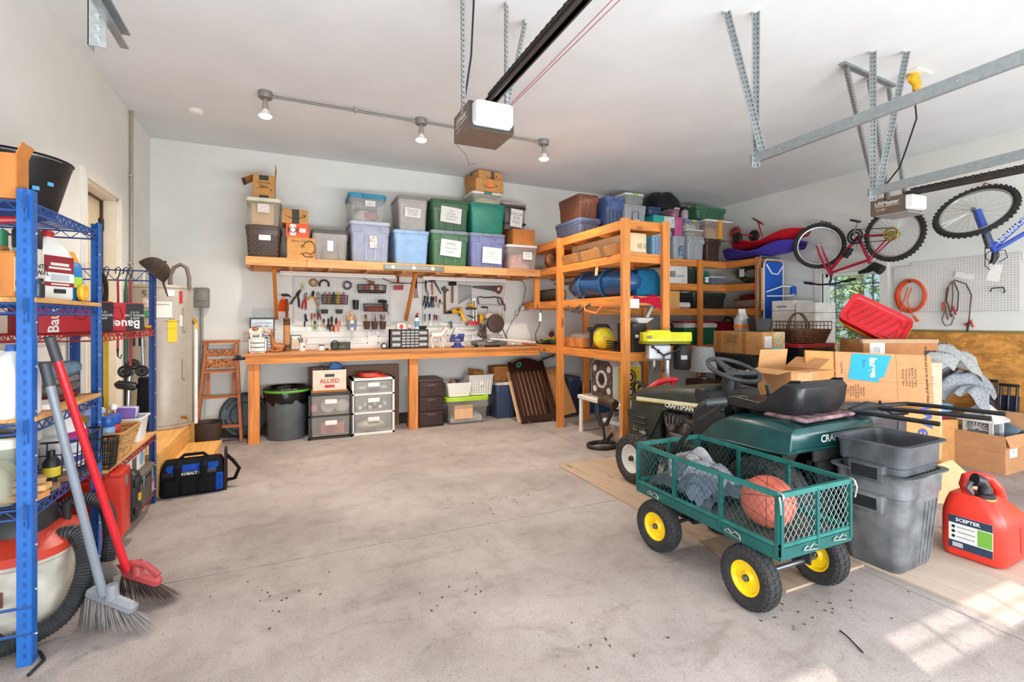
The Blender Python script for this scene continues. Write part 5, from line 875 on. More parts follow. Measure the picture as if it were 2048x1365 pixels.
def wheel(par, c, R, w_, rim, rm, tm=None, n=30, tread=True, hubm=None, side=-1, rx=0, rz=0):
    tm = tm or RUB; q = MB()
    prof = [(rim, -w_*.36), (rim+.25*(R-rim), -w_*.5), (R-.25*(R-rim), -w_*.49), (R-.04*R, -w_*.36), (R-.01*R, -w_*.15), (R-.01*R, w_*.15), (R-.04*R, w_*.36), (R-.25*(R-rim), w_*.49), (rim+.25*(R-rim), w_*.5), (rim, w_*.36)]
    q.lathe(prof, 40, (0, 0, 0), 'x', c0=False, c1=False)
    t = part('wheel', q, tm, par, loc=c, rot=(rx, 0, rz))
    if tread:
        q = MB()
        for i in range(n):
            a = 2*PI*i/n
            for u, rr_, ww in ((-.34, .955, .2), (0, .992, .26), (.34, .955, .2)):
                b = a+(PI/n if u else 0); q.at(T(0, 0, 0, b, 0, 0)).box((u*w_, 0, R*rr_), (ww*w_, R*2*PI/n*.62, R*.06), (0, u*1.2, 0))
            for s in (-1, 1): q.at(T(0, 0, 0, a, 0, 0)).box((s*w_*.47, 0, R*.87), (w_*.07, R*2*PI/n*.55, R*.14), (0, -s*.35, 0))
        part('tread', q, tm, t, kind='stuff', smooth=0)
    r = MB(); r.lathe([(rim*1.02, -w_*.37), (rim*1.06, -w_*.4), (rim*.96, -w_*.38), (rim*.85, -w_*.2), (rim*.45, -w_*.16), (rim*.3, -w_*.3), (rim*.22, -w_*.3), (rim*.22, w_*.3), (rim*.3, w_*.3), (rim*.45, w_*.16), (rim*.85, w_*.2), (rim*.96, w_*.38), (rim*1.06, w_*.4), (rim*1.02, w_*.37)], 30, (0, 0, 0), 'x', c0=False, c1=False)
    part('rim', r, rm, t)
    h_ = MB(); h_.lathe([(rim*.2, -w_*.42), (rim*.16, -w_*.44), (rim*.16, w_*.44), (rim*.2, w_*.42)], 14, (0, 0, 0), 'x').lathe([(.009, -w_*.5), (.009, w_*.5)], 8, (0, 0, 0), 'x')
    part('hub', h_, hubm or STEEL, t); return t
YW = plas('#F2C811', .35); R = .138; wx, wy = .235, .315
for sx, yy, rz in ((-1, -wy, 0), (1, -wy, 0), (-1, wy-.03, .10), (1, wy-.03, .10)): wheel(gt, (sx*wx, yy, R+.012 if sx > 0 or yy < -9 else R), R, .082, .072, YW, rz=rz)
part('rear_axle', MB().cyl((-wx+.02, -wy, R), (wx-.02, -wy, R), .011), STEEL, gt)
part('front_axle', MB().cyl((-wx+.02, wy-.05, R), (wx-.02, wy-.01, R), .011), BLK2, gt)
for sx in (-1, 1):
    part('axle_bracket', MB().box((sx*.13, -wy, .215), (.012, .07, .17)), BLK2, gt, smooth=0); part('axle_bracket', MB().box((sx*.1, wy-.03, .24), (.012, .06, .11)), BLK2, gt, smooth=0)
    part('brace_bar', MB().beam((sx*.13, -wy+.03, .2), (sx*.08, .06, .28), .02, .006), STEEL, gt, smooth=0)
part('steering_link', MB().box((0, wy-.06, .175), (.2, .18, .012), b=.004).beam((-.1, wy-.15, .172), (.1, wy-.15, .172), .02, .01), BLK2, gt)
HB = mat('#1E1F21', .35); hx = -.0
hd = part('pull_handle', MB().tube([(hx, .53, .20), (hx, .52, .3), (hx+.003, .45, .47), (hx+.005, .25, .7)], .013, 10), HB, gt)
part('handle_loop', MB().tube([(hx+.005, .25, .7), (hx-.05, .20, .76), (hx-.06, .155, .82), (hx-.04, .125, .845), (hx+.0, .10, .85), (hx+.055, .08, .852), (hx+.07, .095, .83), (hx+.06, .15, .79), (hx+.02, .24, .715)], .013, 10), HB, hd)
part('grip', MB().tube([(hx-.045, .13, .84), (hx+.055, .08, .853)], .021, 12), plas('#2F3032', .5), hd)
part('tongue', MB().cyl((hx, .53, .2), (hx, .35, .16), .014), BLK2, gt)
# ball and clothes in the cart
b = at(1536, 1003, Z=.438); b.x = min(b.x, 2.12); t = thing('basketball', 'worn orange basketball in the near end of the garden cart', 'ball', (b.x, b.y, Z0+.004+.119))
part('skin', MB().sph((0, 0, 0), .119, 32, 20), mat('#C8604A', .6, v=.12, s=6, b=.25, bs=500), t); q = MB()
for rx, ry in ((0, .5), (PI/2, .3), (.5, PI/2)):
    q.at(T(0, 0, 0, rx, ry, .6)).torus((0, 0, 0), .1187, .0014, 40, 5)
q.at(T(0, 0, .0, .2, .5, 0)).torus((0, 0, .07), .0965, .0014, 36, 5).torus((0, 0, -.07), .0965, .0014, 36, 5)
part('seams', q, flatc('#2E1D18'), t)
DEN = cloth('#8A8C93'); t = thing('jeans_pile', 'heap of faded grey jeans and jacket with brown straps in the cart', 'clothes', (2.10, 2.06, Z0+.004))
def cl(par, w_, d, h, m, seed, cx, cy, z=0, name='garment'):
    rnd = random.Random(seed); A = [(rnd.uniform(5, 17), rnd.uniform(5, 17), rnd.uniform(0, 6)) for _ in range(5)]
    def f(a, b):
        u, v_ = 2*a-1, 2*b-1; r = max(0, 1-(abs(u)**2.6+abs(v_)**2.6)*.62); zz = h*(r**.6)*(1+.28*sum(math.sin(k*u+l*v_+p) for k, l, p in A)/3)
        return (cx+u*w_/2*(1+.08*math.sin(5*v_+seed)), cy+v_*d/2*(1+.08*math.sin(6*u+seed)), z+max(.004, zz))
    return part(name, MB().grid(f, 34, 34), m, par, smooth=80)
cl(t, .42, .46, .10, mat('#4A4E58', .95, v=.15, b=.4, bs=200), 1, 0, 0); cl(t, .34, .36, .15, DEN, 2, .02, .02, .0); cl(t, .20, .26, .18, cloth('#A09E9F'), 5, .04, .1, .0, 'sleeve'); cl(t, .2, .2, .12, cloth('#6A7080'), 9, -.12, -.1, .0, 'trouser_leg')
part('strap', MB().at(T(0, 0, 0)).tube([(.10, .16, .17), (.05, .10, .185), (.02, .0, .165), (.03, -.09, .14), (.06, -.16, .06)], .013, 6), mat('#5A3A34', .5), t); part('strap', MB().tube([(-.06, .16, .16), (-.04, .1, .175), (.05, .1, .185)], .013, 6), mat('#5A3A34', .5), t)
for i in range(3): part('cuff_roll', MB().tube([(-.16+.02*i, -.04+.06*i, .06), (-.1, -.01+.06*i, .12+.02*i), (-.03, .02+.05*i, .16)], [.025, .032, .02], 10), cloth(('#8E929E', '#5E6470', '#9A9CA4')[i]), t)
# ================================================================ riding mower
MG = mat('#262E28', .42, v=.16, s=6); MT = mat('#133F3F', .26, v=.16, s=7); MK = mat('#1F1F20', .45, v=.1); mx = 2.82
mo = thing('riding_mower', 'dark green riding lawn mower with black steering wheel and seat behind the cart', 'mower', (mx, 2.495, .012))
def yloft(secs, n=4):
    """rounded cross sections in XZ, along Y: (y, half width bottom, half width top, z0, z1, r)"""
    rings = []
    for y, wb_, wt_, z0, z1, r in secs:
        P = [(-wb_, z0)]; 
        for i in range(n+1): a = PI-i*PI/2/n; P.append((-wt_+r+r*math.cos(a), z1-r+r*math.sin(a)))
        P += [(-wt_*.4, z1+r*.12), (wt_*.4, z1+r*.12)]
        for i in range(n+1): a = PI/2-i*PI/2/n; P.append((wt_-r+r*math.cos(a), z1-r+r*math.sin(a)))
        P.append((wb_, z0)); rings.append([(x, y, z) for x, z in P])
    return MB().loft(rings)
hood = part('hood', yloft([(.84, .19, .17, .36, .60, .05), (.82, .24, .22, .30, .67, .06), (.74, .265, .24, .29, .715, .07), (.52, .28, .25, .36, .748, .07), (.46, .282, .252, .46, .757, .07), (.38, .284, .254, .59, .77, .07), (.3, .285, .255, .625, .785, .07), (.07, .285, .255, .63, .81, .07), (.03, .275, .245, .63, .812, .07)]), MG, mo)
part('nose_panel', MB().at(T(-.262, .60, .40, 0, 0, .03)).prism([(-.18, -.10), (.17, -.10), (.2, .14), (-.18, .2)], -.012, .012, 'x'), MG, hood)
for i in range(3): part('vent', MB().at(T(-.272, .64, .5-.045*i, 0, -.1, .03)).box((0, 0, 0), (.03, .15, .018), b=.006), mat('#151A17', .5), hood)
st = part('stripe', MB().add([(-.2755, .69, .637), (-.272, .69, .662), (-.2735, .02, .706), (-.281, .02, .688)], [(0, 3, 2, 1)]), mat('#C9C3A2', .5), hood, smooth=0)
part('stripe_gold', MB().add([(-.2775, .69, .628), (-.2765, .69, .637), (-.282, .02, .688), (-.283, .02, .680)], [(0, 3, 2, 1)]), mat('#B89A3A', .5), hood, smooth=0)
text('CRAFTSMAN', .05, flatc('#DAD8CC'), hood, (-.2865, .20, .655), (PI/2+.0, -.045, -PI/2), bold=.02); text('LT', .05, flatc('#C9A93A'), hood, (-.279, .70, .40), FXm, bold=.02); text('1000', .04, flatc('#D8CFB0'), hood, (-.279, .61, .385), FXm, bold=.02)
part('grille', MB().bx(-.17, .17, .835, .85, .38, .58), mat('#151716', .5), mo, smooth=0)
for s in (-1, 1): part('headlight', MB().box((s*.13, .835, .6), (.1, .03, .06), b=.01), clear('#D8D8D0', .8), mo)
part('engine', MB().box((0, .25, .46), (.42, .36, .26), b=.03).cyl((-.21, .32, .52), (-.255, .32, .52), .06).cyl((-.21, .16, .50), (-.25, .16, .50), .04).box((-.23, .24, .42), (.05, .2, .05), b=.01).cyl((-.21, .24, .56), (-.24, .24, .56), .03), mat('#6A6560', .5, v=.3, s=25, metal=.4), mo)
for i in range(5): part('cooling_fin', MB().box((-.235, .38-.035*i, .55), (.04, .012, .08)), mat('#55514D', .5, metal=.5), mo, smooth=0)
part('muffler', MB().cyl((-.23, .42, .33), (-.23, .56, .33), .05), mat('#5A4638', .6, v=.2), mo)
part('chassis', MB().bx(-.17, -.14, -.75, .82, .22, .32).bx(.14, .17, -.75, .82, .22, .32).bx(-.17, .17, .6, .8, .24, .28).bx(-.2, .2, -.76, -.7, .2, .5), MK, mo, smooth=0)
part('dash', MB().loft([[(-.27, .08, .45), (.27, .08, .45), (.25, .08, .80), (-.25, .08, .80)], [(-.285, -.02, .45), (.285, -.02, .45), (.26, -.02, .79), (-.26, -.02, .79)], [(-.25, -.14, .42), (.25, -.14, .42), (.2, -.12, .66), (-.2, -.12, .66)]]), MK, mo)
part('control_panel', MB().add([(-.262, .05, .785), (-.264, -.03, .76), (-.21, -.1, .68), (-.12, -.08, .72), (-.14, .04, .81)], [(0, 1, 2, 3, 4)]), mat('#33363A', .4), mo, smooth=0); part('control_label', MB().box((-.22, .0, .775), (.05, .05, .004), (.3, .1, 0)), flatc('#B8B4A4'), mo, smooth=0)
part('lower_cowl', MB().loft([[(-.24, -.05, .25), (.24, -.05, .25), (.24, -.02, .5), (-.24, -.02, .5)], [(-.20, -.18, .24), (.20, -.18, .24), (.20, -.14, .62), (-.20, -.14, .62)]]), mat('#17181A', .25, v=.08), mo)
part('steering_column', MB().tube([(0, -.06, .6), (0, -.03, .74), (0, .0, .80), (0, -.02, .9)], [.13, .085, .07, .06], 20), MK, mo)
sw = part('steering_wheel', MB().torus((0, 0, 0), .175, .016, 40, 10), plas('#3A3B3C', .5), mo, loc=(.0, -.03, .935), rot=(R_(22), 0, 0))
part('hub', MB().rloft([(-.045, .07, .07, .02), (-.012, .12, .09, .03), (-.004, .1, .07, .02)]), plas('#444546', .5), sw)
for a in (R_(90), R_(-25), R_(205)): part('spoke', MB().tube([(.03*math.cos(a), .03*math.sin(a), -.02), (.1*math.cos(a), .1*math.sin(a), -.012), (.172*math.cos(a), .172*math.sin(a), 0)], [.028, .022, .018], 8), plas('#444546', .5), sw)
part('fender', yloft([(-.745, .36, .35, .575, .665, .03), (-.73, .385, .37, .555, .69, .04), (-.6, .40, .375, .55, .71, .05), (-.3, .40, .37, .545, .69, .05), (-.16, .39, .35, .52, .63, .05), (-.06, .37, .34, .48, .53, .03), (0.02, .35, .33, .45, .48, .02)]), MT, mo)
part('fender_lip', MB().tube([(-.352, .0, .455), (-.375, -.08, .485), (-.395, -.2, .53), (-.405, -.35, .545), (-.405, -.6, .55), (-.39, -.73, .56), (-.36, -.75, .575), (.36, -.75, .575)], .009, 6), MT, mo)
text('CRAFTSMAN', .058, flatc('#C9CDC8'), mo, (.015, -.749, .622), FY_, bold=.02)
for s in (-1, 1): part('footrest', MB().box((s*.31, .05, .27), (.16, .5, .02), (.0, 0, 0), b=.006), MK, mo)
part('rear_plate', MB().bx(-.2, .25, -.742, -.73, .28, .56), mat('#4A4A4A', .4, metal=.6, v=.2), mo, smooth=0)
q = MB()
for i in range(3): q.lathe([(.012, -.746), (.012, -.742)], 10, (-.1+.06*i, 0, .45-.05*i), 'y')
part('plate_holes', q, BLACK, mo, kind='stuff')
part('seat_pan', MB().box((0, -.5, .70), (.36, .34, .03), b=.01), BLK2, mo)
sp = [(-.13, .715), (-.13, .755), (-.2, .778), (-.38, .765), (-.46, .79), (-.53, .87), (-.60, .925), (-.66, .93), (-.69, .90), (-.675, .80), (-.63, .735), (-.5, .715)]
cy_, cz_ = -.42, .80; rings = []
for x, k in ((-.22, .82), (-.21, .92), (-.18, 1), (0, .985), (.18, 1), (.21, .92), (.22, .82)): rings.append([(x, cy_+(y-cy_)*k, cz_+(z-cz_)*k) for y, z in sp])
part('seat', MB().loft(rings), mat('#1F2022', .36, v=.1), mo)
for s in (-1, 1): part('seat_welt', MB().tube([(s*.19, y, z+.004) for y, z in sp[1:8]], .006, 6), mat('#1A1B1C', .4), mo)
part('crack', MB().tube([(-.13, -.17, .777), (-.1, -.2, .781), (-.12, -.25, .777)], .004, 5), mat('#8A7A52', .8), mo)
part('gear_lever', MB().tube([(-.27, -.28, .5), (-.262, -.2, .6), (-.245, -.16, .68)], .009, 8).sph((-.245, -.15, .695), .024, 12, 8), MK, mo); part('shift_lever', MB().tube([(.18, -.26, .55), (.16, -.2, .72), (.15, -.18, .84)], [.012, .014, .016], 8), mat('#38393A', .4), mo)
part('plaid_cushion', MB().box((.0, -.58, .722), (.5, .26, .022), (.0, .0, .06), b=.01), mat('#8A6A6E', .9, v=.45, s=12), mo)
RT = mat('#3A3634', .8, v=.2, s=25, b=.25, bs=60)
for s in (-1, 1):
    wheel(mo, (s*.345, .60, .19), .19, .15, .105, flatc('#D8D5CC', .4), RT, 26, True, mat('#4A3A30', .5), rz=.0)
    wheel(mo, (s*.32, -.53, .245), .245, .20, .115, flatc('#D8D5CC', .4), RT, 26)
part('front_axle', MB().cyl((-.3, .6, .2), (.3, .6, .2), .02), MK, mo); part('rear_axle', MB().cyl((-.3, -.53, .245), (.3, -.53, .245), .022), MK, mo)
part('mower_deck', MB().rloft([(.09, .80, .5, .15), (.19, .8, .5, .15), (.21, .6, .4, .15)], n=4), mat('#23403E', .5, v=.25), mo, loc=(0, .0, 0))
# ================================================================ nested black bins
def openbin(lab, loc, w0, d0, w1, d1, h, rz, m, r=.05, group=None):
    t = thing('recycling_bin', lab, 'bin', loc, rz, group); th = .008
    part('shell', MB().rloft([(0, w0-.02, d0-.02, r*.7), (.012, w0, d0, r), (h*.76, w0+(w1-w0)*.76, d0+(d1-d0)*.76, r), (h*.775, w0+(w1-w0)*.77+.014, d0+(d1-d0)*.77+.014, r), (h-.03, w1, d1, r), (h-.012, w1+.005, d1+.005, r), (h-.008, w1+.05, d1+.05, r+.015), (h, w1+.052, d1+.052, r+.015), (h, w1-.004, d1-.004, r), (h-.03, w1-2*th, d1-2*th, r), (.02, w0-2*th, d0-2*th, r*.8)], n=5), m, t)
    q = MB(); s0 = w0/2+(w1-w0)*.40
    part('handle_lug', MB().rloft([(h*.60, .02, .15, .008), (h*.61, .05, .16, .01), (h*.78, .06, .17, .012), (h*.79, .03, .15, .01)], n=2), m, t, loc=(-s0-.012, 0, 0)); part('handle_lug', MB().rloft([(h*.60, .02, .15, .008), (h*.61, .05, .16, .01), (h*.78, .06, .17, .012), (h*.79, .03, .15, .01)], n=2), m, t, loc=(s0+.012, 0, 0))
    part('hand_recess', MB().bx(-s0-.044, -s0-.036, -.06, .06, h*.64, h*.755), mat('#1B1C1E', .5), t, smooth=0)
    for i in range(4):
        x = .02+.035*i; part('rib', MB().beam((x, -d0/2-.001, .03), (x*1.1, -d0/2-(d1-d0)/2*.7-.001, h*.70), .008, .01, (0, -1, 0)), m, t, smooth=0)
    return t
BN = mat('#686A6C', .45, v=.24, s=9, b=.08, bs=90)
openbin('lower of two nested grey-black recycling bins beside the garden cart', (2.92, 1.545, .012), .335, .255, .415, .335, .505, .05, BN)
openbin('upper recycling bin nested inside its twin, rim highest, beside the garden cart', (2.92, 1.545, .165), .318, .238, .40, .32, .505, .05, mat('#4C4F53', .45, v=.2, s=10, b=.08, bs=90))
# ================================================================ fuel can
FR = mat('#D93626', .38, v=.06, s=5); t = thing('fuel_can', 'red plastic fuel can with black spout on the pale plywood', 'fuel can', (3.45, 1.355, .012), .06)
part('tank', MB().rloft([(0, .30, .22, .03), (.012, .335, .26, .05), (.05, .345, .27, .05), (.20, .345, .27, .05), (.24, .335, .262, .05, -.004, .002), (.29, .27, .225, .05, -.03, .01), (.33, .2, .18, .05, -.055, .02), (.345, .15, .14, .05, -.07, .02)], n=5), FR, t)
part('side_panel', MB().loft([[(.03, -.137, .05), (.15, -.137, .05), (.16, -.137, .19), (.02, -.137, .19)], [(.045, -.13, .19), (.135, -.13, .19), (.1, -.115, .25), (.05, -.115, .25)]]), mat('#C22F22', .42), t)
part('handle', MB().tube([(-.01, .06, .315), (-.03, .075, .37), (-.025, .07, .41), (.01, .04, .425), (.05, -.01, .41), (.09, -.03, .355), (.115, -.03, .29)], [.03, .024, .022, .022, .022, .024, .03], 12), FR, t)
part('neck', MB().lathe([(.042, .315), (.042, .345), (.036, .35)], 20, (-.09, -.03, 0)), FR, t); part('collar', MB().lathe([(.045, .335), (.045, .36), (.03, .365)], 20, (-.09, -.03, 0)), BLACK, t)
part('spout', MB().tube([(-.09, -.03, .355), (-.09, -.03, .40), (-.1, -.02, .42), (-.125, .0, .43)], [.03, .026, .032, .036], 12), BLACK, t); part('spout_trigger', MB().tube([(-.12, .01, .41), (-.14, .02, .38), (-.135, .0, .35)], [.018, .014, .008], 8), plas('#4A4A4C'), t); part('seal', MB().torus((-.09, -.03, .335), .043, .004, 20, 6), plas('#B9C23A'), t)
lb = part('sticker', MB().bx(-.1745, -.1725, -.09, .09, .05, .225), flatc('#DCDCD6'), t, smooth=0)
part('sticker_header', MB().bx(-.1755, -.1745, -.09, .09, .185, .225), flatc('#22344E'), lb, smooth=0); part('sticker_footer', MB().bx(-.1755, -.1745, -.09, .09, .05, .09), flatc('#22344E'), lb, smooth=0); part('sticker_picture', MB().bx(-.1755, -.1745, -.088, -.03, .095, .18), flatc('#6FA83C'), lb, smooth=0)
text('SCEPTER', .026, flatc('#EEEEEE'), lb, (-.1762, .01, .205), FXm, bold=.02, name='print')
for i in range(3): part('bullet', MB().lathe([(.008, -.1755), (.008, -.1745)], 12, (0, .07, .165-.026*i), 'x'), BLACK, lb); part('text_line', MB().bx(-.1753, -.1745, -.02, .055, .163-.026*i, .168-.026*i), flatc('#8A8C90'), lb, smooth=0)
for i in range(9): part('barcode_bar', MB().bx(-.1762, -.1755, .03+.005*i, .0325+.005*i, .058, .082), flatc('#E8E8E4'), lb, smooth=0)
# ================================================================ left racks
BLUE = mat('#1F62B0', .4, v=.06); BLUED = mat('#274C8C', .45, v=.08); REDR = mat('#A8322C', .45, v=.1)
X0, X1 = -1.37, -.905; YA, YM, YC = 2.40, 3.12, 4.19
def post(t, x, y, h, m, sx, sy, name='post'):
    """slotted angle upright, flanges towards +sx and +sy"""
    q = MB(); w_ = .042; q.bx(min(x, x+sx*w_), max(x, x+sx*w_), y-.002, y+.002, 0, h).bx(x-.002, x+.002, min(y, y+sy*w_), max(y, y+sy*w_), 0, h)
    o = part(name, q, m, t, smooth=0); s = MB(); n = int(h/.038)
    for i in range(n):
        z = .03+i*.038; s.bx(x+sx*.014, x+sx*.022, y-.003, y+.003, z, z+.018) if sx > 0 else s.bx(x-.022, x-.014, y-.003, y+.003, z, z+.018); s.box((x, y+sy*.022, z+.01), (.005, .005, .012))
    part('slots', s, mat('#1B478A', .6), o, kind='stuff', smooth=0)
    b = MB()
    for i in range(int(h/.17)): b.lathe([(.005, 0), (.004, .004)], 8, (x+.002, y+sy*.032, .1+.17*i), 'x')
    part('rivets', b, metal('#C8CCD0', .3), o, kind='stuff')
def wshelf(t, x0, x1, y0, y1, z, m, deck=True, board=None, name='wire_shelf'):
    q = MB(); h = .035; r = .0035
    for x in (x0, x1):
        q.tube([(x, y0, z), (x, y1, z)], r*1.2, 5).tube([(x, y0, z-h), (x, y1, z-h)], r*1.2, 5); n = int((y1-y0)/.06); q.tube([(x, y0+(y1-y0)*i/(2*n), z-(h if i % 2 else 0)) for i in range(2*n+1)], r*.8, 5)
    for y in (y0, y1):
        q.tube([(x0, y, z), (x1, y, z)], r*1.2, 5).tube([(x0, y, z-h), (x1, y, z-h)], r*1.2, 5); n = int((x1-x0)/.07); q.tube([(x0+(x1-x0)*i/(2*n), y, z-(h if i % 2 else 0)) for i in range(2*n+1)], r*.8, 5)
    o = part(name, q, m, t)
    if deck:
        q = MB(); n = int((y1-y0)/.028)
        for i in range(1, n): y = y0+(y1-y0)*i/n; q.tube([(x0, y, z+.004), (x1, y, z+.004)], .0022, 4)
        for i in (1, 2): x = x0+(x1-x0)*i/3; q.tube([(x, y0, z-.001), (x, y1, z-.001)], r, 4)
        part('deck_wires', q, m, o, kind='stuff')
    if board: part('board', MB().bx(x0+.004, x1+.012, y0+.01, y1-.01, z+.007, z+.025), board, o, smooth=0)
def bracket(t, x, y, z, m, sy):
    part('bracket', MB().prism([(y, z), (y+sy*.05, z+.0), (y+sy*.06, z-.03), (y+sy*.02, z-.05), (y+sy*.02, z-.09), (y, z-.09)], x-.004, x-.001, 'x'), m, t, smooth=0)
WBD = mat('#CE9A5C', .6, 'wy', v=.16)
bt = thing('blue_rack', 'blue slotted steel rack nearest the camera at the left edge', 'rack', ((X0+X1)/2, (YA+YM)/2, 0)); ctr = bt.location
lx0, lx1, ly0, ly1 = X0-ctr.x, X1-ctr.x, YA-ctr.y, YM-ctr.y
for x, sx in ((lx0, 1), (lx1, -1)):
    for y, sy in ((ly0, 1), (ly1, -1)): post(bt, x, y, 1.79, BLUE, sx, sy)
for z, bd_ in ((1.745, None), (1.36, WBD), (.905, WBD), (.585, None)):
    wshelf(bt, lx0+.01, lx1-.006, ly0+.01, ly1-.01, z, BLUED, True, bd_)
    for y, sy in ((ly0, -1), (ly1, -1)): bracket(bt, lx1-.004, y+.0, z+.02, BLUE, sy)
for z in (.22, .12): part('cross_rod', MB().tube([(lx0, ly0, z), (lx1, ly0, z)], .006, 6), BLUED, bt)
rt = thing('red_shelf_rack', 'blue-posted rack with red wire shelves between the blue rack and the water heater', 'rack', ((X0+X1)/2, (YM+YC)/2+.02, 0)); c2 = rt.location
ry0, ry1 = YM+.045-c2.y, YC-c2.y
for x, sx in ((lx0, 1), (lx1, -1)):
    for y, sy in ((ry0, 1), (ry1, -1)):
        if sx > 0 or sy < 0: post(rt, x, y, 1.665, BLUED, sx, sy)
for z, bd_ in ((1.225, None), (.485, WBD), (.10, None)): wshelf(rt, lx0+.01, lx1-.006, ry0+.01, ry1-.01, z, REDR, True, bd_)
q = MB(); y = ry1-.012
for z in (1.645, 1.575): q.tube([(lx0, y, z), (lx1, y, z)], .005, 6)
q.tube([(lx0+(lx1-lx0)*i/8, y, 1.645 if i % 2 else 1.575) for i in range(9)], .004, 6); part('end_truss', q, BLUED, rt)
q = MB(); x = lx0
for z in (1.645, 1.575): q.tube([(x, ry0, z), (x, ry1, z)], .005, 6)
q.tube([(x, ry0+(ry1-ry0)*i/16, 1.645 if i % 2 else 1.575) for i in range(17)], .004, 6); part('back_truss', q, BLUED, rt)
# ---- on the blue rack
zt = 1.755; p = Vector((-1.08, 2.83, zt))
def pot(lab, loc, r0, r1, h, m, name='bucket', bail=None, stick=None):
    t = thing(name, lab, 'bucket', loc); part('body', MB().lathe([(0, 0), (r0-.01, 0), (r0, .008), (r1*.985, h*.9), (r1, h*.92), (r1, h*.985), (r1+.008, h), (r1-.004, h-.002), (r1*.96, h*.9), (r0*.95, .012), (0, .012)], 36, c0=False, c1=False), m, t)
    if bail:
        part('bail', MB().torus((0, 0, h*.95), r1+.006, .0025, 30, 6, 'z', 1, PI*.95, PI*1.9), metal('#D2D2D0', .3), t, rot=(0, 0, 0)); part('bail_grip', MB().cyl((-.035, -r1-.012, h*.95), (.035, -r1-.012, h*.95), .009, n=10), WHITE, t)
    for k, (a, z) in enumerate(stick or []): part('sticker', MB().box((math.cos(a)*r1*.905, math.sin(a)*r1*.905, z), (.004, .024, .016), (0, 0, a)), flatc('#5FA8D8'), t)
    return t
pot('large black round tub with a wire handle on top of the blue rack', (-1.13, 2.80, zt), .15, .205, .245, plas('#1F1F20', .4), 'planter_tub', True, [(-.75, .10), (-.45, .13)])
cbox('tan cardboard box at the top left corner of the blue rack', (-1.095, 2.462, zt), .28, .09, .17, m=CARDO, tape=None, flaps={'+x': (20, .05)})
def jug(lab, loc, w_, d, h, body, cap, lab_m=None, rz=0, text_=None, sec=None, a=None, name='jug'):
    """handled bottle facing +X after rz"""
    t = thing(name, lab, 'bottle', loc, rz)
    part('body', MB().rloft([(0, w_*.9, d*.9, .02), (.01, w_, d, .03), (h*.62, w_, d, .03), (h*.76, w_*.86, d*.8, .03), (h*.88, w_*.45, d*.5, .02), (h*.93, .036, .036, .016)], n=4), body, t)
    part('handle', MB().tube([(0, d*.12, h*.88), (0, d*.38, h*.9), (0, d*.50, h*.80), (0, d*.49, h*.68), (0, d*.40, h*.6)], .013, 8), body, t)
    part('cap', MB().lathe([(.021, h*.92), (.021, h), (.018, h+.004)], 16), cap, t)
    for k, (z0, z1, u, m_) in enumerate(lab_m or []):
        part('printed_label', MB().bx(-w_*.5*u, w_*.5*u, -d/2-.003-.0006*k, -d/2, h*z0, h*z1), m_, t, smooth=0)
    for s_, z, sz, m_ in text_ or []: text(s_, sz, m_, t, (0, -d/2-.004, h*z), bold=.01)
    return t
FP = PI/2-.42   # faces the camera from the left rack (towards +X -Y)
zb = 1.386
jug('white jug with a dark red label on the upper board of the blue rack', (-.99, 2.77, zb), .17, .10, .30, flatc('#E6E5E0', .4), RED, [(.40, .64, .8, flatc('#8E2430')), (.26, .39, .8, flatc('#E9E9E6')), (.20, .26, .8, flatc('#8E2430')), (.50, .54, .5, WHITE), (.45, .48, .6, WHITE), (.22, .24, .5, WHITE), (.28, .37, .5, flatc('#B9BCC0')), (.10, .16, .3, INK)], FP)
t = thing('thinner_can', 'tall pale can lettered in black beside the white jug', 'can', (-1.0, 2.62, zb), FP); part('can', MB().lathe([(.045, 0), (.045, .2), (.035, .215), (.02, .22)], 22), flatc('#D9D2B8', .4), t); part('band', MB().lathe([(.0455, .03), (.0455, .06)], 22, c0=False, c1=False), flatc('#A9C65A'), t); part('cap', MB().lathe([(.044, .205), (.046, .215), (.046, .275), (.04, .285)], 20), mat('#2B2D30', .4), t); text('PENTE\nLOWAL', .026, INK, t, (0, -.0465, .12), bold=.02)
t = thing('spray_bottle', 'bottle with a green cap in the upper left of the blue rack', 'bottle', (-1.02, 2.46, zb), FP); part('body', MB().lathe([(.03, 0), (.034, .01), (.034, .17), (.02, .2)], 18), mat('#8A5A2E', .3), t); part('cap', MB().lathe([(.024, .195), (.024, .25), (.02, .255)], 16), plas('#1F6B46'), t); part('label', MB().lathe([(.0345, .05), (.0345, .15)], 18, c0=False, c1=False), PAPER, t)
t, = [cbox('orange carton with a pale panel and red oval, left edge of blue rack', (-.97, 2.455, zb), .10, .07, .17, rz=FP, m=CARDO, tape=None)]; part('panel', MB().bx(-.042, .03, -.037, -.0355, .02, .15), flatc('#E2CBA8'), t, smooth=0); part('oval', MB().lathe([(.03, -.038), (.03, -.036)], 18, (-.01, 0, .05), 'y'), flatc('#D9432F'), t)
solo('dark_jar', MB().lathe([(.024, 0), (.026, .006), (.026, .055), (.022, .06), (.022, .075)], 16), mat('#2A3036', .3), 'small dark jar at the front left of the upper board', 'jar', None, (-.915, 2.462, zb))
t = thing('polish_tin', 'yellow and cream tin between the green-capped bottle and lettered can', 'tin', (-1.08, 2.57, zb)); part('tin', MB().box((0, 0, .075), (.1, .06, .15), (0, 0, FP), b=.006), flatc('#E0C89A'), t); part('band', MB().box((0, 0, .1), (.102, .062, .04), (0, 0, FP)), flatc('#D9B23A'), t); part('cap', MB().cyl((0, 0, .15), (0, 0, .19), .022), plas('#D6D2CC'), t)
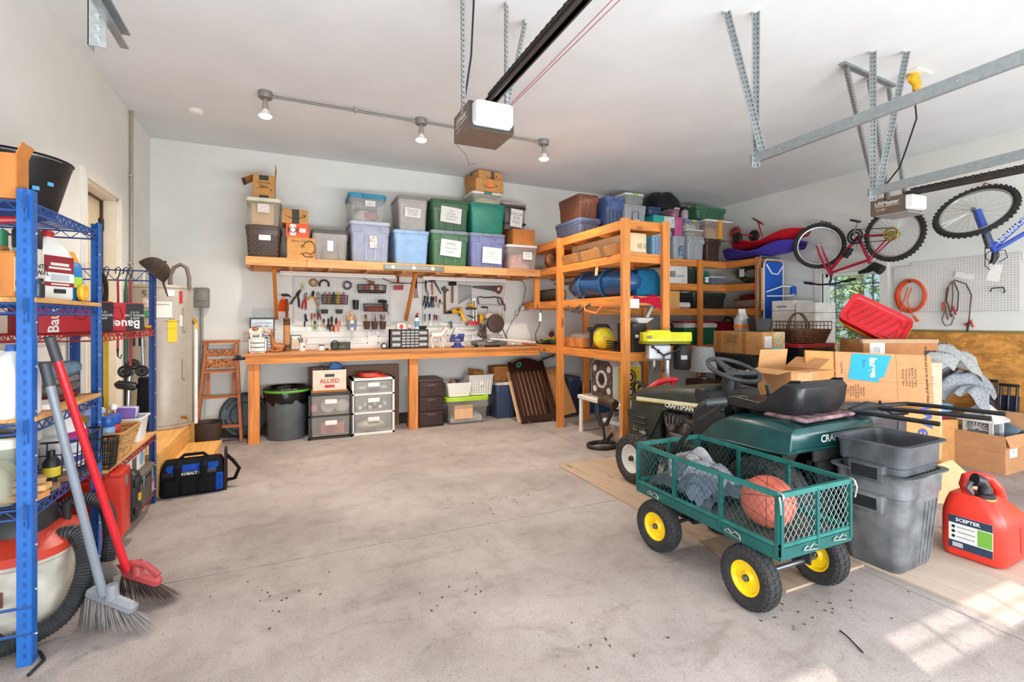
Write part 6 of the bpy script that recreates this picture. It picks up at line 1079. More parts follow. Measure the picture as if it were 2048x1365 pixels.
t = thing('wipes_pack', 'blue plastic pack with orange top and green badge behind the white jug', 'pack', (-.98, 2.93, zb), FP); part('body', MB().rloft([(0, .11, .06, .02), (.08, .13, .08, .03), (.17, .12, .07, .03), (.2, .09, .03, .012)]), mat('#1F7FC0', .3), t); part('top', MB().rloft([(.18, .11, .05, .015), (.235, .06, .03, .012)]), plas('#F0A62E'), t); part('badge', MB().box((.0, -.042, .09), (.07, .006, .05), b=.002), flatc('#A9D04A'), t)
solo('tape_roll', MB().torus((0, 0, .03), .028, .016, 22, 8, 'x'), plas('#E8B22E'), 'yellow roll on the upper board right of the white jug', 'roll', None, (-.925, 2.945, zb+.014))
solo('red_lever', MB().tube([(0, 0, 0), (.06, .05, .02), (.14, .06, .03)], .014, 8), RED, 'red handled tool hung under the top shelf of the blue rack', 'tool', None, (-1.08, 2.42, 1.66))
# third board: vinegar jug, blankets
zb = .931
jug('large white jug with a blue trigger cap at the left edge', (-.985, 2.47, zb), .15, .11, .27, flatc('#E8E6E0', .4), BLU, None, FP)
jug('yellow-labelled bottle between the post and the folded blankets', (-1.03, 2.60, zb), .10, .08, .2, flatc('#E2E0D8', .4), YEL, [(.2, .8, .8, flatc('#D9A92E'))], FP)
t = thing('folded_blankets', 'folded blue-grey and brown blankets on the middle board', 'blankets', (-1.08, 2.90, zb))
for i, (m_, w_, d, h, z) in enumerate(((cloth('#6A3A3A'), .26, .26, .035, 0), (cloth('#6B6460'), .27, .28, .05, .03), (cloth('#7E7672'), .26, .26, .045, .07), (cloth('#6E8598'), .28, .28, .06, .11))): part('blanket', MB().rloft([(z, w_-.03, d-.03, .04), (z+h*.3, w_, d, .05), (z+h*.75, w_, d, .05), (z+h, w_-.04, d-.04, .04)], n=4), m_, t, rot=(0, 0, .06*(i % 2)))
solo('paper_bundle', MB().box((0, 0, .012), (.14, .18, .024), (0, 0, .4), b=.004), flatc('#E9E4DC'), 'white papers at the front of the middle board', 'papers', None, (-.99, 2.63, zb))
# fourth level
zb = .592
t, a, b, h = tote(0, 0, 0, 0, 2.43, .22, '', '#D8D4C4', 'clear tapered bin at the left edge of the blue rack', clearc='#C2C4AE', latch=False, xz=(-1.30, -.95, zb, zb+.26)); lump(t, a*.7, b*.7, h*.5, mat('#A9A48C', .8), seed=21)
t = thing('wire_bin', 'black wire bin holding detergent jugs on the blue rack', 'basket', (-1.09, 2.90, zb)); wbasket(t, .42, .30, .17, BLACK, 8, 6, 3, .003, .96)
jug('white detergent jug with blue and purple label in the black wire bin', (-1.0, 2.95, zb+.008), .15, .12, .29, flatc('#E4E2E0', .4), WHITE, [(.1, .55, .9, flatc('#4A4FA0')), (.50, .6, .9, flatc('#B52F7A')), (.2, .42, .5, flatc('#D8DCE8'))], FP)
jug('white jug with a teal label at the left of the black wire bin', (-1.15, 2.84, zb+.008), .13, .10, .25, flatc('#DAD6CE', .4), WHITE, [(.1, .5, .9, flatc('#7FB6C4'))], FP)
t = thing('polish_bottle', 'small dark bottle with a yellow label on the blue rack', 'bottle', (-.965, 2.735, zb)); part('body', MB().lathe([(.028, 0), (.03, .01), (.03, .09), (.015, .115)], 16), BLACK, t); part('label', MB().lathe([(.0305, .03), (.0305, .07)], 16, c0=False, c1=False), flatc('#D8C22E'), t); part('cap', MB().lathe([(.013, .11), (.013, .14)], 12), BLACK, t)
for i, (y, w_, c, z) in enumerate(((2.52, .07, '#C98E54', .001), (2.58, .06, '#8A6A4A', .001), (2.54, .06, '#D9A871', .026), (2.62, .05, '#7A5A42', .001), (2.55, .05, '#B98F66', .051))): solo('wood_offcut', MB().box((0, 0, .012), (.16 if z < .04 else .13, w_, .023), (0, 0, .1*(i-2) if z < .04 else .25), b=.001), mat(c, .7, 'wx', v=.15), ('light tan offcut', 'grey-brown offcut', 'pale offcut lying on the lowest boards', 'dark brown offcut', 'topmost tan offcut')[i]+' in the wood scraps on the blue rack', 'wood', 'wood offcuts on the blue rack', (-.985, y+.04*i*(z < .01), zb+z), smooth=0)
# ---- hanging from the red rack truss, cap on its post
def bungee(lab, px, z0, z1, m, r=.007, flat=False):
    p = at(px, 0, Y=YC-.03); t = thing('bungee_cord', lab, 'strap', (p.x, YC-.035, z1)); L = z1-z0
    part('hook', MB().tube([(-.012, .0, .02), (-.016, .01, .05), (0, .02, .068), (.014, .012, .05), (.008, 0, .015), (0, 0, -.02)], .004, 6), BLACK, t)
    part('cord', MB().beam((0, 0, -.02), (.0, .0, -L), .026, .003, (0, 1, 0)) if flat else MB().tube([(0, 0, -.02), (.004, 0, -L*.5), (0, 0, -L)], r, 8), m, t)
    if not flat: part('hook', MB().tube([(0, 0, -L), (.0, 0, -L-.05), (.014, 0, -L-.07), (.022, 0, -L-.04)], [.008, .005, .004, .004], 6), BLACK, t)
bungee('yellow flat strap hanging from the end truss of the red rack', 213, .50, 1.60, mat('#C7A82E', .7), flat=True)
bungee('short red bungee cord hanging beside the yellow strap', 236, 1.10, 1.60, mat('#B3303A', .7)); bungee('green bungee cord hanging near the water heater', 252, 1.0, 1.60, mat('#3C6A4E', .7)); bungee('long red bungee cord next to the green one', 261, .98, 1.60, mat('#B0343C', .7))
p = at(193, 0, Y=YC-.06); t = thing('black_strap_coil', 'coiled black strap hanging at the left of the bungee cords', 'strap', (p.x+.01, YC-.05, 1.62))
for i in range(4): part('loop', MB().torus((.003*i, -.006*i, -.12), .03+.004*i, .006, 24, 6, 'y', 3.2), BLACK, t)
part('tail', MB().tube([(0, 0, -.2), (.01, 0, -.3), (.0, 0, -.36)], .007, 6), BLACK, t)
CAPB = cloth('#4A3D33'); t = thing('baseball_cap', 'dark brown baseball cap hung on the end post of the red rack', 'cap', (-.925, YC-.03, 1.635), .35)
part('crown', MB().grid(lambda a, b: (.1*math.cos(a*2*PI)*math.sin(b*PI/2)**.8, .085*math.sin(a*2*PI)*math.sin(b*PI/2)**.8, .11*math.cos(b*PI/2)), 28, 8), CAPB, t, rot=(.25, .75, 0)); q = MB()
q.loft([[(.085+.10*math.sin(PI*u), .08*math.cos(PI*u)*-1, -.06*math.sin(PI*u)+o) for u in [i/12 for i in range(13)]] for o in (0, .006)]); part('brim', q, CAPB, t, rot=(.25, .75, 0)); part('button', MB().sph((.077, -.025, .08), .008, 8, 6), CAPB, t)
# ---- on the red shelves
zs = 1.232
RB = flatc('#B3212B', .5); RBB = flatc('#26262A', .5)
def toolbox_carton(lab, loc, w_, d, h, rz, ro, tx, tz):
    t = cbox(lab, loc, w_, d, h, rz=rz, m=RB, tape=None); part('black_panel', MB().bx(w_*.18, w_/2+.001, -d/2-.0015, -d/2, .002, h-.006), RBB, t, smooth=0); text('Bauer', .07, WHITE, t, (w_*tx, -d/2-.002, h*tz), (PI/2, ro, 0), bold=.02); text('3 X 21\nBELT SANDER\n8 AMP', .018, WHITE, t, (w_*.34, -d/2-.002, h*.55)); q = MB(); q.tube([(-w_*.05, 0, h*.5), (-.01, 0, h*.85), (w_*.08, 0, h*.8), (w_*.12, 0, h*.5), (.02, 0, h*.4)], .002, 4, closed=True); part('outline_print', q, flatc('#5A1A20'), t, loc=(0, -d/2-.001, 0)); return t
toolbox_carton('red and black power tool carton behind the blue rack', (-1.12, 3.31, zs), .36, .2, .17, .95, -PI/2, -.32, .5)
t = toolbox_carton('red and black power tool carton with a round badge, right of the blue post', (-1.03, 3.62, zs), .30, .2, .17, .75, PI, .16, .25)
part('badge', MB().lathe([(.045, -.1035), (.045, -.1)], 22, (-.10, 0, .09), 'y'), WHITE, t); part('badge_ring', MB().torus((-.10, -.1045, .09), .034, .008, 22, 6, 'y'), flatc('#8E1F33'), t); text('A', .04, flatc('#8E1F33'), t, (-.10, -.106, .09), bold=.03)
for i in range(7): solo('brass_fitting', MB().lathe([(.014, 0), (.018, .004), (.018, .016), (.012, .02), (.012, .045), (.015, .047)], 8, ax='y'), metal('#B8893A', .35) if i % 3 else metal('#5A4A38', .4), ('first', 'second', 'third', 'fourth', 'fifth', 'sixth', 'seventh')[i]+' fitting from the left in the brass pile by the cap', 'fitting', 'brass hose fittings', (-1.06+.025*i, 4.02+.03*math.sin(i*2.3), zs+.017), (0, 0, i*1.1))
solo('drill_chuck_tool', MB().tube([(0, 0, .02), (.07, .01, .024), (.12, .02, .02)], [.012, .02, .014], 10), mat('#3A3630', .4), 'small dark nozzle tool on the upper red shelf', 'tool', None, (-1.13, 3.86, zs))
zs = .511
t = thing('wire_caddy', 'dark wire caddy beside the wicker basket on the red rack', 'basket', (-.955, 3.25, zs)); wbasket(t, .14, .13, .15, BLACK, 6, 5, 4, .003, .85)
def basket(lab, loc, w0, d0, w1, d1, h, m, m2, rz=0, name='wicker_basket', rows=12, cat='basket'):
    t = thing(name, lab, cat, loc, rz); q = MB(); n = 40
    for r in range(rows):
        k = (r+.5)/rows; w_, d = w0+(w1-w0)*k, d0+(d1-d0)*k; P = rr(w_, d, .03, h*k, 8); N = len(P); q.tube([(x*(1+.02*(-1)**(i+r)), y*(1+.03*(-1)**(i+r)), z) for i, (x, y, z) in enumerate(P)], h/rows*.52, 5, closed=True)
    part('weave', q, m, t, kind='stuff'); part('rim', MB().tube(rr(w1, d1, .03, h, 6), .009, 6, closed=True), m2, t); part('bottom', MB().rloft([(0, w0, d0, .03), (.006, w0, d0, .03)]), m, t); return t
basket('pale wicker basket full of spray bottles on the middle red shelf', (-1.01, 3.52, zs), .20, .24, .27, .34, .15, mat('#C79A62', .8, v=.2, s=30), mat('#B4834C', .8), 0)
for i, (x, y) in enumerate(((-.965, 3.42), (-.96, 3.50))): t = thing('spray_can', ('blue-capped spray can nearest the post in the wicker basket', 'blue-capped spray can, farther of two in the wicker basket')[i], 'spray can', (x, y, zs+.012)); part('can', MB().lathe([(.032, 0), (.034, .006), (.034, .17), (.028, .18)], 18), flatc(('#7FA9C9', '#B93A3A')[i], .35), t); part('cap', MB().lathe([(.034, .175), (.037, .18), (.037, .225), (.033, .232)], 18), plas('#2454A8'), t)
def trig(lab, loc, body, head, rz, h=.22):
    t = thing('spray_bottle', lab, 'spray bottle', loc, rz); part('body', MB().rloft([(0, .08, .05, .02), (.01, .09, .055, .022), (h*.55, .09, .055, .022), (h*.75, .05, .04, .015), (h*.85, .028, .028, .012)]), body, t); part('head', MB().box((.01, 0, h*.95), (.1, .03, .04), (0, -.1, 0), b=.01).cyl((0, 0, h*.82), (0, 0, h*.92), .015), head, t); part('trigger', MB().tube([(.035, 0, h*.92), (.045, 0, h*.82), (.035, 0, h*.76)], .006, 6), RED, t); return t
trig('clear-bodied spray bottle with lilac head in the wicker basket', (-1.04, 3.44, zs+.012), clear('#8FA8D0', .7), plas('#9AA5C8'), .4, .27); trig('yellow cleaning bottle with white and red trigger in the wicker basket', (-.99, 3.60, zs+.012), plas('#F0BE1E'), WHITE, -1.2, .27)
jug('yellow bottle with a blue cap behind the wicker basket', (-1.10, 3.64, zs+.012), .12, .09, .29, plas('#F2C42A'), BLU, None, FP)
t = thing('white_caddy', 'white plastic bin of packets on the middle red shelf', 'bin', (-1.0, 3.90, zs)); part('body', MB().rloft([(0, .17, .15, .02), (.15, .2, .19, .02), (.15, .22, .21, .025), (.158, .22, .21, .025), (.156, .185, .175, .02), (.01, .16, .14, .015)]), flatc('#E6E4DF', .4), t)
for i, c in enumerate(('#6A4A9A', '#C9C4D0', '#8A8FB8')): solo('packet', MB().box((0, 0, .11), (.1, .025, .2), (.1*(i-1), .1, .2), b=.006), flatc(c), ('purple packet standing in the white plastic bin', 'silver packet standing in the white plastic bin', 'lavender packet standing in the white plastic bin')[i], 'packet', None, (-1.0, 3.85+.04*i, zs+.012))
# bottom red shelf
zs = .106; REDT = plas('#C7311F', .35)
t = thing('red_toolbox', 'tall bright red metal case standing on end on the lowest red shelf', 'toolbox', (-1.03, 3.35, zs)); part('case', MB().box((0, 0, .17), (.34, .15, .34), b=.008), REDT, t); part('lid', MB().box((0, 0, .35), (.344, .156, .03), b=.008), REDT, t); part('latch', MB().box((.172, 0, .3), (.01, .03, .05), b=.002), STEEL, t)
t = thing('black_case', 'black tool case standing between the red case and the grey toolbox', 'case', (-1.02, 3.54, zs)); part('shell', MB().box((0, 0, .15), (.34, .1, .3), b=.02), BLACK, t)
for z in (.07, .23): part('rib', MB().box((.165, 0, z), (.02, .11, .05), b=.006), BLACK, t)
part('latch', MB().box((.175, 0, .14), (.008, .03, .04)), YEL, t)
t = thing('grey_toolbox', 'olive-grey toolbox with chrome latches at the end of the lowest red shelf', 'toolbox', (-1.02, 3.86, zs)); part('body', MB().box((0, 0, .085), (.28, .38, .17), b=.012), mat('#5A5248', .5), t); part('lid', MB().box((0, 0, .195), (.285, .385, .055), b=.014), mat('#645B50', .5), t); part('trim', MB().bx(-.142, .142, -.192, .192, .166, .172), BLACK, t, smooth=0)
for y in (-.1, .1): part('latch', MB().box((.146, y, .165), (.008, .035, .06), b=.002), CHROME, t)
part('sticker', MB().box((.1425, .12, .085), (.002, .06, .1)), mat('#C08A9A', .5, v=.4, s=30), t, smooth=0)
t = cbox('white carton with a round print on top of the grey toolbox', (-1.02, 3.82, zs+.2235), .2, .3, .125, m=flatc('#DCD8D0'), tape=None); part('text_block', MB().bx(.1005, .1015, -.13, -.04, .02, .1), flatc('#5A5652'), t, smooth=0); part('round_print', MB().lathe([(.045, .1), (.045, .102)], 20, (0, .08, .062), 'x'), flatc('#6FA0B8'), t); text('ENTRX', .03, INK, t, (-.01, -.1515, .075))
t = thing('long_toolbox', 'long dark red metal toolbox with raised lettering behind the red case', 'toolbox', (-1.20, 3.08, .30)); t.location = (-1.13, 3.2, zs); part('body', MB().box((0, 0, .13), (.42, .1, .26), b=.01), plas('#9E2126', .35), t); text('CRAFTSMAN', .045, mat('#5A4A4A', .4), t, (.0, -.0515, .17))
# folded golf cart trolley behind the red rack end
t = thing('folded_trolley', 'folded golf trolley with black wheels and grey tubes behind the red rack', 'trolley', (-1.07, 4.36, .325)); MT_ = metal('#9AA0A6', .35)
for x in (-.05, .06): part('tube', MB().tube([(x, 0, 0), (x*.8, .02, .5), (x*.5, .04, .98)], .012, 8), MT_, t); part('grip', MB().tube([(x*.5, .04, .78), (x*.48, .04, .98)], .018, 8), BLACK, t)
for x, z, r in ((-.05, .60, .045), (-.0, .65, .04), (.05, .6, .042)): part('wheel', MB().torus((x, -.03, z), r*.8, r*.22, 24, 8, 'y').lathe([(r*.5, -.01), (r*.5, .01)], 16, (x, -.03, z), 'y'), BLACK, t)
part('bag_cloth', MB().tube([(.07, -.02, .55), (.07, 0, .3), (.05, 0, .05)], [.045, .06, .035], 10), cloth('#26262A'), t); part('seat', MB().box((-.04, -.04, .5), (.14, .05, .06), (0, .2, 0), b=.02), BLACK, t)
# ---- floor: shop vac, brooms, dust pan
t = thing('shop_vac', 'dirty white and red wet vacuum with black ribbed hose under the blue rack', 'vacuum', (-1.105, 2.765, 0)); VW = mat('#C9C3B6', .5, v=.15, s=10)
part('tank', MB().rloft([(.02, .36, .38, .12), (.03, .38, .40, .13), (.30, .42, .44, .15), (.31, .44, .46, .16), (.33, .44, .46, .16)], n=6), VW, t); part('red_rim', MB().rloft([(.325, .45, .47, .16), (.36, .45, .47, .16), (.39, .36, .38, .14), (.41, .3, .32, .12)], n=6), plas('#C9402E', .4), t); part('motor_cover', MB().rloft([(.405, .28, .3, .1), (.47, .26, .28, .1), (.52, .18, .2, .08)], n=5), mat('#2A2A2C', .5), t)
for x in (-.15, .15):
    for y in (-.16, .16): part('caster', MB().sph((x, y, .018), .018, 10, 8), BLACK, t)
part('handle', MB().box((.16, .06, .42), (.03, .03, .12), b=.006), BLACK, t)
def hose(par, P, r, m, name='hose', pitch=.012):
    V = [Vector(p) for p in P]; out = []; 
    for i in range(len(V)-1):
        p0, p1, p2, p3 = V[max(i-1, 0)], V[i], V[i+1], V[min(i+2, len(V)-1)]; n = max(2, int((p2-p1).length/pitch*2))
        for k in range(n): u = k/n; out.append(.5*((2*p1)+(p2-p0)*u+(2*p0-5*p1+4*p2-p3)*u*u+(3*p1-p0-3*p2+p3)*u**3))
    return part(name, MB().tube(out, [r*(1 if i % 2 else .88) for i in range(len(out))], 12), m, par, smooth=20)
HS = mat('#2E3032', .5, v=.1)
hose(t, [(.16, -.06, .36), (.24, -.08, .37), (.285, -.12, .28), (.27, -.14, .16), (.22, -.2, .07), (.1, -.27, .045), (-.05, -.28, .04)], .036, HS)
hose(t, [(.02, .22, .36), (.14, .26, .42), (.24, .25, .38), (.275, .22, .25), (.27, .2, .12)], .032, HS)
part('power_cord', MB().tube([(-.1, -.2, .3), (.0, -.24, .15), (.12, -.27, .03), (.2, -.3, .008), (.235, -.36, .006), (.22, -.44, .006)], .006, 6), BLACK, t); part('side_label', MB().box((.0, -.222, .2), (.12, .004, .06)), mat('#7A3A34', .5), t, smooth=0)
t = thing('dust_pan', 'grey upright dust pan leaning between the vacuum and the brooms', 'dust pan', (-.765, 2.61, 0), -.5); q = MB(); q.at(T(0, 0, .0, -.18, 0, 0)).prism([(-.065, .0), (.065, .0), (.06, .21), (.02, .24), (-.02, .24), (-.06, .21)], -.004, .004, 'y').bx(-.066, -.06, -.03, .004, 0, .2).bx(.06, .066, -.03, .004, 0, .2); part('pan', q, mat('#6A625C', .6, v=.15), t, smooth=0)
def broom(lab, base, top, m, hm, head_rz, hw, bm):
    base, top = Vector(base), Vector(top); t = thing('broom', lab, 'broom', base); d = top-base
    part('handle', MB().tube([d*.14, d*.55, d], [.016, .0155, .015], 12), m, t); part('grip', MB().tube([d*.93, d*1.01], .018, 12), plas('#3A3C40', .5), t)
    part('head', MB().at(T(0, 0, 0, 0, 0, head_rz)).box((0, 0, .125), (hw, .045, .05), (0, .32, 0), b=.014).tube([(0, 0, .13), (0, 0, .19)], [.028, .021], 10), hm, t); rnd = random.Random(len(lab)); R3 = T(0, 0, 0, 0, 0, head_rz); q = MB()
    for i in range(520):
        u, v_ = rnd.uniform(-1, 1), rnd.uniform(-1, 1); a = R3 @ Vector((u*hw*.47, v_*.02, .105-u*hw*.16)); b = R3 @ Vector((u*hw*.58+rnd.gauss(0, .006)+.045+.03*u, v_*.04+rnd.gauss(0, .006), rnd.uniform(.001, .012))); m_ = (a+b)/2; s_ = Vector((rnd.uniform(-1, 1), rnd.uniform(-1, 1), 0)).normalized()*.0012; q.add([a-s_, a+s_, m_+s_, b, m_-s_], [(0, 1, 2, 3, 4)])
    part('bristles', q, bm, t, kind='stuff', smooth=0); return t
broom('grey-handled broom leaning on the blue rack, bristles on the floor', (-.70, 2.535, 0), (-.885, 2.455, 1.12), plas('#7C838C', .35), plas('#85888E', .4), -.5, .22, mat('#8A8582', .8))
t = broom('red-handled broom with a dusty red head behind the grey broom', (-.66, 2.73, 0), (-.885, 2.50, 1.22), plas('#C9222C', .3), plas('#B0484A', .4), -.4, .22, mat('#4A3A36', .8))
part('head_loop', MB().at(T(0, 0, 0, 0, 0, -.4)).tube([(-.1, 0, .13), (-.05, -.01, .19), (.05, -.015, .18), (.11, -.02, .135)], .014, 8), plas('#B0484A', .4), t)
# ================================================================ back left corner
t = thing('wooden_steps', 'light timber two-step platform under the water heater', 'steps', (-1.0, 4.9, 0)); PW = mat('#DDA65C', .55, 'wx', v=.13); PWY = mat('#DDA65C', .55, 'wy', v=.13)
part('upper_step', MB().bx(-.388, .10, -.62, .74, .285, .32), PWY, t, smooth=0); part('upper_riser', MB().bx(.07, .098, -.62, .74, 0, .285), PWY, t, smooth=0); part('end_board', MB().bx(-.388, .07, -.62, -.59, 0, .285), PW, t, smooth=0); part('lower_step', MB().bx(.1, .37, -.36, .40, .125, .16), PWY, t, smooth=0); part('lower_riser', MB().bx(.33, .355, -.36, .40, 0, .125), PWY, t, smooth=0); part('lower_end_board', MB().bx(.1, .33, -.36, -.335, 0, .125), PW, t, smooth=0)
hx, hy = -1.128, 5.40; t = thing('water_heater', 'tall beige water heater with stickers in the back left corner', 'water heater', (hx, hy, .32)); HM = mat('#A79F93', .35, v=.03, metal=.1); R = .25; H = 1.29
part('tank', MB().lathe([(R-.01, 0), (R, .01), (R, H-.01), (R-.006, H), (.02, H+.004)], 48), HM, t); part('seam', MB().lathe([(R+.0012, H-.03), (R+.0012, H-.022)], 48, c0=False, c1=False).lathe([(R+.0012, .03), (R+.0012, .04)], 48, c0=False, c1=False), mat('#8A8278', .4), t)
def curved(par, name, a0, a1, z0, z1, m, dr=.002, n=6): return part(name, MB().loft([[((R+d)*math.cos(a0+(a1-a0)*i/n), (R+d)*math.sin(a0+(a1-a0)*i/n), z) for i in range(n+1)]+[((R-.001)*math.cos(a0+(a1-a0)*i/n), (R-.001)*math.sin(a0+(a1-a0)*i/n), z) for i in range(n, -1, -1)] for z, d in ((z0, dr), (z1, dr))]), m, par)
fa = math.atan2(-hy, -hx)     # towards the camera
for nm, a, w_, z0, z1, m in (('energy_label', .33, .28, .78, .98, flatc('#F2C21E')), ('warning_label', .06, .52, 1.0, 1.14, flatc('#E2DED8')), ('rating_label', .28, .22, 1.19, 1.245, flatc('#E4E2DC')), ('brand_label', .62, .12, 1.13, 1.24, flatc('#B5303A')), ('instruction_label', .64, .14, .92, 1.02, flatc('#D8D2C8')), ('red_white_label', -.36, .36, 1.09, 1.17, mat('#DCC2BC', .5, v=.3, s=25)), ('green_label', -.44, .16, 1.0, 1.06, mat('#3F8A5A', .5, v=.4, s=30)), ('dark_label', -.5, .16, 1.19, 1.24, mat('#8A8078', .5, v=.5, s=40)), ('small_label', -.52, .18, .72, .80, mat('#B9AFA4', .5, v=.5, s=40)), ('access_panel', .72, .14, .45, .62, HM), ('access_panel', .74, .13, .88, 1.09, HM)):
    curved(t, nm, fa+a-w_/2, fa+a+w_/2, z0, z1, m, .003 if 'panel' not in nm else .012)
def htext(s_, a, z, size, m): text(s_, size, m, t, ((R+.004)*math.cos(fa+a), (R+.004)*math.sin(fa+a), z), (PI/2, 0, fa+a+PI/2), name='print')
htext('ENERGYGUIDE', .33, .965, .017, INK); htext('10 10', .3, .90, .03, mat('#C79A1E', .6)); htext('10 10', .3, 1.015-.03, .02, INK); htext('WARNING', .06, 1.115, .02, INK)
part('vent_elbow', MB().tube([(.09, -.1, H), (.09, -.1, H+.1), (.12, -.1, H+.17), (.17, -.1, H+.2), (.215, -.1, H+.17), (.235, -.1, H+.08), (.235, -.1, H-.02)], .017, 10), mat('#6E6258', .6), t)
part('pipe', MB().tube([(-.12, -.05, H), (-.12, -.05, H+.18), (-.05, .1, H+.2), (-.02, .5, H+.21)], .010, 8), mat('#D8D2C6', .5), t); part('valve', MB().box((-.12, -.05, H+.2), (.04, .03, .03), b=.004), metal('#7A6A3A', .4), t)
part('drain_valve', MB().cyl((.2, -.2, .1), (.24, -.24, .1), .014).torus((.25, -.25, .1), .018, .006, 14, 6, 'x'), metal('#B8923E', .35), t)
cy = 5.48; t = thing('electrical_conduit', 'grey electrical conduit running up the left wall to the ceiling', 'conduit', (XL+.02, cy, .32)); part('pipe', MB().cyl((0, 0, .1), (0, 0, ZC-.32), .014, n=12), mat('#A8A296', .45, metal=.4), t)
for z in (.7, 1.5, 2.3): part('clamp', MB().box((-.004, 0, z), (.03, .06, .02), b=.003), GALV, t)
p = at(404, 596, Y=6.15); t = thing('disconnect_box', 'grey electrical disconnect box with conduit beside the water heater', 'electrical box', (p.x, 6.14, p.z)); EG = mat('#7E7D72', .5)
part('box', MB().box((0, 0, 0), (.135, .1, .21), b=.008), EG, t); part('door', MB().box((.005, -.052, .02), (.09, .012, .11), b=.004), mat('#858478', .5), t); part('conduit', MB().tube([(.0, .0, -.1), (.0, .0, -.5), (-.01, .0, -1.1)], .014, 10), mat('#9A978E', .45, metal=.4), t); part('connector', MB().box((-.09, 0, .0), (.05, .05, .04), b=.008), metal('#8A7038', .4), t)
t = thing('white_pipe', 'white plastic relief pipe standing right of the water heater', 'pipe', (hx+.275, hy-.02, .324)); part('pipe', MB().cyl((0, 0, 0), (0, 0, .95), .016, n=10), WHITE, t); part('elbow', MB().tube([(0, 0, .94), (-.02, 0, .98), (-.06, 0, .99)], .019, 8), metal('#B08A3A', .4), t); part('yellow_tag', MB().box((.01, -.018, .92), (.02, .004, .06)), YEL, t, smooth=0)
# step ladder leaning on the back wall
a, b = at(390, 862, Y=5.86), at(483, 885, Y=5.86); c_, d_ = at(414, 684, Y=6.13), at(473, 684, Y=6.13); t = thing('step_ladder', 'paint-splashed orange wooden step ladder leaning on the back wall', 'ladder', ((a.x+b.x)/2, 5.88, 0)); o = t.location
OW = mat('#B8683A', .6, 'wz', v=.15); OX = mat('#B8683A', .6, 'wx', v=.15); PS = mat('#B5713F', .6, v=.5, s=60)
L0, R0, L1, R1 = [Vector((p.x-o.x, y, z)) for p, y, z in ((a, 0, .0), (b, 0, .0), (c_, .24, 1.06), (d_, .24, 1.06))]
for p, q_ in ((L0, L1), (R0, R1)): part('side_rail', MB().beam(p, q_, .028, .065, (0, 1, 0)), OW, t, smooth=0)
for k, m_, dp, th in ((.16, OX, .085, .02), (.45, OX, .085, .02), (.70, OX, .085, .022), (.78, PS, .02, .09), (.885, PS, .03, .07)):
    p, q_ = L0+(L1-L0)*k, R0+(R1-R0)*k; part('step', MB().box((p+q_)/2, ((q_-p).length-.03, dp, th)), m_, t, smooth=0)
part('top_cap', MB().box((L1+R1)/2, ((R1-L1).length+.07, .09, .03), b=.004), OX, t)
for s in (.12, .88): p = L0+(L1-L0)*.70; q_ = R0+(R1-R0)*.70; e = p+(q_-p)*s; part('back_leg', MB().beam(e+Vector((0, .03, 0)), e+Vector((0, .02, -.26)), .02, .03, (1, 0, 0)), OW, t, smooth=0)
pot('dark brown tapered waste bin in front of the ladder', (at(414, 0, Y=5.70).x, 5.72, 0), .10, .135, .27, mat('#4A3A30', .5, v=.12), 'waste_bin')
p = at(489, 842, Y=6.12); t = thing('bin_lid', 'round dark grey bin lid leaning on the wall behind the ladder', 'lid', (p.x, 6.06, 0), rx=-.16); DG = mat('#3E474E', .4, v=.1)
part('disc', MB().lathe([(.02, -.03), (.13, -.028), (.14, -.012), (.2, -.01), (.225, -.02), (.245, 0), (.24, .012), (.2, .006)], 40, (0, 0, .25), 'y'), DG, t)
for k in range(4): part('raised_rib', MB().torus((0, -.016, .25), .185, .012, 8, 6, 'y', 1, k*PI/2+.2, k*PI/2+1.2), DG, t)
t = thing('floor_lever', 'black clamp grip sticking out at the left end of the bench', 'clamp', (-.50, 5.75, BZ-.055)); part('grip', MB().tube([(.035, 0, 0), (-.03, 0, .0), (-.09, 0, -.008)], [.014, .018, .008], 8), BLACK, t); part('jaw', MB().box((-.04, 0, .025), (.05, .03, .02), b=.005), BLACK, t)
# tool bag
t = thing('tool_bag', 'blue and black tool bag on the floor at the foot of the racks', 'bag', (-.70, 4.34, 0), .08); TB = cloth('#1D1D20'); TBB = cloth('#1F48A0')
part('body', MB().rloft([(0, .40, .20, .04), (.02, .42, .22, .05), (.17, .41, .21, .05), (.23, .38, .15, .04), (.25, .36, .08, .03)], n=4), TB, t); part('blue_panel', MB().rloft([(.165, .395, .214, .05), (.225, .36, .165, .04)], n=4), TBB, t)
for x, w_ in ((-.13, .09), (-.03, .09), (.09, .11)): part('pocket', MB().box((x, -.112, .07), (w_, .025, .11), b=.01), TB, t)
part('blue_side', MB().box((.17, -.105, .08), (.05, .02, .13), b=.006), TBB, t); part('top_band', MB().box((-.02, -.108, .165), (.34, .012, .03), b=.004), BLACK, t); text('KOBALT', .026, WHITE, t, (-.02, -.1155, .165), bold=.02)
for x in (-.09, .07): part('strap', MB().box((x, -.06, .17), (.05, .14, .16), (.2, 0, 0), b=.02), TB, t)
part('end_flap', MB().prism([(-.1, .0), (.1, .0), (.1, .2), (.05, .3), (-.05, .3), (-.1, .2)], .2, .218, 'x'), cloth('#3A2E28'), t); part('shoulder_strap', MB().tube([(.21, 0, .25), (.26, -.03, .2), (.3, -.04, .14), (.27, -.02, .06), (.22, 0, .05)], .014, 6), TB, t); part('carry_handle', MB().tube([(-.1, 0, .24), (-.06, 0, .28), (.06, 0, .28), (.1, 0, .24)], .012, 8), TB, t)
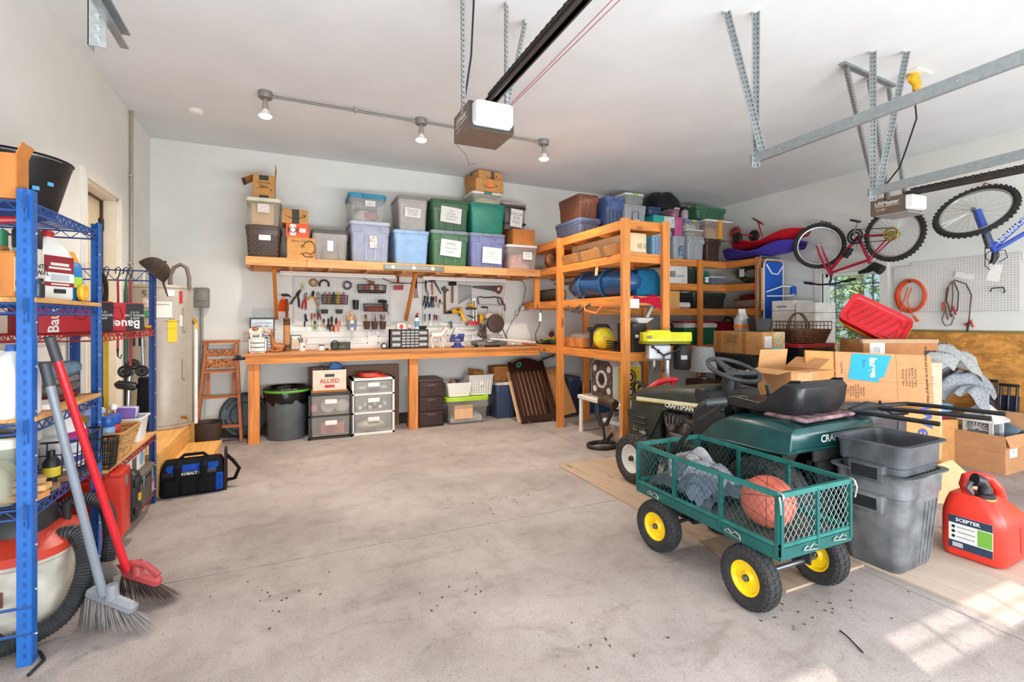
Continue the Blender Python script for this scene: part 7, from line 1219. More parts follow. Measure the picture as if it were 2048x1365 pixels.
# ================================================================ stacks on the corner shelving
TZ = 2.2; cY = 5.52
def ct(px0, py0, px1, py1, col, lidc, lab, Z=None, d=.46, Y=cY, **k): return tote(px0, py0, px1, py1, Y, d, col, lidc, lab, Z=Z, **k)
t, a, b, h = ct(1252, 462, 1301, 514, '#1F8A78', '#1F8A78', 'bright teal tote at the bottom of the stack behind the tall shelving', TZ); z = zof(t, h)
t, a, b, h = ct(1247, 411, 1296, 462, '#A9ABB0', '#A4A6AA', 'pale grey tote with an arched panel, under a clear box near the ceiling', z, rib=False, latch=False); part('arch', MB().tube([(-.06, 0, .05), (-.05, 0, h*.75), (.05, 0, h*.75), (.06, 0, .05)], .008, 6), mat('#5E6064', .5), t, loc=(0, -b*.475, 0)); label(t, .02, h*.3, -b*.47-.012, .1, .09, m=WHITE); z = zof(t, h)
t, a, b, h = ct(1250, 389, 1292, 412, '', '#DDE3DC', 'small clear box with lime latch nearest the ceiling', z, clearc='#C9D2CC', latch='#C3D23A', lidh=.03); lump(t, a*.7, b*.7, h*.6, cloth('#B58A9A'), seed=31)
t, a, b, h = ct(1303, 452, 1346, 514, '#8FB0D0', '#9DBAD6', 'light blue tote behind the tall shelving post', TZ, paper=(.2, .5, .3, .25, ['TOYS'])); z = zof(t, h)
t, a, b, h = fbox(1307, 430, 1349, 453, cY, .4, 'teal and white printed carton under the black bag', Z=z, m=mat('#2FA79A', .5), tape=None); part('white_panel', MB().bx(.0, a/2+.001, -b/2-.0015, -b/2, .002, h-.006), mat('#DCDAD2', .5, v=.25, s=30), t, smooth=0); z = zof(t, h)
t, a, b, h = ct(1297, 415, 1326, 431, '#2C4470', '#2C4470', 'low navy tote half under the black trash bag', z, rib=False, latch=False); z2 = zof(t, h)
p = at(1322, 430, Y=cY+.25); t = thing('trash_bag', 'black trash bag with orange tie at the ceiling above the shelves', 'bag', (p.x, cY+.24, z2+.002)); lump(t, .52, .44, .27, mat('#151517', .3, b=.4, bs=20), z=0, seed=41, name='bag'); part('tie', MB().torus((.05, -.2, .1), .04, .008, 16, 6, 'y', 1.2), plas('#E8772E'), t)
t, a, b, h = ct(1347, 468, 1374, 515, '#A6AAB2', '#9EA3AC', 'grey tote with a blue and white sticker, left of the two grey ones', TZ, rib=False, latch=False); label(t, .02, h*.35, -b*.47-.014, .08, .16, m=mat('#6F86A8', .5, v=.4, s=20)); z = zof(t, h)
t, a, b, h = ct(1350, 431, 1370, 468, '#C55A8E', '#C55A8E', 'pink bin above the grey tote', z, rib=False, latch=False); z = zof(t, h)
t, a, b, h = ct(1348, 412, 1364, 431, '', '#E2B7C4', 'clear pinkish box on top of the pink bin', z, clearc='#E2A9BC', latch=False, lidh=.02); lump(t, a*.7, b*.7, h*.6, cloth('#D98AA8'), seed=42)
x = at(1369, 0, Y=cY+.1).x; t = thing('plastic_jar', 'clear jar with a black cap beside the pink box', 'jar', (x, cY+.1, z)); part('jar', MB().lathe([(.05, 0), (.055, .02), (.055, .12), (.045, .14)], 18), clear('#D9C0C4', .6), t); part('cap', MB().lathe([(.05, .14), (.05, .19)], 18), BLACK, t)
t, a, b, h = ct(1375, 470, 1412, 518, '#A4A8AE', '#9CA1A8', 'grey tote with a recessed panel, right of the two grey ones', TZ, latch=False); z = zof(t, h)
t, a, b, h = ct(1372, 457, 1411, 471, '', '#E0DED8', 'shallow clear basket with white rim on the right grey tote', z, clearc='#D2CEC8', latch=False, lidh=.02); lump(t, a*.7, b*.7, h*.7, cloth('#B9A89A'), seed=43); z = zof(t, h)
t, a, b, h = ct(1371, 438, 1406, 457, '', '#6C86B8', 'clear box with blue lid and yellow latch full of white bits', z, clearc='#CFCBC4', latch='#E8B93A', lidh=.03); lump(t, a*.75, b*.75, h*.7, mat('#D6D0C8', .8, v=.3, s=30), seed=44)
t, a, b, h = ct(1412, 475, 1444, 520, '#4A3632', '#4A3632', 'dark chocolate tote at the right end of the corner shelf', TZ); z = zof(t, h)
t, a, b, h = ct(1411, 436, 1470, 475, '', '#E6E0DC', 'wide clear tote with an orange strap over its front', z, clearc='#D3B9A8', latch=False, lidh=.03); lump(t, a*.8, b*.8, h*.7, cloth('#C9A48C'), seed=45); part('strap', MB().bx(-.04, .03, -b/2-.006, -b/2+.03, .01, h+.004).bx(-.04, .03, -b/2, b/2, h, h+.005), plas('#EDA23A'), t, smooth=0); z = zof(t, h)
ct(1392, 412, 1456, 436, '#3E6A4E', '#446F54', 'low dark green tote with green lid on top of the strapped clear tote', z)
# sleds and ride-on toy
def sled(lab, loc, L, w_, h, m, rz, rx, ry=0):
    t = thing('sled', lab, 'sled', loc, rz, rx=rx, ry=ry); f = lambda a, b, o: ((b-.5)*w_*(1-.5*abs(2*a-1)**3), (a-.5)*L, o+h*(.15+abs(2*b-1)**2.5*.75*(.7+.3*math.sin(a*9))+.5*max(0, a-.75)**1.2+.6*max(0, .2-a)))
    part('shell', MB().grid(lambda a, b: f(a, b, 0), 24, 14).grid(lambda a, b: f(1-a, b, -.008), 24, 14), m, t); part('rim', MB().tube([f(a, 0, .004) for a in [i/20 for i in range(21)]]+[f(1-i/20, 1, .004) for i in range(21)], .012, 6, closed=True), m, t); return t
sled('purple plastic sled on the end of the corner shelf', (6.33, 5.02, TZ+.01), 1.25, .42, .2, mat('#4A3FA8', .3), 0, 0)
sled('long red plastic sled tipped up over the purple sled', (6.36, 4.93, TZ+.17), 1.15, .40, .17, mat('#C01E2A', .22), 0, -.05)
t = thing('toy_tricycle', 'red and black toy tricycle lying on the sleds at the shelf end', 'tricycle', (6.22, 5.40, TZ+.30))
for x, y, z, r in ((-.02, -.05, .06, .09), (.06, -.28, .06, .09), (.1, .06, .0, .08)): part('wheel', MB().torus((x, y, z), r*.72, r*.27, 22, 8, 'x').lathe([(r*.5, -.015), (r*.5, .015)], 14, (x, y, z), 'x'), BLACK, t)
part('disc', MB().lathe([(.02, 0), (.095, .004), (.1, -.004), (.02, -.008)], 26), mat('#7A2A2A', .4), t, loc=(.08, -.33, .27), rot=(.5, .4, 0)); part('fork', MB().tube([(.06, -.42, .03), (.08, -.33, .27)], .01, 8).tube([(-.02, .1, .0), (.0, -.1, .1), (.06, -.28, .06)], .014, 8), RED, t); part('seat', MB().torus((.0, .0, .15), .06, .035, 20, 8, 'x'), mat('#8E2226', .4), t)
# shelves below
z = 1.84; S2 = 1.47; S3 = .92
t, a, b, h = fbox(1336, 526, 1375, 561, cY+.02, .4, 'white printed appliance carton on the second corner shelf', Z=z, m=flatc('#DAD7D2'), tape=None); part('print', MB().bx(-a*.42, -a*.12, -b/2-.0015, -b/2, h*.35, h*.7), mat('#8E8A86', .7, v=.4, s=60), t, smooth=0); text('SUOW', .05, INK, t, (.05, -b/2-.002, h*.42)); text('2 1', .04, INK, t, (.1, -b/2-.002, h*.16))
fbox(1300, 532, 1332, 561, cY+.02, .36, 'dull brown carton beside the white appliance carton', Z=z, m=mat('#8A7466', .8), tape=None)
ct(1377, 526, 1402, 560, '#26352C', '#2A3A30', 'very dark green tote on the second corner shelf', z, d=.4)
ct(1404, 534, 1421, 561, '#1F6B58', '#1F6B58', 'narrow teal tote with white card on the second corner shelf', z, d=.4, paper=(0, .35, .5, .4, ['XMAS']))
t, a, b, h = ct(1422, 545, 1454, 562, '', '#C9D2DC', 'low clear bluish tote with pale lid on the second corner shelf', z, d=.4, clearc='#8A96A8', latch=False, lidh=.02); lump(t, a*.7, b*.7, h*.6, cloth('#6A7488'), seed=51)
t = thing('artificial_wreath', 'green leafy artificial wreath with a white tag on the second corner shelf', 'wreath', (6.36, 5.22, z+.14)); q = MB(); random.seed(9)
for i in range(420):
    a = random.uniform(0, 2*PI); o = Vector((random.gauss(0, .06), .24*math.cos(a), .04+.1*math.sin(a))); d = Vector((random.gauss(0, 1), random.gauss(0, 1), random.gauss(0, 1))).normalized()*.06; s_ = d.orthogonal().normalized()*.012; q.add([o, o+d*.5+s_, o+d, o+d*.5-s_], [(0, 1, 2, 3)])
part('leaves', q, mat('#4E6B3A', .6, v=.4), t, kind='stuff', smooth=0); part('ring', MB().torus((0, 0, .02), .2, .04, 24, 6, 'x', .55), mat('#2E3A26', .8), t); part('tag', MB().box((-.1, .1, .04), (.004, .09, .12)), PAPER, t, smooth=0)
xa, xb, z0, z1 = span(1343, 578, 1357, 612, cY+.01); solo('plywood_offcut', MB().bx(xa, xb+.05, cY+.04, cY+.06, S2, S2+.26), mat('#D9A45E', .6, 'wz', v=.1), 'orange plywood offcut standing on the third corner shelf', 'wood', smooth=0)
t, a, b, h = ct(1386, 584, 1455, 616, '#2A2F2C', '#2E3430', 'wide dark tote on the third corner shelf under a white board', S2, d=.42); solo('white_board', MB().box((0, 0, .008), (a*1.25, .2, .016), (0, 0, -.1)), flatc('#CFCDC8'), 'long white board lying across the dark tote', 'board', None, (t.location.x+.02, cY+.2, zof(t, h)+.001), smooth=0)
solo('paper_roll', MB().cyl((0, 0, .05), (.2, -.02, .05), .045, n=18).cyl((.2, -.02, .05), (.205, -.021, .05), .025, n=12), flatc('#D8CFC6'), 'rolled white paper on the third corner shelf', 'roll', None, (at(1362, 0, Y=cY).x, cY+.075, S2))
solo('rolled_rug', MB().cyl((6.28, 5.45, S2+.07), (6.2, 5.02, S2+.07), .065, n=22).torus((6.2, 5.018, S2+.07), .05, .014, 20, 6, 'y'), mat('#8A7462', .95, v=.2, s=40), 'brown rolled rug on the third corner shelf end', 'rug')
solo('rolled_cloth', MB().cyl((6.44, 5.45, S2+.06), (6.4, 5.0, S2+.06), .058, n=20), mat('#C7B58A', .9, v=.4, s=25), 'pale patterned cloth roll behind the brown rug roll', 'roll'); solo('maroon_bundle', MB().sph((0, 0, .05), (.16, .2, .05), 14, 8), cloth('#6E1F2A'), 'maroon folded cloth lying on top of the rolls', 'cloth', None, (6.36, 5.22, S2+.115))
t = thing('cooler', 'green cooler with white lid and red cover on the lowest corner shelf', 'cooler', (5.68, cY+.22, S3)); part('body', MB().rloft([(0, .62, .32, .03), (.26, .66, .36, .04)]), plas('#1F6B4A', .35), t); part('lid', MB().rloft([(.26, .68, .38, .04), (.31, .68, .38, .04), (.33, .64, .34, .04)]), flatc('#E2DEDA'), t); part('cover', MB().rloft([(.33, .6, .3, .04), (.36, .6, .3, .04)]), RED, t); part('handle', MB().tube([(.34, -.06, .2), (.39, -.06, .29), (.38, .06, .3), (.34, .08, .22)], .014, 8), BLACK, t)
t = thing('cooler', 'dark red insulated bag with black straps on the lowest corner shelf', 'cooler', (6.32, cY+.22, S3)); part('body', MB().rloft([(0, .3, .26, .05), (.32, .34, .3, .06), (.35, .3, .26, .06)]), cloth('#8A1E2A'), t); part('strap', MB().tube([(-.12, -.1, .33), (-.05, -.12, .42), (.08, -.1, .4), (.13, -.08, .33)], .014, 8), BLACK, t)
t = thing('black_clamp_light', 'black work light on the lowest corner shelf left of the green cooler', 'work light', (at(1356, 0, Y=cY+.1).x-.05, cY+.12, S3)); part('head', MB().rloft([(.06, .22, .1, .02), (.2, .2, .12, .02)]), BLACK, t); part('foot', MB().box((0, 0, .03), (.18, .12, .06), b=.01), BLACK, t); part('ring', MB().torus((-.13, -.03, .25), .07, .02, 20, 8, 'y'), BLACK, t)
# ================================================================ in the tall shelving
z = 1.96
t = cbox('long cream carton with black lettering inside the tall shelving, upper level', (3.19, 4.52, z), .22, 1.1, .225, m=mat('#E2CBA5', .8), tape=None); text('DAMP', .07, INK, t, (-.1115, .28, .13), FXm, bold=.02); text('|||| ||', .06, INK, t, (.05, -.5515, .1), FY_)
t = cbox('long brown carton with a loose strip of tape jutting over the shelf beam', (3.0, 4.50, z+.012), .13, 1.08, .105, m=mat('#B57C46', .85), tape=None, ry=-.22)
for y in (-.32, .12): part('tape', MB().bx(-.0665, -.065, y, y+.07, .002, .103), mat('#8A6A4A', .3), t, smooth=0)
part('loose_tape', MB().loft([[(-.068-u*.02+.02*math.sin(u*4), -.2+dy+.02*u, .12-u*.3) for dy in (0, .05)]+[(-.066-u*.02+.02*math.sin(u*4), -.2+dy+.02*u, .12-u*.3) for dy in (.05, 0)] for u in [i/8 for i in range(9)]]), mat('#C9B08A', .25), t)
t = thing('paper_carton', 'open white folded carton at the back of the upper level', 'box', (3.36, 4.15, z)); part('shell', MB().loft([[(-.07, y, 0), (0, y, .09), (.07, y, 0)] for y in (-.08, .1)]), flatc('#D6D2C6'), t, smooth=0)
z = 1.535
t = thing('camping_bag', 'glossy dark blue rolled camping bag in the tall shelving', 'bag', (3.14, 4.55, z)); BB = mat('#1D4A78', .28, b=.35, bs=14); q = MB(); rnd = random.Random(6); rings = []
for i in range(17):
    u = i/16; r = .17*min(1, (.25+3.2*min(u, 1-u)))**.6; rings.append([(.15*0+r*(1+.07*math.sin(3*k*.4+i*.9))*math.cos(2*PI*k/20)*.9, -.62+1.2*u, .155+min(r, .15)*(1+.06*math.sin(2*k*.5+i))*math.sin(2*PI*k/20)) for k in range(20)])
q.loft(rings); part('bag', q, BB, t, smooth=80)
for y in (-.2, .22): part('strap', MB().torus((0, y, .155), .162, .012, 30, 6, 'y', 1), mat('#2A5F92', .6), t)
part('handle', MB().tube([(-.15, .1, .04), (-.2, .12, -.08), (-.19, .2, -.10), (-.15, .26, .03)], .012, 6), mat('#2A4A6A', .6), t)
t = thing('camping_bag', 'upright teal-blue cloth bag at the end of the tall shelving', 'bag', (3.33, 4.06, z)); lump(t, .34, .26, .29, cloth('#1F5F82'), z=0, seed=61, name='bag')
t = thing('red_cloth', 'crimson red cloth hanging over the end beam of the tall shelving', 'cloth', (3.15, 3.85, z)); part('cloth', MB().grid(lambda a, b: (-.1+.42*a, (.12-.16*b if b < .6 else .024-(b-.6)*.06-.012), .006+(0 if b < .6 else -(b-.6)*.38*(.3+.7*a))+.012*math.sin(9*a+4*b)), 16, 14), cloth('#B31E36'), t, smooth=80)
solo('white_card', MB().box((0, 0, 0), (.12, .003, .09)), PAPER, 'white card hanging by the red cloth on the shelf beam', 'card', None, (3.04, 3.836, 1.46), smooth=0)
solo('strap_loop', MB().tube([(2.93, 4.9, 1.46), (2.9, 4.8, 1.40), (2.9, 4.6, 1.39), (2.93, 4.45, 1.47)], .012, 8), mat('#3A4A5A', .6), 'grey-blue strap drooping below the camping bag', 'strap'); solo('orange_strap', MB().tube([(2.93, 4.55, 1.47), (2.9, 4.5, 1.40), (2.91, 4.3, 1.37), (2.93, 4.2, 1.46)], .011, 8), plas('#E8864A'), 'orange strap drooping below the shelf beam', 'strap')
solo('wire_spool', MB().torus((0, 0, .1), .07, .03, 26, 8, 'y').lathe([(.1, -.05), (.1, -.04)], 24, (0, 0, .1), 'y').lathe([(.1, .04), (.1, .05)], 24, (0, 0, .1), 'y'), mat('#8A5A3A', .6, v=.3), 'copper wire spool on the shelf behind the tall shelving post', 'spool', None, (3.0, 5.45, 1.96), (0, 0, .5))
t = thing('paper_tube', 'large cardboard tube with dark cloth lying on the tall shelving', 'tube', (3.08, 5.45, z)); part('tube', MB().cyl((0, -.1, .085), (.02, .45, .085), .085, n=24), mat('#3A3226', .9), t); part('end', MB().lathe([(.072, -.105), (.072, -.1)], 24, (0, 0, .085), 'y'), CARDL, t)
solo('lens_ring', MB().torus((0, 0, .06), .05, .012, 24, 8, 'y').lathe([(.045, -.004), (.045, .004)], 20, (0, 0, .06), 'y'), mat('#2A2420', .4), 'small dark ring-edged disc in front of the cardboard tube', 'disc', None, (2.99, 5.24, z), (0, 0, .4))
t = thing('hanging_plug', 'white taped cord with a black plug hanging under the shelf', 'cord', (2.88, 5.5, 1.44)); part('cord', MB().tube([(0, 0, 0), (-.01, 0, -.08), (-.02, 0, -.2), (-.08, 0, -.32), (-.07, 0, -.42)], .006, 6), mat('#3A3632', .6), t); part('wrap', MB().tube([(-.01, 0, -.05), (-.01, 0, -.16)], [.015, .02], 8), WHITE, t); part('plug', MB().box((-.05, 0, -.43), (.05, .02, .025), (0, .6, 0), b=.005), BLACK, t)
z = .975
t = cbox('orange-brown carton under a crumpled clear bag on the tall shelving counter', (3.2, 5.0, z), .3, .42, .11, m=CARDO, tape=None, flaps={}); lump(t, .26, .36, .07, clear('#D8C8BC', .5), z=.1, seed=66, name='plastic_bag')
t = thing('leaf_blower', 'yellow and black backpack blower on the tall shelving counter', 'blower', (3.15, 4.52, z), -.4); YB_ = plas('#E3D22A', .35)
part('volute', MB().sph((.0, -.05, .12), (.12, .09, .12), 20, 14).tube([(.05, -.1, .06), (.12, -.12, .05)], [.06, .05], 12), YB_, t); part('frame', MB().tube([(-.13, .05, .02), (-.12, .06, .2), (-.06, .06, .26), (.06, .06, .26), (.1, .05, .2), (.11, .04, .1)], .02, 8), BLACK, t); part('cap', MB().cyl((-.0, -.14, .12), (0, -.145, .12), .03), YEL, t); part('tank', MB().box((.06, -.06, .18), (.06, .08, .1), (0, -.5, 0), b=.015), clear('#C9B8A0', .7), t); part('knob', MB().cyl((-.17, .03, .22), (-.12, .03, .22), .022), BLACK, t)
t = thing('wire_stand', 'black slotted metal stand beside the yellow blower', 'stand', (3.12, 4.22, z))
for i in range(4): part('bar', MB().box((0, 0, .02+.025*i), (.14, .2, .012), b=.003), BLACK, t)
part('post', MB().box((-.03, 0, .05), (.03, .03, .1)), DSTEEL, t, smooth=0)
t = thing('black_speaker', 'black cabinet box with a small label on the tall shelving counter', 'speaker', (3.18, 4.05, z)); part('cabinet', MB().box((0, 0, .145), (.18, .26, .29), b=.006), mat('#26211E', .5), t); part('badge', MB().box((-.04, -.131, .16), (.04, .003, .03)), PAPER, t, smooth=0)
t = thing('white_planter', 'white plastic tray and pale tube leaning on top of the black cabinet', 'tray', (3.24, 4.0, z+.291)); part('tray', MB().rloft([(0, .12, .1, .02), (.05, .24, .18, .02), (.055, .22, .16, .02), (.008, .1, .08, .015)]), flatc('#E2DED6'), t); part('tube', MB().beam((.06, .0, .02), (.17, -.02, .24), .055, .03), flatc('#B9B6AE'), t, smooth=0)
# drill press, red handle tool
t = thing('drill_press', 'drill press with a bright yellow belt cover behind the mower', 'drill press', (3.26, 3.66, 0), -.42); YR = plas('#D8D516', .35)
part('base', MB().box((-.0, 0, .03), (.26, .24, .06), b=.01).box((.03, 0, .17), (.2, .2, .22), b=.01), DSTEEL, t); part('column', MB().cyl((.03, 0, .2), (.03, 0, 1.05), .03), CHROME, t)
part('belt_cover', MB().loft([[(x, y*k, zz) for x, y in ((-.22, -.07), (-.19, -.1), (.2, -.085), (.25, -.05), (.25, .05), (.2, .085), (-.19, .1), (-.22, .07))] for zz, k in ((1.095, 1), (1.11, 1.0), (1.15, .95), (1.18, .78))]), YR, t); part('cover_hump', MB().rloft([(1.15, .26, .14, .03), (1.195, .22, .12, .03), (1.2, .18, .1, .02)]), YR, t, loc=(-.06, 0, 0)); part('rim', MB().rloft([(1.07, .47, .2, .06), (1.095, .48, .21, .06)]), mat('#8A8818', .4), t); part('name_plate', MB().box((-.17, -.1, 1.135), (.05, .004, .025)), mat('#6A3A1E', .5), t, smooth=0); text('RYOBI', .018, WHITE, t, (-.17, -.103, 1.135))
part('head', MB().box((-.06, 0, .99), (.22, .14, .16), b=.02), mat('#B9BABB', .4, metal=.3), t); part('switch', MB().box((-.08, -.072, 1.0), (.025, .008, .035)), BLACK, t, smooth=0); part('chuck', MB().lathe([(.022, .92), (.026, .86), (.024, .83), (.012, .80), (.006, .77)], 14, (-.1, 0, 0)), STEEL, t)
part('motor', MB().lathe([(.07, .82), (.08, .84), (.08, 1.03), (.07, 1.06)], 22, (.18, .02, 0)), mat('#222224', .5), t); part('motor_label', MB().box((.17, -.062, .94), (.06, .006, .04)), flatc('#D0CEC8'), t)
for a in (.4, 2.5, 4.6): part('feed_handle', MB().tube([(-.03, -.09, .96), (-.03+.13*math.cos(a), -.11, .96+.13*math.sin(a))], [.008, .007], 8).sph((-.03+.14*math.cos(a), -.11, .96+.14*math.sin(a)), .016, 10, 8), DSTEEL, t)
t = thing('lawn_edger', 'machine with a bright red arched plastic handle behind the mower hood', 'garden machine', (3.0, 3.44, 0), -.42); RP = plas('#D8232C', .3)
part('handle', MB().tube([(-.16, 0, .58), (-.11, 0, .66), (.0, 0, .735), (.12, 0, .76), (.17, 0, .755)], [.026, .028, .026, .024, .02], 10), RP, t); part('handle_leg', MB().tube([(.13, 0, .75), (.12, 0, .66), (.10, 0, .58)], .02, 10), RP, t); part('deck', MB().rloft([(.12, .30, .1, .03), (.5, .26, .09, .03), (.6, .24, .08, .03)]), mat('#3A3A3C', .5), t)
for s in (-1, 1): part('wheel', MB().torus((s*.17, 0, .11), .08, .028, 20, 8, 'x'), BLACK, t)
t = thing('garden_reel', 'black reel with yellow-green hub beside the shelving post', 'reel', (2.92, 3.62, .02)); part('reel', MB().torus((0, 0, .62), .08, .014, 22, 8, 'x').torus((.05, 0, .62), .06, .014, 22, 8, 'x').cyl((.02, 0, 0), (.02, 0, .6), .012), BLACK, t); part('hub', MB().lathe([(.045, 0), (.05, .05)], 16, (.03, .0, .60), 'x'), plas('#B9B02E'), t)
# ================================================================ heap in the right bay
KX = -.42
t = thing('table_lamp', 'table lamp with a grey fabric shade behind the steering wheel', 'lamp', (4.06, 3.95, .66)); part('shade', MB().lathe([(.15, .08), (.105, .345)], 30, c0=False, c1=False).lathe([(.147, .08), (.102, .345)], 30, c0=False, c1=False), mat('#B3B3B4', .9, v=.1, s=60), t); part('base', MB().lathe([(.06, 0), (.06, .015), (.02, .03), (.03, .06), (.015, .09), (.01, .2)], 18), STEEL, t)
t = thing('carved_stool', 'dark brown carved side table under the lamp', 'side table', (4.06, 3.95, 0)); part('case', MB().box((0, 0, .33), (.26, .26, .65), b=.01), mat('#3A2016', .4), t)
for x in (-.06, .03): part('carving', MB().tube([(x, -.132, .58), (x+.03, -.132, .52), (x-.01, -.132, .46), (x+.03, -.132, .38)], .005, 5), mat('#8A6A4A', .5), t)
t = thing('drawer_tower', 'black plastic drawer tower under the long cardboard box', 'drawers', (4.56, 3.82, 0)); part('frame', MB().box((0, 0, .46), (.40, .5, .925), b=.01), mat('#17181B', .4), t)
for i in range(4): part('drawer', MB().box((0, -.25, .14+.215*i), (.36, .03, .19), b=.008), mat('#222429', .3), t); part('pull', MB().box((0, -.27, .2+.215*i), (.2, .02, .012), b=.003), mat('#3A3C42', .3), t)
t = cbox('long cardboard box with a printed grid on its side, on the drawer tower', (4.585, 3.82, .927), .34, .64, .245); part('printed_grid', MB().tube([(-.1715, -.02, .1), (-.1715, -.02, .21), (-.1715, .16, .21), (-.1715, .16, .1)], .0012, 4, closed=True), INK, t)
for i in range(4): part('print_line', MB().bx(-.1715, -.1705, .0, .145, .12+.022*i, .13+.022*i), mat('#7A5A3A', .8), t, smooth=0)
part('tape', MB().bx(.0, .171, -.3215, -.32, .05, .24), mat('#D8C49A', .25, v=.2, s=40), t, smooth=0); part('sticker', MB().bx(-.14, -.03, -.3225, -.321, .08, .2), PAPER, t, smooth=0); part('blue_tape', MB().bx(-.05, .12, -.3228, -.321, .03, .08), flatc('#5FC4DC'), t, smooth=0)
for y in (-.12, .22): part('tape', MB().bx(-.1712, -.17, y, y+.05, .0, .24), mat('#B5783A', .3), t, smooth=0)
t = thing('planter_box', 'black tapered planter box on the long cardboard box', 'planter', (4.62, 3.70, 1.174), .9); part('body', MB().rloft([(0, .3, .14, .02), (.14, .36, .18, .02), (.14, .345, .165, .02), (.01, .28, .12, .015)]), BLK2, t)
t = thing('pet_food_bag', 'white and orange pet food bag beside the black planter', 'bag', (4.66, 3.96, 1.174)); part('bag', MB().rloft([(0, .16, .1, .03), (.12, .17, .11, .03), (.2, .1, .04, .015), (.25, .11, .012, .005)]), mat('#B9B4B0', .4, v=.2), t); part('stripe', MB().rloft([(.03, .171, .111, .03), (.07, .172, .112, .03)]), plas('#E2762A'), t)
for z0, l in ((0, 'black tote on the floor under another black tote beside the long box'), (.52, 'black tote with a red lid under the wicker basket')): tote(0, 0, 0, 0, 3.42, .42, '#1C1D1F', '#B3202A' if z0 else '#232426', l, xz=(4.90, 5.5, z0, z0+.52), latch=False)
t = basket('dark twig basket with a tall hooped handle on the red-lidded tote', (5.20, 3.62, 1.041), .42, .22, .5, .3, .15, mat('#6A4226', .85, v=.25, s=30), mat('#5A3A22', .8), -.2, 'twig_basket', 9)
for dx in (-.015, .015): part('handle', MB().torus((-.05, dx, .14), .13, .008, 24, 6, 'x' if 0 else 'y', 1.5, 0, PI), mat('#5A3A22', .8), t)
wbasket(t, .5, .3, .09, mat('#4A3226', .6), 10, 6, 2, .003, 1, cz=.15)
for i, (x, y, c) in enumerate(((.1, -.03, '#D8D2CA'), (.17, .03, '#8A96B8'), (0, .06, '#7A8A5A'))): solo('trinket', MB().sph((0, 0, .05), (.05, .04, .05), 12, 8), mat(c, .6, v=.2), ('white', 'blue', 'mossy green')[i]+' trinket lying in the dark twig basket', 'trinket', None, (5.2+x, 3.62+y, 1.1))
# folded beach chair
t = thing('beach_chair', 'folded blue beach lounger with white frame hung at the shelf end', 'lounger', (6.34, 4.84, 1.22)); BC = mat('#1355B8', .6); WF = flatc('#E4E6E8', .3)
part('sling', MB().box((0, 0, .46), (.36, .02, .92), b=.006), BC, t); part('frame', MB().tube([(-.2, 0, .0), (-.2, .0, .88), (-.16, 0, .95), (.16, 0, .95), (.2, 0, .88), (.2, 0, .0)], .011, 8), WF, t)
part('leg_frame', MB().tube([(-.26, .05, .1), (-.27, .05, .85), (-.22, .05, 1.0), (.2, .05, .98)], .011, 8), metal('#B9BCC0', .3), t); part('arm', MB().tube([(-.18, -.02, .48), (-.02, -.16, .56), (.2, -.2, .55), (.22, -.2, .48), (.1, -.2, .42), (-.18, -.03, .42)], .010, 8), WF, t)
part('strap', MB().tube([(-.17, -.015, .88), (-.06, -.018, .75), (.06, -.018, .74), (.17, -.015, .86)], .012, 6), WF, t); part('side_rail', MB().box((-.235, 0, .52), (.03, .03, .62), b=.008), CARDL, t); part('foot_sling', MB().box((.16, -.19, .5), (.1, .04, .12), b=.01), BC, t)
for i, (x, l) in enumerate(((-.21, 'cord'), (.16, 'cord'))): pass
cbox('plain brown carton on the floor beneath the whitewashed crates', (6.25, 4.32, 0), .5, .62, .5, tape=None); cbox('plain tan carton between the floor carton and the whitewashed crates', (6.25, 4.32, .501), .48, .6, .5, m=CARDL, tape=None)
for i, (y, w_, h, l) in enumerate(((4.46, .32, .56, 'whitewashed wooden crate with a small dark stencil mark under the beach lounger'), (4.14, .26, .52, 'whitewashed crate with pale blue patches beside the window'))):
    t = thing('wooden_crate', l, 'crate', (6.22, y, 1.002)); n = 4
    for k in range(n): part('slat', MB().bx(-.2, .2, -w_/2, w_/2, h*k/n+.003, h*(k+1)/n-.003), mat('#EAE6DD', .8, v=.07, s=12), t, smooth=0)
    if i: part('blue_patch', MB().bx(-.202, -.2, -w_*.45, w_*.45, .0, h*.32), mat('#7FB0CC', .8, v=.15), t, smooth=0)
    else: part('stencil_mark', MB().bx(-.2012, -.2, -.06, .09, h*.84, h*.86), INK, t, smooth=0)
# open box by the mower seat, on a black tote
tote(0, 0, 0, 0, 2.49, .34, '#1E1F22', '#26272A', 'black tote under the open cardboard box behind the mower seat', xz=(3.46, 3.83, 0, .585), latch=False)
t = cbox('open cardboard box with four raised flaps behind the mower seat', (3.64, 2.65, .586), .33, .29, .32, flaps={'-x': (97, .16), '+y': (-8, .15), '+x': (62, .16), '-y': (88, .15)}, m=mat('#D09A66', .85, v=.04)); part('label_panel', MB().bx(-.1, .08, -.149, -.147, .12, .3), CARDL, t, smooth=0)
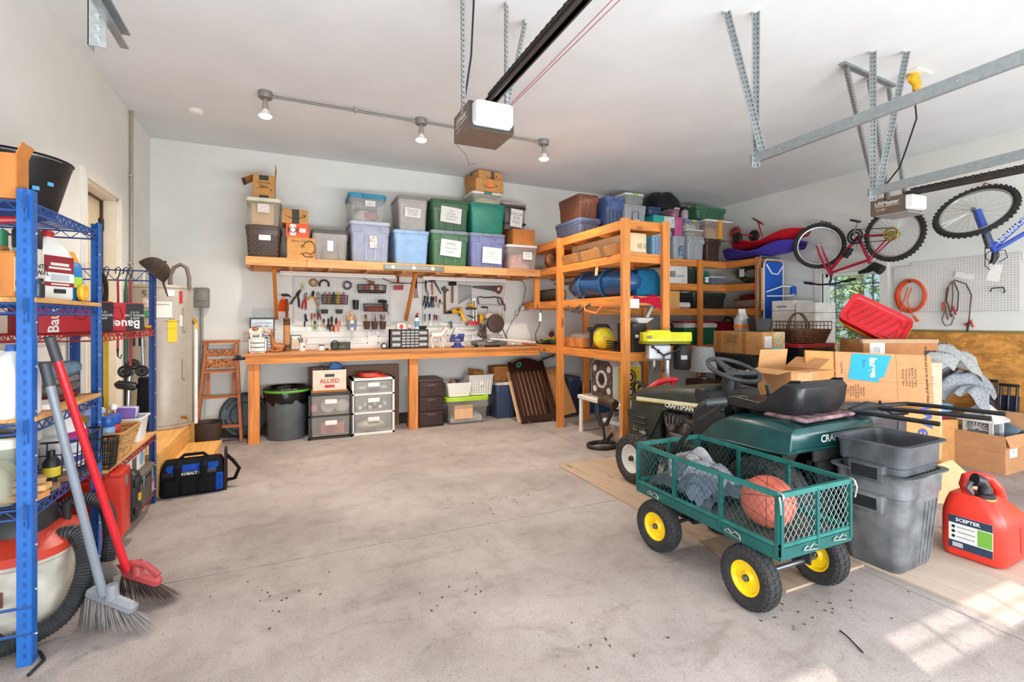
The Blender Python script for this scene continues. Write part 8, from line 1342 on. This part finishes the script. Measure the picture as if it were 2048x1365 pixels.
# cartons
def carton(lab, x, y, z, w_, d, h, m=CARD, rz=KX, **k): return cbox(lab, (x, y, z), w_, d, h, rz=rz, m=m, **k)
TL = flatc('#1D9DB8', .7)
t = carton('large moving carton with a teal panel under the flat moving box', 4.42, 2.46, 0, .8, .36, .6, tape=None); part('teal_panel', MB().bx(-.36, -.08, -.182, -.18, .3, .58), TL, t, smooth=0); text('U', .09, CARDL, t, (-.2, -.1835, .42), bold=.03)
t = thing('flat_moving_box', 'flattened moving box lettered large, leaning across the cartons', 'box', (4.42, 2.36, .612), KX, rx=-.12, ry=.045); w_, h = .80, .41; part('panel', MB().bx(-w_/2, w_/2, 0, .018, 0, h), mat('#C98F60', .85, v=.04), t, smooth=0); part('fold', MB().bx(-w_/2-.24, -w_/2-.003, .012, .028, .08, h+.0), mat('#CE9254', .85), t, smooth=0); part('crease', MB().bx(.105, .108, -.001, 0, 0, h).bx(-w_/2, w_/2, -.001, 0, .175, .178), CARDD, t, kind='stuff', smooth=0)
part('teal_panel', MB().add([(x, -.002, z) for x, z in ((-.3, .19), (-.05, .17), (-.04, .21), (.0, .215), (.03, .3), (.07, .395), (-.26, .40))], [tuple(range(7))]), TL, t, smooth=0); RD = (0, PI/2, 0)
def vtext(s_, size, x, z, m=INK, bold=0, al='CENTER'): text(s_, size, m, t, (x, -.003, z), (PI/2, PI/2, 0), al=al, bold=bold)
vtext('large', .085, -.09, .29, flatc('#E8C99A'), .03); vtext('Box', .04, -.165, .32, flatc('#155A78')); vtext('Move this and pro by packing all these supplies', .03, .355, .20, mat('#4A3424', .8), .02, 'CENTER'); vtext('Packing Paper\nBubble Cushion\nFurniture Pads\nMarking Pens\nPacking Tape', .026, .21, .22, mat('#4A3424', .8), .0); vtext('FRAGILE\nKitchen\nFamily Room\nDining Room\nBedroom\nBasement\nAttic\nOther', .021, -.25, .09, mat('#4A3424', .8), .0); vtext('Large Box', .024, -.35, .28, mat('#7A3A2A', .8))
t = carton('plain brown carton in the heap under the taped carton', 5.2, 2.78, 0, .72, .34, .92, tape=None)
t = carton('brown carton with torn clear tape and a white shipping label on the heap', 5.22, 2.77, .922, .70, .32, .19, m=mat('#B3774A', .8)); label(t, -.22, .1, -.1615, .14, .13, ['|||| ||', '|| |||'], m=PAPER); part('barcode', MB().bx(.22, .33, -.1615, -.16, .03, .09), INK, t, smooth=0); part('clear_tape', MB().bx(-.36, .355, -.163, -.13, .16, .195), clear('#D8BE98', .5), t, smooth=0)
for i, (c, dz, l) in enumerate((('#E8B42A', 0, 'yellow tray at the bottom of the tilted stack of red trays'), ('#B81A24', .03, 'middle red tray in the tilted stack by the window'), ('#D3202C', .075, 'topmost red tray tilted in front of the window'))):
    t = thing('nesting_tray', l, 'tray', (5.47-.5*dz, 3.05-.33*dz, 1.22+.6*dz), -1.0, 'tilted tote lids', rx=.8, ry=.55); m_ = plas(c, .3); part('tray', MB().rloft([(0, .48, .34, .05), (.03, .52, .38, .06), (.07, .56, .42, .06), (.08, .58, .44, .06), (.075, .53, .39, .05), (.055, .5, .36, .05)]), m_, t)
    if i == 2:
        q = MB()
        for k in range(-3, 4): q.beam((k*.07-.06, -.16, .058), (k*.07+.06, .16, .058), .006, .006)
        part('ribs', q, plas('#A81824', .3), t, kind='stuff'); part('raised_rim', MB().tube(rr(.44, .3, .05, .057, 4), .008, 6, closed=True), m_, t)
t = carton('carton on the floor supporting the quilts', 5.80, 2.56, 0, .36, .3, .42, rz=-.42, tape=None)
t = carton('tall pale pink-tan carton marked in pen in front of the quilts', 4.98, 2.40, 0, .24, .2, .93, m=mat('#DDB79C', .8), tape=None); text('FA', .06, mat('#6A5A6A', .8), t, (.03, -.1015, .78), (PI/2, -PI/2, 0))
def quilt(lab, loc, w_, d, h, m, seed, rz=0, ry=0):
    t = thing('quilt', lab, 'quilt', loc, rz, ry=ry); cl(t, w_, d, h, m, seed, 0, 0, 0, 'cloth'); return t
quilt('grey quilted blanket draped below the fleece', (5.66, 2.42, .43), .66, .5, .36, mat('#93979D', .95, v=.15, s=60, b=.7, bs=60), 71, .3); quilt('fluffy pale grey fleece blanket on top of the heap', (5.54, 2.56, .70), .66, .46, .30, mat('#BDBDBC', .98, v=.2, s=120, b=1, bs=200), 72, -.5, -.15)
for i, (x, y, c, l) in enumerate(((5.36, 2.44, '#7FB2DC', 'light blue cloth cushion at the foot of the quilts'), (5.33, 2.46, '#A82A4A', 'raspberry cloth folded under the light blue cushion'))): t = thing('cushion', l, 'cushion', (x, y, .47-.065*i)); part('cloth', MB().sph((0, 0, .035), (.14, .12, .05), 14, 8), cloth(c), t)
carton('small carton on the floor under the blue cushion', 5.36, 2.46, 0, .26, .2, .40, tape=None)
for i in range(2):
    t = thing('folding_chair', ('black folding chair frame leaning on the wall board, nearer the quilts', 'black folding chair frame leaning on the wall board, farther right')[i], 'chair', (6.42, 2.52-.16*i, 0), ry=.12)
    for k, y in enumerate((-.06, .0, .06)): part('tube', MB().tube([(0, y, 0), (0, y, .68-.03*i)], .012, 8), mat('#1B1B1E', .3), t)
    part('top_rail', MB().box((0, 0, .68-.03*i), (.03, .15, .03), b=.006), BLACK, t); part('seat', MB().box((.03, 0, .35), (.02, .14, .4), b=.006), mat('#1E2A48', .5), t)
t = cbox('open brown carton holding a white lantern at the right edge', (5.66, 2.17, 0), .5, .36, .32, m=mat('#C08E62', .85), flaps={'-y': (160, .1), '+x': (20, .15)}); label(t, -.12, .2, -.184, .13, .13, ['| |||', '||||'], m=PAPER); part('crease', MB().bx(-.2525, -.252, -.17, .17, .18, .183), CARDD, t, smooth=0)
t = thing('lantern', 'white metal lantern with pyramid roof standing in the open carton', 'lantern', (5.58, 2.2, .006)); WL = mat('#CFCFCC', .5, v=.1)
part('base', MB().rloft([(0, .2, .2, .01), (.02, .2, .2, .01)]), WL, t); part('roof', MB().rloft([(.40, .27, .27, .01), (.42, .27, .27, .01), (.44, .22, .22, .01), (.54, .08, .08, .01), (.56, .05, .05, .01)]), WL, t); part('glass', MB().bx(-.08, .08, -.08, .08, .02, .4), clear('#8A9098', .5), t, smooth=0)
for sx in (-1, 1):
    for sy in (-1, 1): part('corner_post', MB().bx(sx*.09-.012, sx*.09+.012, sy*.09-.012, sy*.09+.012, .02, .4), WL, t, smooth=0)
part('finial', MB().torus((0, 0, .59), .03, .006, 18, 6, 'x'), WL, t)
for k in range(9): a = PI*k/8; part('fan_ray', MB().beam((-.101, 0, .33), (-.101, .075*math.cos(a), .33+.06*math.sin(a)), .008, .006), WL, t, smooth=0)
solo('glass_box', MB().box((0, 0, .06), (.16, .12, .12), (.4, .3, .2), b=.006), mat('#5A6A78', .2), 'blue-grey glass box in the open carton beside the lantern', 'box', None, (5.8, 2.1, .24))
solo('cardboard_sheet', MB().at(T(0, 0, 0, -.25, 0, -.5)).prism([(-.2, 0), (.16, 0), (.2, .06), (-.02, .3), (-.2, .24)], -.003, .003, 'y'), CARDL, 'torn pale cardboard sheet propped behind the black bins', 'cardboard', None, (4.30, 1.80, 0), smooth=0)
for i in range(5): t = thing('flat_carton', ('front flat carton with blue lettering in the leaning pack', 'second flat carton in the leaning pack', 'third flat carton in the leaning pack', 'fourth flat carton in the leaning pack', 'rearmost flat carton in the leaning pack')[i], 'cardboard', (4.06+.012*i, 2.02+.026*i, 0), KX, 'leaning flat cartons', rx=-.12, ry=.05); part('sheet', MB().bx(-.28+.01*i, .26+.012*i, -.004, .004, 0, .62+.006*i), (mat('#D0945A', .85), CARD, CARDL, CARD, CARDD)[i], t, smooth=0); i or text('Welcome', .16, flatc('#3A3F8A'), t, (.14, -.0055, .36), (PI/2, PI/2, 0), bold=.02); i or text('cool', .08, flatc('#1F8A98'), t, (-.1, -.0055, .40), (PI/2, PI/2, 0), bold=.02)
t = thing('tubular_frame', 'folded black tubular frame with long bare legs lying over the cartons', 'frame', (3.55, 1.75, .70)); BT2 = mat('#202022', .28)
def A(px, py, X, z=None): v = at(px, py, X=X); return v-t.location
for P in ([at(1690, 824, X=3.15), at(1740, 828, X=3.16), at(1880, 849, X=3.2)], [at(1762, 818, X=3.40), at(1820, 822, X=3.42), at(1983, 838, X=3.48)], [at(1690, 824, X=3.15), at(1750, 812, X=3.42), at(1812, 808, X=3.62), at(1860, 812, X=3.64), at(2012, 829, X=3.68)]): part('tube', MB().tube([p-t.location for p in P], .0135, 10), BT2, t)
p0, p1 = at(1700, 822, X=3.2)-t.location, at(1765, 815, X=3.45)-t.location; part('strap_bundle', MB().tube([p0, (p0+p1)/2+Vector((0, 0, .02)), p1], [.02, .03, .02], 8), BLK2, t); part('webbing', MB().tube([p1+Vector((-.03, 0, .04)), p1, p1+Vector((.02, -.05, -.04)), p1+Vector((.05, -.12, -.02))], .009, 6), BLACK, t)
t = thing('black_bundle', 'black wrapped bundle and white strip under the tubular frame', 'bundle', (3.34, 1.98, 0)); part('bundle', MB().tube([(0, 0, 0), (0, 0, .35), (.02, 0, .66)], [.06, .07, .05], 12), mat('#222226', .4, v=.2), t); part('white_strip', MB().box((-.07, -.05, .35), (.03, .01, .6)), mat('#D8DAD4', .5, v=.2, s=20), t, smooth=0)
tote(0, 0, 0, 0, 1.9, .34, '#3A3C42', '#44464C', 'dark tote with a grey lid supporting the tubular frame', xz=(3.42, 3.82, 0, .69), latch=False)
solo('louvred_board', MB().box((0, 0, .38), (.02, .34, .76)), flatc('#D8D6D0'), 'white louvred panel standing between the mower and cartons', 'panel', None, (3.34, 2.28, 0), (0, .06, .3), smooth=0)
# ================================================================ on the right wall
def rwp(px, py, X=6.6): return at(px, py, X=X)
t = thing('pegboard', 'white pegboard on the right wall above the wood board', 'pegboard', (XR-.018, 2.885, 1.665)); WPM = PEGM.copy(); 
for n in WPM.node_tree.nodes:
    if n.type == 'VECT_MATH' and n.operation == 'MULTIPLY': n.inputs[1].default_value = (0, 1, 1)
part('panel', MB().bx(-.004, .002, -.56, .56, -.27, .27), WPM, t, smooth=0); part('upper_panel', MB().bx(-.0, .006, -.58, .38, .22, .31), WPM, t, smooth=0)
t = thing('extension_cord', 'orange extension cord coiled on the right wall pegboard', 'cord', rwp(1823, 592)); OC = plas('#E0582E', .5); random.seed(14)
for i in range(8): part('coil', MB().torus((-.01-.012*(i % 3), random.uniform(-.012, .012), random.uniform(-.01, .01)), .125+.008*(i % 4), .007, 40, 6, 'x', 1.28+.03*(i % 3)), OC, t)
part('tail', MB().tube([(-.03, .02, .1), (-.04, .07, -.1), (-.04, .1, -.2), (-.04, .09, -.46)], .006, 6), OC, t); part('tail', MB().tube([(-.03, -.02, .1), (-.05, .02, -.05), (-.05, -.02, -.2), (-.05, -.05, -.25)], .006, 6), OC, t); part('plug', MB().tube([(-.05, -.05, -.24), (-.05, -.085, -.30)], [.012, .02], 8), OC, t); part('hook', MB().tube([(.03, 0, .17), (-.04, 0, .16), (-.05, 0, .18)], .005, 6), BLACK, t)
t = thing('jumper_cables', 'red and black jumper cables hung on the right wall pegboard', 'cables', rwp(1905, 570)); L_ = lambda *P: [rwp(*p, X=6.585)-t.location for p in P]
for nm, P, m_ in (('cable', ((1905, 562), (1893, 580), (1890, 610), (1895, 640), (1903, 622), (1906, 590), (1905, 565)), '#6A4A3A'), ('cable', ((1907, 562), (1917, 585), (1915, 620), (1903, 635), (1893, 600), (1897, 575)), '#3A2E2A'), ('cable', ((1908, 560), (1932, 568), (1943, 590), (1940, 620), (1937, 650)), '#5A2A2A'), ('loop', ((1890, 622), (1884, 640), (1890, 652), (1902, 650), (1908, 635), (1900, 625)), '#6A5A4A')): part(nm, MB().tube(L_(*P), .006, 6), mat(m_, .5), t)
for P, m_ in ((((1905, 612), (1912, 630)), RED), (((1888, 605), (1886, 622)), RED), (((1937, 645), (1934, 664)), BLACK), (((1940, 640), (1946, 655)), RED), (((1930, 648), (1938, 655)), RED)): part('clamp', MB().tube(L_(*P), [.014, .009], 8), m_, t)
part('card', MB().box(L_((1928, 552))[0], (.003, .16, .06), (.3, 0, 0)), PAPER, t, smooth=0)
solo('double_hook', MB().tube([rwp(*p, X=6.59) for p in ((1982, 580), (1980, 584), (1984, 577), (2007, 575), (2010, 583), (2006, 586))], .006, 6), BLACK, 'empty black double hook at the right of the pegboard', 'hook')
# bicycles
def bwheel(t, c, R, rot, sp=True):
    o = part('wheel', MB().torus((0, 0, 0), R-.022, .023, 44, 8, 'x'), RUB, t, loc=c, rot=rot); q = MB()
    for i in range(44): a = 2*PI*i/44; q.at(T(0, 0, 0, a, 0, 0)).box((0, 0, R+.001), (.035, .018, .008))
    part('tread', q, RUB, o, kind='stuff', smooth=0); part('rim', MB().torus((0, 0, 0), R-.055, .011, 44, 6, 'x'), metal('#B9B7B2', .3), o); q = MB()
    for i in range(28): a = 2*PI*i/28; s = .02*(-1)**i; q.tube([(s, .02*math.cos(a+1), .02*math.sin(a+1)), (0, (R-.055)*math.cos(a), (R-.055)*math.sin(a))], .0014, 3)
    part('spokes', q, CHROME, o, kind='stuff'); part('hub', MB().cyl((-.04, 0, 0), (.04, 0, 0), .02), STEEL, o); return o
t = thing('bicycle', 'red mountain bicycle hung upside down on the right wall', 'bicycle', (6.36, 3.75, 2.3)); K = lambda px, py, X=6.36: at(px, py, X=X)-t.location; BR = mat('#A81E38', .3)
ra, fa_, bb, st_, hd_, hb, sd_ = K(1788, 469), K(1638, 492), K(1716, 474), K(1738, 520), K(1660, 542), K(1664, 556), K(1741, 535)
bwheel(t, ra, .315, (0, .05, 0)); bwheel(t, fa_, .30, (0, 0, .55))
part('frame', MB().tube([hd_, bb], .020, 10).tube([K(1662, 546), st_], .017, 10).tube([bb, st_, K(1740, 528)], .018, 10), BR, t)
for s in (-.05, .05): o = Vector((s, 0, 0)); part('stay', MB().tube([bb+o*.6, ra+o], .010, 8).tube([st_+o*.5, ra+o], .009, 8), BR, t); part('fork_blade', MB().tube([K(1657, 538)+o, K(1645, 512)+o, fa_+o], [.016, .014, .01], 8), BR, t)
part('head_tube', MB().tube([K(1655, 535), K(1663, 551)], .022, 10), BR, t); part('chainring', MB().torus(bb+Vector((-.06, 0, 0)), .085, .012, 30, 6, 'x').torus(bb+Vector((-.06, 0, 0)), .05, .014, 24, 6, 'x'), BLACK, t); part('cassette', MB().torus(ra+Vector((-.06, 0, 0)), .07, .012, 26, 6, 'x').cyl(ra+Vector((-.07, 0, 0)), ra+Vector((.05, 0, 0)), .04), metal('#B5A25A', .4), t)
part('crank', MB().beam(bb+Vector((-.09, 0, 0)), K(1724, 446)+Vector((-.09, 0, 0)), .02, .012), CHROME, t); part('crank', MB().beam(bb+Vector((.05, 0, 0)), K(1706, 500)+Vector((.07, 0, 0)), .02, .012), CHROME, t)
for p in ((1724, 444), (1705, 508)): part('pedal', MB().box(K(*p)+Vector((-.13, 0, 0)), (.09, .09, .025), (.4, 0, 0), b=.005), BLACK, t)
part('chain', MB().tube([bb+Vector((-.06, 0, .085)), ra+Vector((-.06, 0, .07))], .005, 5).tube([bb+Vector((-.06, 0, -.085)), ra+Vector((-.06, 0, -.07))], .005, 5), DSTEEL, t)
part('saddle', MB().tube([K(1718, 546), K(1735, 541), K(1748, 533), K(1764, 541)], [.02, .035, .055, .06], 10), BLACK, t); part('seat_post', MB().tube([K(1740, 526), K(1741, 537)], .013, 8), CHROME, t); part('stem', MB().tube([K(1662, 549), K(1662, 560), K(1659, 566)], .014, 8), BLACK, t)
part('handlebar', MB().tube([K(1659, 566)+Vector((-.02, .30, .02)), K(1659, 566)+Vector((-.05, .1, -.02)), K(1659, 566)+Vector((-.05, -.1, -.02)), K(1659, 566)+Vector((-.02, -.30, .03))], .012, 8), BLACK, t)
for s in (1, -1): part('grip', MB().tube([K(1659, 566)+Vector((-.03, .2*s, .0)), K(1659, 566)+Vector((-.01, .33*s, .025))], .018, 10), BLACK, t)
part('bottle_cage', MB().tube([K(1702, 497), K(1690, 515)], .034, 12), BLACK, t); part('wall_hook', MB().tube([(.25, fa_.y, fa_.z+.32), (.05, fa_.y, fa_.z+.33), (-.02, fa_.y, fa_.z+.27), (-.04, fa_.y, fa_.z+.3)], .007, 6), BLACK, t); part('wall_hook', MB().tube([(.25, ra.y, ra.z+.32), (.0, ra.y, ra.z+.33), (-.04, ra.y, ra.z+.28)], .007, 6), BLACK, t)
t = thing('bicycle', 'blue bicycle hung upside down at the right edge of the wall', 'bicycle', (6.25, 2.5, 2.35)); BB2 = mat('#3A55B0', .35); K = lambda px, py, X=6.15: at(px, py, X=X)-t.location
c = K(1949, 423, 6.25); bwheel(t, c, .335, (0, .62, 0)); part('wall_hook', MB().tube([(.37, c.y, c.z+.3), (.2, c.y, c.z+.31), (.16, c.y, c.z+.27)], .007, 6), plas('#A82A3A'), t)
part('fork', MB().tube([K(1955, 420), K(1966, 450), K(1976, 476), K(1980, 490)], [.028, .032, .026, .024], 12), BB2, t); part('fork', MB().tube([K(1949, 423, 6.33), K(1962, 455, 6.3), K(1974, 476, 6.2)], [.018, .022, .022], 10), BB2, t); part('crown', MB().tube([K(1972, 468), K(1981, 496)], .034, 12), metal('#6A7080', .4), t); part('head_tube', MB().tube([K(1978, 480), K(1992, 505)], .028, 12), BB2, t)
part('down_tube', MB().tube([K(1990, 492), K(2060, 428)], .026, 12), mat('#4A68C0', .35), t); part('top_tube', MB().tube([K(1996, 498), K(2065, 458)], .02, 12), mat('#4A68C0', .35), t)
p, r = K(2000, 483), K(2052, 436); text('SCHWINN', .06, WHITE, t, (p+r)/2+Vector((-.03, -.0, .0)), (PI/2, -math.atan2(r.z-p.z, p.y-r.y)+PI, -PI/2), bold=.03)
part('stem', MB().tube([K(1990, 503), K(1988, 520), K(1982, 530)], [.022, .025, .02], 10), BLACK, t); part('brake_cables', MB().tube([K(1972, 470), K(1970, 500), K(1970, 532), K(1980, 540)], .004, 5).tube([K(1985, 505), K(2010, 500), K(2015, 515), K(1998, 525)], .004, 5).torus(K(1985, 512), .05, .004, 20, 5, 'x'), BLACK, t); part('handlebar', MB().tube([K(1982, 530, 6.05), K(1982, 530, 6.15), K(1984, 534, 6.3)], .014, 8), STEEL, t); part('paper_tag', MB().box(K(1989, 546), (.003, .09, .16), (.2, 0, 0)), PAPER, t, smooth=0)
# ================================================================ overhead
def strap(par, p, q, w_=.03, m=GALV, up=(1, 0, 0), name='hanger_strap'):
    p, q = Vector(p), Vector(q); d = (q-p); L = d.length; n = d.normalized(); u = Vector(up); s = n.cross(u).normalized(); o = part(name, MB().beam(p, q, w_, .003, up).beam(p+u*.014+s*w_/2, q+u*.014+s*w_/2, .003, .028, up), m, par, smooth=0); k = MB(); c = int(L/.03)
    for i in range(c):
        e = p+n*(i+.5)*L/c; k.box(e, (.009, .009, .009)) if 0 else k.beam(e-n*.006, e+n*.006, .009, .0042, up); f = e+u*.015+s*w_/2; k.beam(f-n*.006, f+n*.006, .0042, .009, up)
    part('punched_holes', k, mat('#54585A', .6), o, kind='stuff', smooth=0); return o
def opener(lab, X0, X1, Y0, Y1, z0, z1, tsz):
    cx = (X0+X1)/2; t = thing('garage_opener', lab, 'garage opener', (cx, (Y0+Y1)/2, z0)); w_, d, h = X1-X0, Y1-Y0, z1-z0; BM = mat('#6E5A4C', .45, v=.06)
    part('housing', MB().bx(-w_/2, w_/2, -d/2, d/2, 0, h), BM, t, smooth=0); part('front_plate', MB().bx(-w_/2+.002, w_/2-.002, -d/2-.004, -d/2, .004, h-.004), mat('#3A3C3E', .5), t, smooth=0)
    part('light_lens', MB().loft([[(x*k, y, h*.54+z*k) for x, z in [(p[0], p[1]) for p in rr(w_*.86, h*.86, .02, 0, 3)]] for y, k in ((-d/2-.004, 1), (-d/2-.05, .95), (-d/2-.06, .85))]), flatc('#E9E7E3', .35), t)
    text('LiftMaster', tsz, flatc('#DAD8D2'), t, (-w_/2-.001, 0, h*.66), FXm, bold=.03); part('print_bar', MB().bx(-w_/2-.001, -w_/2, -d*.36, d*.36, h*.46, h*.5), flatc('#C9C5BC'), t, smooth=0); text('1/3 HP', tsz*.6, flatc('#C9C5BC'), t, (-w_/2-.001, d*.2, h*.28), FXm, bold=.02)
    r = part('rail', MB().bx(-.012, .012, -(Y0+Y1)/2+YF+.05, -d/2+.06, h+.002, h+.045).bx(-.022, .022, -(Y0+Y1)/2+YF+.05, -d/2+.06, h+.041, h+.045).bx(-.022, .022, -(Y0+Y1)/2+YF+.05, -d/2+.06, h+.002, h+.006), mat('#3A322E', .45), t, smooth=0)
    q = MB(); n = int(((Y0+Y1)/2-YF-d/2)/.026)
    for s in (-1, 1):
        for i in range(n): q.box((s*.016, -d/2-.026*i, h+.056+.003*(i % 2)), (.009, .02, .012))
    part('chain', q, mat('#26221F', .5, metal=.3), r, kind='stuff', smooth=0); return t
t = opener('left garage door opener with a white lens hanging in the middle of the ceiling', .90, 1.18, 2.60, 2.88, 2.393, 2.55, .045); o = t.location
strap(t, (-.14, -.02, .12), (-.145, -.02, ZC-o.z)); strap(t, (.12, -.06, .157), (.12, -.06, ZC-o.z)); strap(t, (.13, -.02, .157), (.30, .05, ZC-o.z))
part('power_cord', MB().tube([(-.13, .1, .12), (-.10, .05, .25), (-.07, .02, .5), (-.06, 0, ZC-o.z)], .006, 6), BLACK, t); part('wires', MB().tube([(.1, -.1, .157), (.22, -1.0, .3), (.4, -2.2, .45)], .003, 5).tube([(.11, -.1, .157), (.24, -1.0, .29), (.42, -2.2, .46)], .003, 5), mat('#B0787A', .5), t); part('loose_wire', MB().tube([(-.13, .14, .0), (-.06, .14, -.06), (-.04, .14, -.12), (.0, .14, -.10)], .0015, 4), BLACK, t)
t = opener('right garage door opener with lettered brown side near the red bicycle', 5.06, 5.34, 2.55, 2.83, 2.295, 2.45, .05); o = t.location
part('ceiling_angle', MB().beam(Vector((3.72, 2.27, ZC-.012))-o, Vector((4.46, 2.32, ZC-.012))-o, .04, .02), GALVD, t, smooth=0)
for a, b in (((3.78, 2.27, ZC-.02), (4.98, 2.72, 2.44)), ((4.12, 2.30, ZC-.02), (5.06, 2.66, 2.44)), ((4.42, 2.32, ZC-.02), (5.25, 2.62, 2.45))): strap(t, Vector(b)-o, Vector(a)-o, .03, GALV, (0, 1, 0))
part('power_cord', MB().tube([Vector(p)-o for p in ((4.38, 2.14, 3.08), (4.50, 2.18, 2.9), (4.62, 2.3, 2.75), (4.7, 2.4, 2.6), (4.85, 2.6, 2.5), (5.06, 2.7, 2.42))], .006, 6), BLACK, t); part('base_plate', MB().bx(-.13, .16, -.17, .1, -.012, 0), GALV, t, smooth=0)
def track(lab, X, y1, z1, z0, sgn=1, hang=()):
    t = thing('door_track', lab, 'door track', (X, y1, z1)); L = y1-YF-.02; f = lambda y: (z0-z1)*(-y/L)
    P = [(sgn*.025, -.028), (sgn*.025, -.022), (sgn*.004, -.022), (sgn*.004, .022), (sgn*.03, .022), (sgn*.03, .028), (0, .028), (0, -.028)]
    part('channel', MB().loft([[(x, y, z+f(y)) for x, z in P] for y in (0, -L)]), GALVD, t, smooth=0)
    q = MB()
    for i in range(6): y = -.2-i*L/6.5; q.cyl((-sgn*.004, y, f(y)), (sgn*.002, y, f(y)), .006, n=8)
    part('bolts', q, CHROME, t, kind='stuff')
    for a, b in hang: strap(t, Vector(a)-t.location, Vector(b)-t.location, .034, GALV, (0, -1, 0))
    return t
track('galvanised garage door track crossing the upper right of the ceiling', 2.62, 2.165, 2.31, 2.38, 1, (((2.612, 2.13, 2.25), (2.612, 2.13, ZC)), ((2.605, 2.08, 2.34), (2.44, 2.2, ZC))))
track('second garage door track, lower right, in front of the right opener', 3.77, 2.13, 2.22, 2.30, 1, (((3.76, 2.10, 2.15), (3.76, 2.10, ZC)), ((3.76, 2.06, 2.24), (3.98, 2.0, ZC))))
t = track('left garage door track end at the top left of the ceiling', -.575, 2.17, 2.31, 2.38, 1, ()); part('angle_bracket', MB().bx(-.05, .0, -.14, -.136, -.10, ZC-2.31).bx(-.05, -.047, -.14, -.09, -.10, ZC-2.31), GALV, t, smooth=0)
for i in range(3): part('bolt', MB().cyl((-.025, -.146, -.07+.035*i), (-.025, -.14, -.07+.035*i), .008, n=10), CHROME, t)
# yellow cord adapter on the ceiling outlet
t = thing('cord_adapter', 'yellow outlet adapter plugged into the white ceiling plate', 'adapter', (4.38, 2.14, ZC)); part('plate', MB().box((.03, 0, -.006), (.22, .12, .012), b=.003), WHITE, t); part('body', MB().tube([(0, 0, -.012), (0, 0, -.06), (.02, -.01, -.09), (.01, -.01, -.14)], [.03, .035, .03, .024], 10), YEL, t); part('side_plug', MB().cyl((-.05, 0, -.05), (.0, 0, -.05), .022), YEL, t)
# track light: three bulbs on conduit
LX_ = (-.227, 1.098, 2.42); ly = 4.56; t = thing('light_conduit', 'grey conduit run along the ceiling joining the three flood lights', 'conduit', (1.1, ly, ZC)); part('pipe', MB().cyl((LX_[0]-1.1, 0, -.03), (LX_[2]-1.1, 0, -.03), .011, n=10), mat('#8E8A86', .45, metal=.4), t)
for x in (-.6, .75): part('clip', MB().box((x, 0, -.02), (.02, .05, .04)), GALV, t, smooth=0)
BULB = mat('#FFF6EA', .4, emit=14, v=0)
for i, x in enumerate(LX_):
    t = thing('flood_light', ('flood light bulb at the left end of the ceiling conduit', 'flood light bulb in the middle of the ceiling conduit', 'flood light bulb at the right end of the ceiling conduit')[i], 'light', (x, ly, ZC))
    part('junction_box', MB().lathe([(.052, -.055), (.055, -.05), (.055, 0)], 22), mat('#8E8A86', .45, metal=.4), t); part('socket', MB().tube([(0, 0, -.055), (.0, -.005, -.09), (.0, -.005, -.15)], [.012, .022, .026], 12), mat('#A9A39C', .4, metal=.3), t); part('bulb_shell', MB().lathe([(.022, -.15), (.03, -.17), (.052, -.205)], 22, (0, -.005, 0), c0=False, c1=False), flatc('#F2EEE6', .3), t); part('bulb_face', MB().lathe([(.052, -.205), (.04, -.218), (.01, -.223)], 22, (0, -.005, 0), c0=False), BULB, t)
    lamp('bulb_light', 'SPOT', (x, ly-.005, ZC-.235), 150, (1, .87, .72), (0, 0, 0), spot_size=R_(140), spot_blend=.9, shadow_soft_size=.05)
t = thing('smoke_detector', 'round white smoke detector on the ceiling above the door', 'smoke detector', (-.83, 5.23, ZC)); part('body', MB().lathe([(.045, -.04), (.06, -.035), (.068, -.012), (.068, 0)], 26), flatc('#E4DFD6', .5), t); part('grille', MB().torus((0, 0, -.037), .035, .003, 22, 6), flatc('#C9C3B8'), t)
